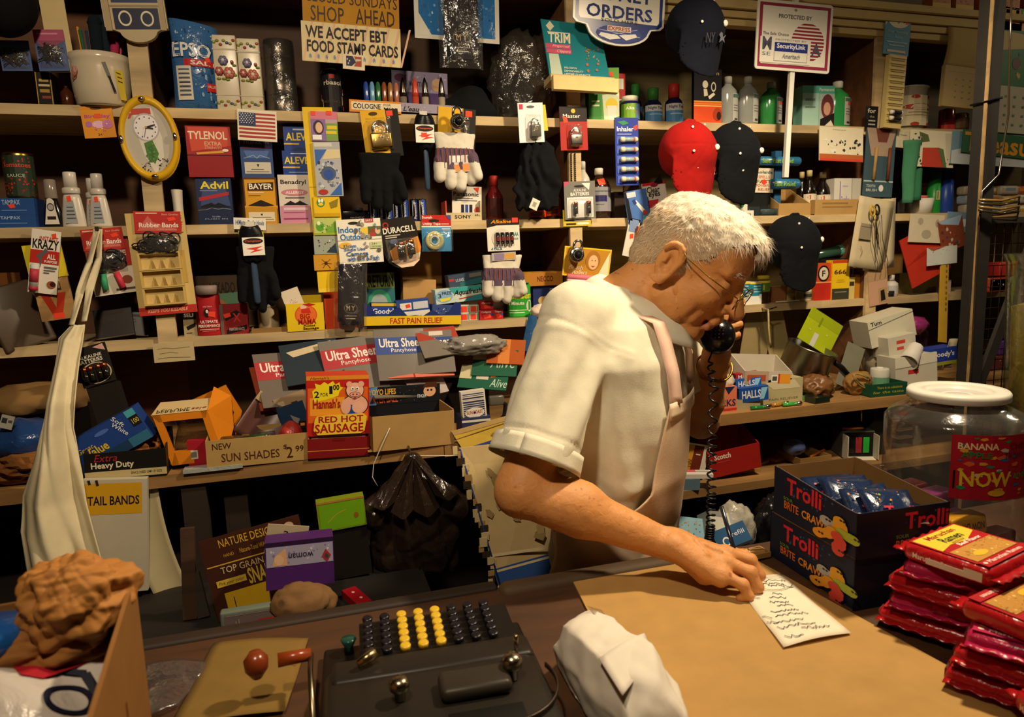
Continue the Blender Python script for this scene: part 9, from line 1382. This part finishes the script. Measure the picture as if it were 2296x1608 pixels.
# the lower right board
Z5 = .868;Y5 = F-.26
x,z,w_,h_ = dims((1612,990,1722,1050),Y5);tray('tape_box','big red open tape box on the lower right board','box',x,Y5+.03,Z5+.004,w_,.09,.072,mat('9a1f1a'),code="b Scotch .1 .1 .42 .32 e8dcc8;c 8 2a1c18,3a4a2a 3 .1 .78 .95 .95;r .04 .42 .4 .44 c05a4a",hb=.11,roll=-7,yaw=-4)
bpy.data.objects['tape_box'].location.z += .012
carton('film_carton','brown yellow and white film carton leaning on the lower right board','carton',(1520,995,1578,1048),Y5+.05,.05,'6a2a18',"r 0 0 .4 1 c8922a;r .78 0 1 1 d8d0c0;b 100 .08 .4 .34 .8 7a4a14 90;r .5 .3 .68 .34 d8c8b0;r 0 .0 1 .05 e0d4c0",roll=14,z=Z5+.016);tray('blue_tray','pale blue open carton tray at the front of the lower right board','tray',at(1532,1085,Y5).x,Y5-.004,Z5,.085,.06,.03,mat('5a7484'),yaw=-18);slab('pink_carton','white and pink carton lying across the pale blue tray','carton',1560,1066,Z5+.034,.085,.04,.012,'d8d0c8',"r 0 .0 .5 .5 c85a6a;r .5 .2 .9 .5 a8a8a0",yaw=-22,up=Z5+.031)
for (px_,py_,w2,d2,c_,yw,lb) in ((1592,1040,.045,.05,'c8681a',30,'orange pack beside the red tape box'),(1600,1068,.05,.03,'b08a2c',10,'yellow pack at the edge under the telephone cord'),(1660,1058,.11,.03,'9a7838',-4,'torn tan cardboard piece at the edge of the lower board'),(1745,1030,.07,.035,'d08a1a',18,'shiny orange wrapper in front of the red tape box'),(1770,1020,.05,.03,'c8821a',-20,'second orange wrapper right of the red tape box'),(1702,1040,.06,.03,'b8a060',24,'tan and blue striped packet at the red tape box')):q = on(px_,py_,Z5);slab('loose_wrapper',lb,'wrapper',px_,py_,Z5,w2,d2,.008,c_,"c 6 e0d4b0,3a3a6a,8a5a1a 3 .1 .1 .9 .9",yaw=yw,k='f',group='loose wrappers')
tray('card_tray','flat open cardboard tray with an orange pen on the lower right board','tray',at(1830,1020,Y5+.05).x,Y5+.05,Z5,.11,.1,.024,mat('8a6a3a','k'));tag(B().tube([(-.03,0,0),(.03,.01,.012)],.004,mat('d87a1c'),6).build('orange_pen',None,(at(1830,1005,Y5+.1).x,Y5+.09,Z5+.012)),'orange pen lying in the flat cardboard tray','pen');crumple('blue_packet','blue and silver packet on the flat cardboard tray','packet',(at(1790,1000,Y5+.07).x,Y5+.09,Z5+.05),(.035,.03,.025),mat('4a5a8a','f'),4,.3,None,3)
t = thing('lighter_display','grey display box of coloured lighters with white open flaps','display box',(at(1935,1010,Y5+.04).x,Y5+.06,Z5+.004),(0,0,math.radians(-20)));m = mat('4a4a44');B().box(-.045,.045,.0,.08,0,.075,mat('14130f')).box(-.047,-.045,-.001,.08,0,.077,m).box(.045,.047,-.001,.08,0,.077,m).box(-.047,.047,-.001,.08,.075,.078,m).build('carton',t);b = B().box(-.046,-.044,-.04,.0,.0,.072,mat('c4bfae','p')).box(.044,.046,-.035,.0,.0,.072,mat('b4af9e','p'));b.add([(-.046,0,0),(.046,0,0),(.05,-.06,-.01),(-.04,-.07,-.012)],[(0,1,2,3)],mat('c4bfae','p'));b.build('flaps',t)
for i,c_ in enumerate(('14130f','8a2a34','2a9a3a')):B().rbox(-.03+.022*i,-.012+.022*i,-.004,.0,.012,.06,mat(c_,'l'),.003).build('lighter',t)
b = B().tube([(-.04,.02,.082),(.02,.015,.083)],.004,mat('d87a2c','l'),6);b.build('loose_lighter',t)
for i,z_ in enumerate((0,.026,.052)):carton('striped_carton',['lowest','middle','topmost'][i]+' red and white carton behind the big candy jar','carton',(2014,1000-20*i,2046,1022-20*i),Y5+.1,.05,'b0a894',"r 0 .2 1 .5 b0342c",z=Z5+z_+.0005,group='red and white cartons')
# below: boxes and bags on the floor shelf
B().box(.78,1.35,-.5,.2,.70,.72,mat('2a1c12','w')).build('lower_board',sh)
for (r,Y,c_,code,ro,lb) in (((1490,1160,1588,1216),1.42,'8ab4c8',"c 24 a8763a,c8923a,3a7a9a 3 .2 .1 .9 .7;r 0 .8 .4 1 d8d8d4",14,'pale blue picture carton behind the writing hand'),((1596,1150,1660,1212),1.40,'9aa09a',"p c8c8bc 0 .2 .7 0 .8 .6 .2 .7;r 0 .0 .5 .2 8a8a84",16,'grey and white pack beside the telephone cord'),((1618,1180,1690,1228),1.36,'24507a',"o .3 .6 .12 .2 .04 d8d8d4;t refill .5 .3 .9 .5 d8d8e0;r .0 .9 1 1 14161c",-12,'dark blue pack with a white ring beside the candy boxes')):
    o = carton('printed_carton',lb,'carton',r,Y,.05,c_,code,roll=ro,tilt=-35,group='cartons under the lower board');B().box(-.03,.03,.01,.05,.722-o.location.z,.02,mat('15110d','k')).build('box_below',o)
q = at(1655,1130,1.45);crumple('white_red_bag','white bag with red print stuffed under the lower right board','bag',(q.x,1.46,.80),(.05,.04,.07),mat('a8a498','f'),4,.4,-.078,4);q = at(1720,1110,1.5);crumple('black_bag','black plastic bag stuffed under the lower right board','bag',(q.x,1.46,.80),(.06,.05,.07),mat('0f0f12','f',.2),7,.4,-.078,4)
# post, wire cage, cable
t = thing('dark_post','dark painted wooden post in front of the right shelves','post',(1.62,1.35,0));B().box(-.019,.019,-.019,.019,0,2.748,mat('110d09','w')).box(-.022,-.019,-.02,-.012,.3,2.6,mat('8a7048','w')).build('post_body',t)
b = B();b.tube([(.022,-.024,2.2),(.026,-.03,1.94),(.036,-.03,1.8),(.026,-.024,1.66),(-.024,-.024,1.62),(-.028,-.024,1.5),(-.022,-.024,1.2),(-.024,-.024,1.05)],.0025,mat('2a2218','l'),6)
for i in range(4):b.tube([(-.05,-.04,1.575+.008*i),(.0,-.055,1.565+.01*i),(.07,-.045,1.57+.012*i),(.1,-.02,1.55+.01*i),(.03,.034,1.56)],.003,mat(['2a2218','6a5430'][i % 2],'l'),6)
b.tube([(-.022,-.022,1.83),(.022,-.022,1.84),(.022,.022,1.84),(-.022,.022,1.83)],.003,mat('0c0b0a'),5,True);b.build('cable',t)
t = thing('wire_cage','rusty wire mesh panel right of the dark post','cage',(1.66,1.38,0));b = B()
for i in range(26):b.tube([(.028*i,0,.96),(.028*i,0,1.55)],.0012,mat('3a2c1c','m'),4)
for i in range(22):b.tube([(0,0,.97+.0275*i),(.7,0,.97+.0275*i)],.0012,mat('3a2c1c','m'),4)
b.build('mesh',t);B().box(0,.7,-.008,.008,1.545,1.56,mat('1c1712','w')).box(.0,.7,-.008,.008,.95,.962,mat('1c1712','w')).build('frame',t);b = B();b.prism([(-.01,1.1),(.015,1.1),(.2,1.52),(.16,1.52)],-.02,-.009,mat('1c1712','w'));b.build('brace',t)
# things beyond the post
FR = F-.03
card('poster','green and yellow festival poster beyond the dark post','poster',(2244,20,2340,196),FR,'1f6a2c',"b up .05 .02 .8 .28 d8882a;p b89a5a .0 .3 .5 .32 .6 .5 0 .55;c 14 6a3a20,2a4a8a,c8a03a 3 .3 .5 .95 .95;e .4 .7 .1 .08 5a3420",roll=2);card('wall_calendar','white month calendar hanging below the green poster','calendar',(2240,196,2340,300),FR-.004,'b8b098',';'.join("r %.2f %.2f %.2f %.2f 5a7a54" % (.1+.2*i,.2+.2*j,.15+.2*i,.25+.2*j) for i in range(4) for j in range(4)),roll=2)
card('lettered_sign','yellow lettered sign with green outline half behind the dark post','sign',(2160,302,2360,352),FR-.006,'1f5a3a',"b Treasure .02 .08 .98 .92 d8901c",roll=4);card('blue_poster','blue snowy picture poster under the yellow lettered sign','poster',(2136,300,2330,372),FR,'6a8aa0',"p b8c0c4 0 .6 .4 .3 .9 .6 .9 1 0 1",roll=2)
R = random.Random(21)
for i in range(14):u,v = 2150+(i % 5)*38,385+(i//5)*46;q = at(u,v,F+.06);tag(B().rbox(-.045,.045,-.02,.02,0,.03,mat(['a89a84','b8902a','b0a898','a04a3a','b4ac9c','8a9aa8'][i % 6],'f',.35),.008).face((-.04,-.0202,.026),(.08,0,0),(0,0,-.02)).pr("r .2 .2 .8 .7 %s" % ['c8781c','d0c8b8','7a8a9a'][i % 3]).build('snack_packet',None,(q.x+.05,F+.05+.01*(i % 2),Z2+.0005+.0305*(2-i//5)),(0,0,R.uniform(-.2,.2))),'snack packet in the %s row, %s from the left, beyond the dark post' % (['top','middle','lowest'][i//5],['first','second','third','fourth','fifth'][i % 5]),'snack packet','snack packets beyond the post')
for i in range(5):q = at(2105+52*i,15,F-.02);tag(B().box(-.036,.036,0,.04,0,.06,mat('b06a3a')).face((-.036,0,.06),(.072,0,0),(0,0,-.06)).pr("r 0 .72 1 1 c8a01e;c 14 d8b890,a03a2c,8a4a2a 3 .05 .05 .95 .7").build('picture_carton',None,(q.x,F-.03,2.2225)),['first','second','third','fourth','fifth'][i]+' from the left of small cartons standing on the top moulding','carton','cartons on the moulding')
for i,(u,v,c_,nm) in enumerate(((2250,600,'b0a898','cream'),(2270,640,'a82a2c','red'),(2230,690,'d8562a','orange'),(2285,700,'8a2a2c','dark red'),(2240,760,'5a2a2a','brown'),(2270,800,'4a2a6a','purple'))):q = at(u,v,F-.06);o = B().rbox(-.06,.06,0,.05,-.02,.03,mat(c_,'f',.35),.006).face((-.055,-.0002,.028),(.11,0,0),(0,0,-.045)).pr("c 9 c8c0b0,3a3a4a,a8342c %d .1 .1 .9 .9" % i).build('packet',None,(q.x,F-.06,Z3+.0205 if v < 700 else Z4+.0205));o.location.z += .051*(i % 2)+(.102 if i == 2 else 0)*0;tag(o,nm+' packet seen through the wire mesh right of the post','packet','packets behind the mesh')
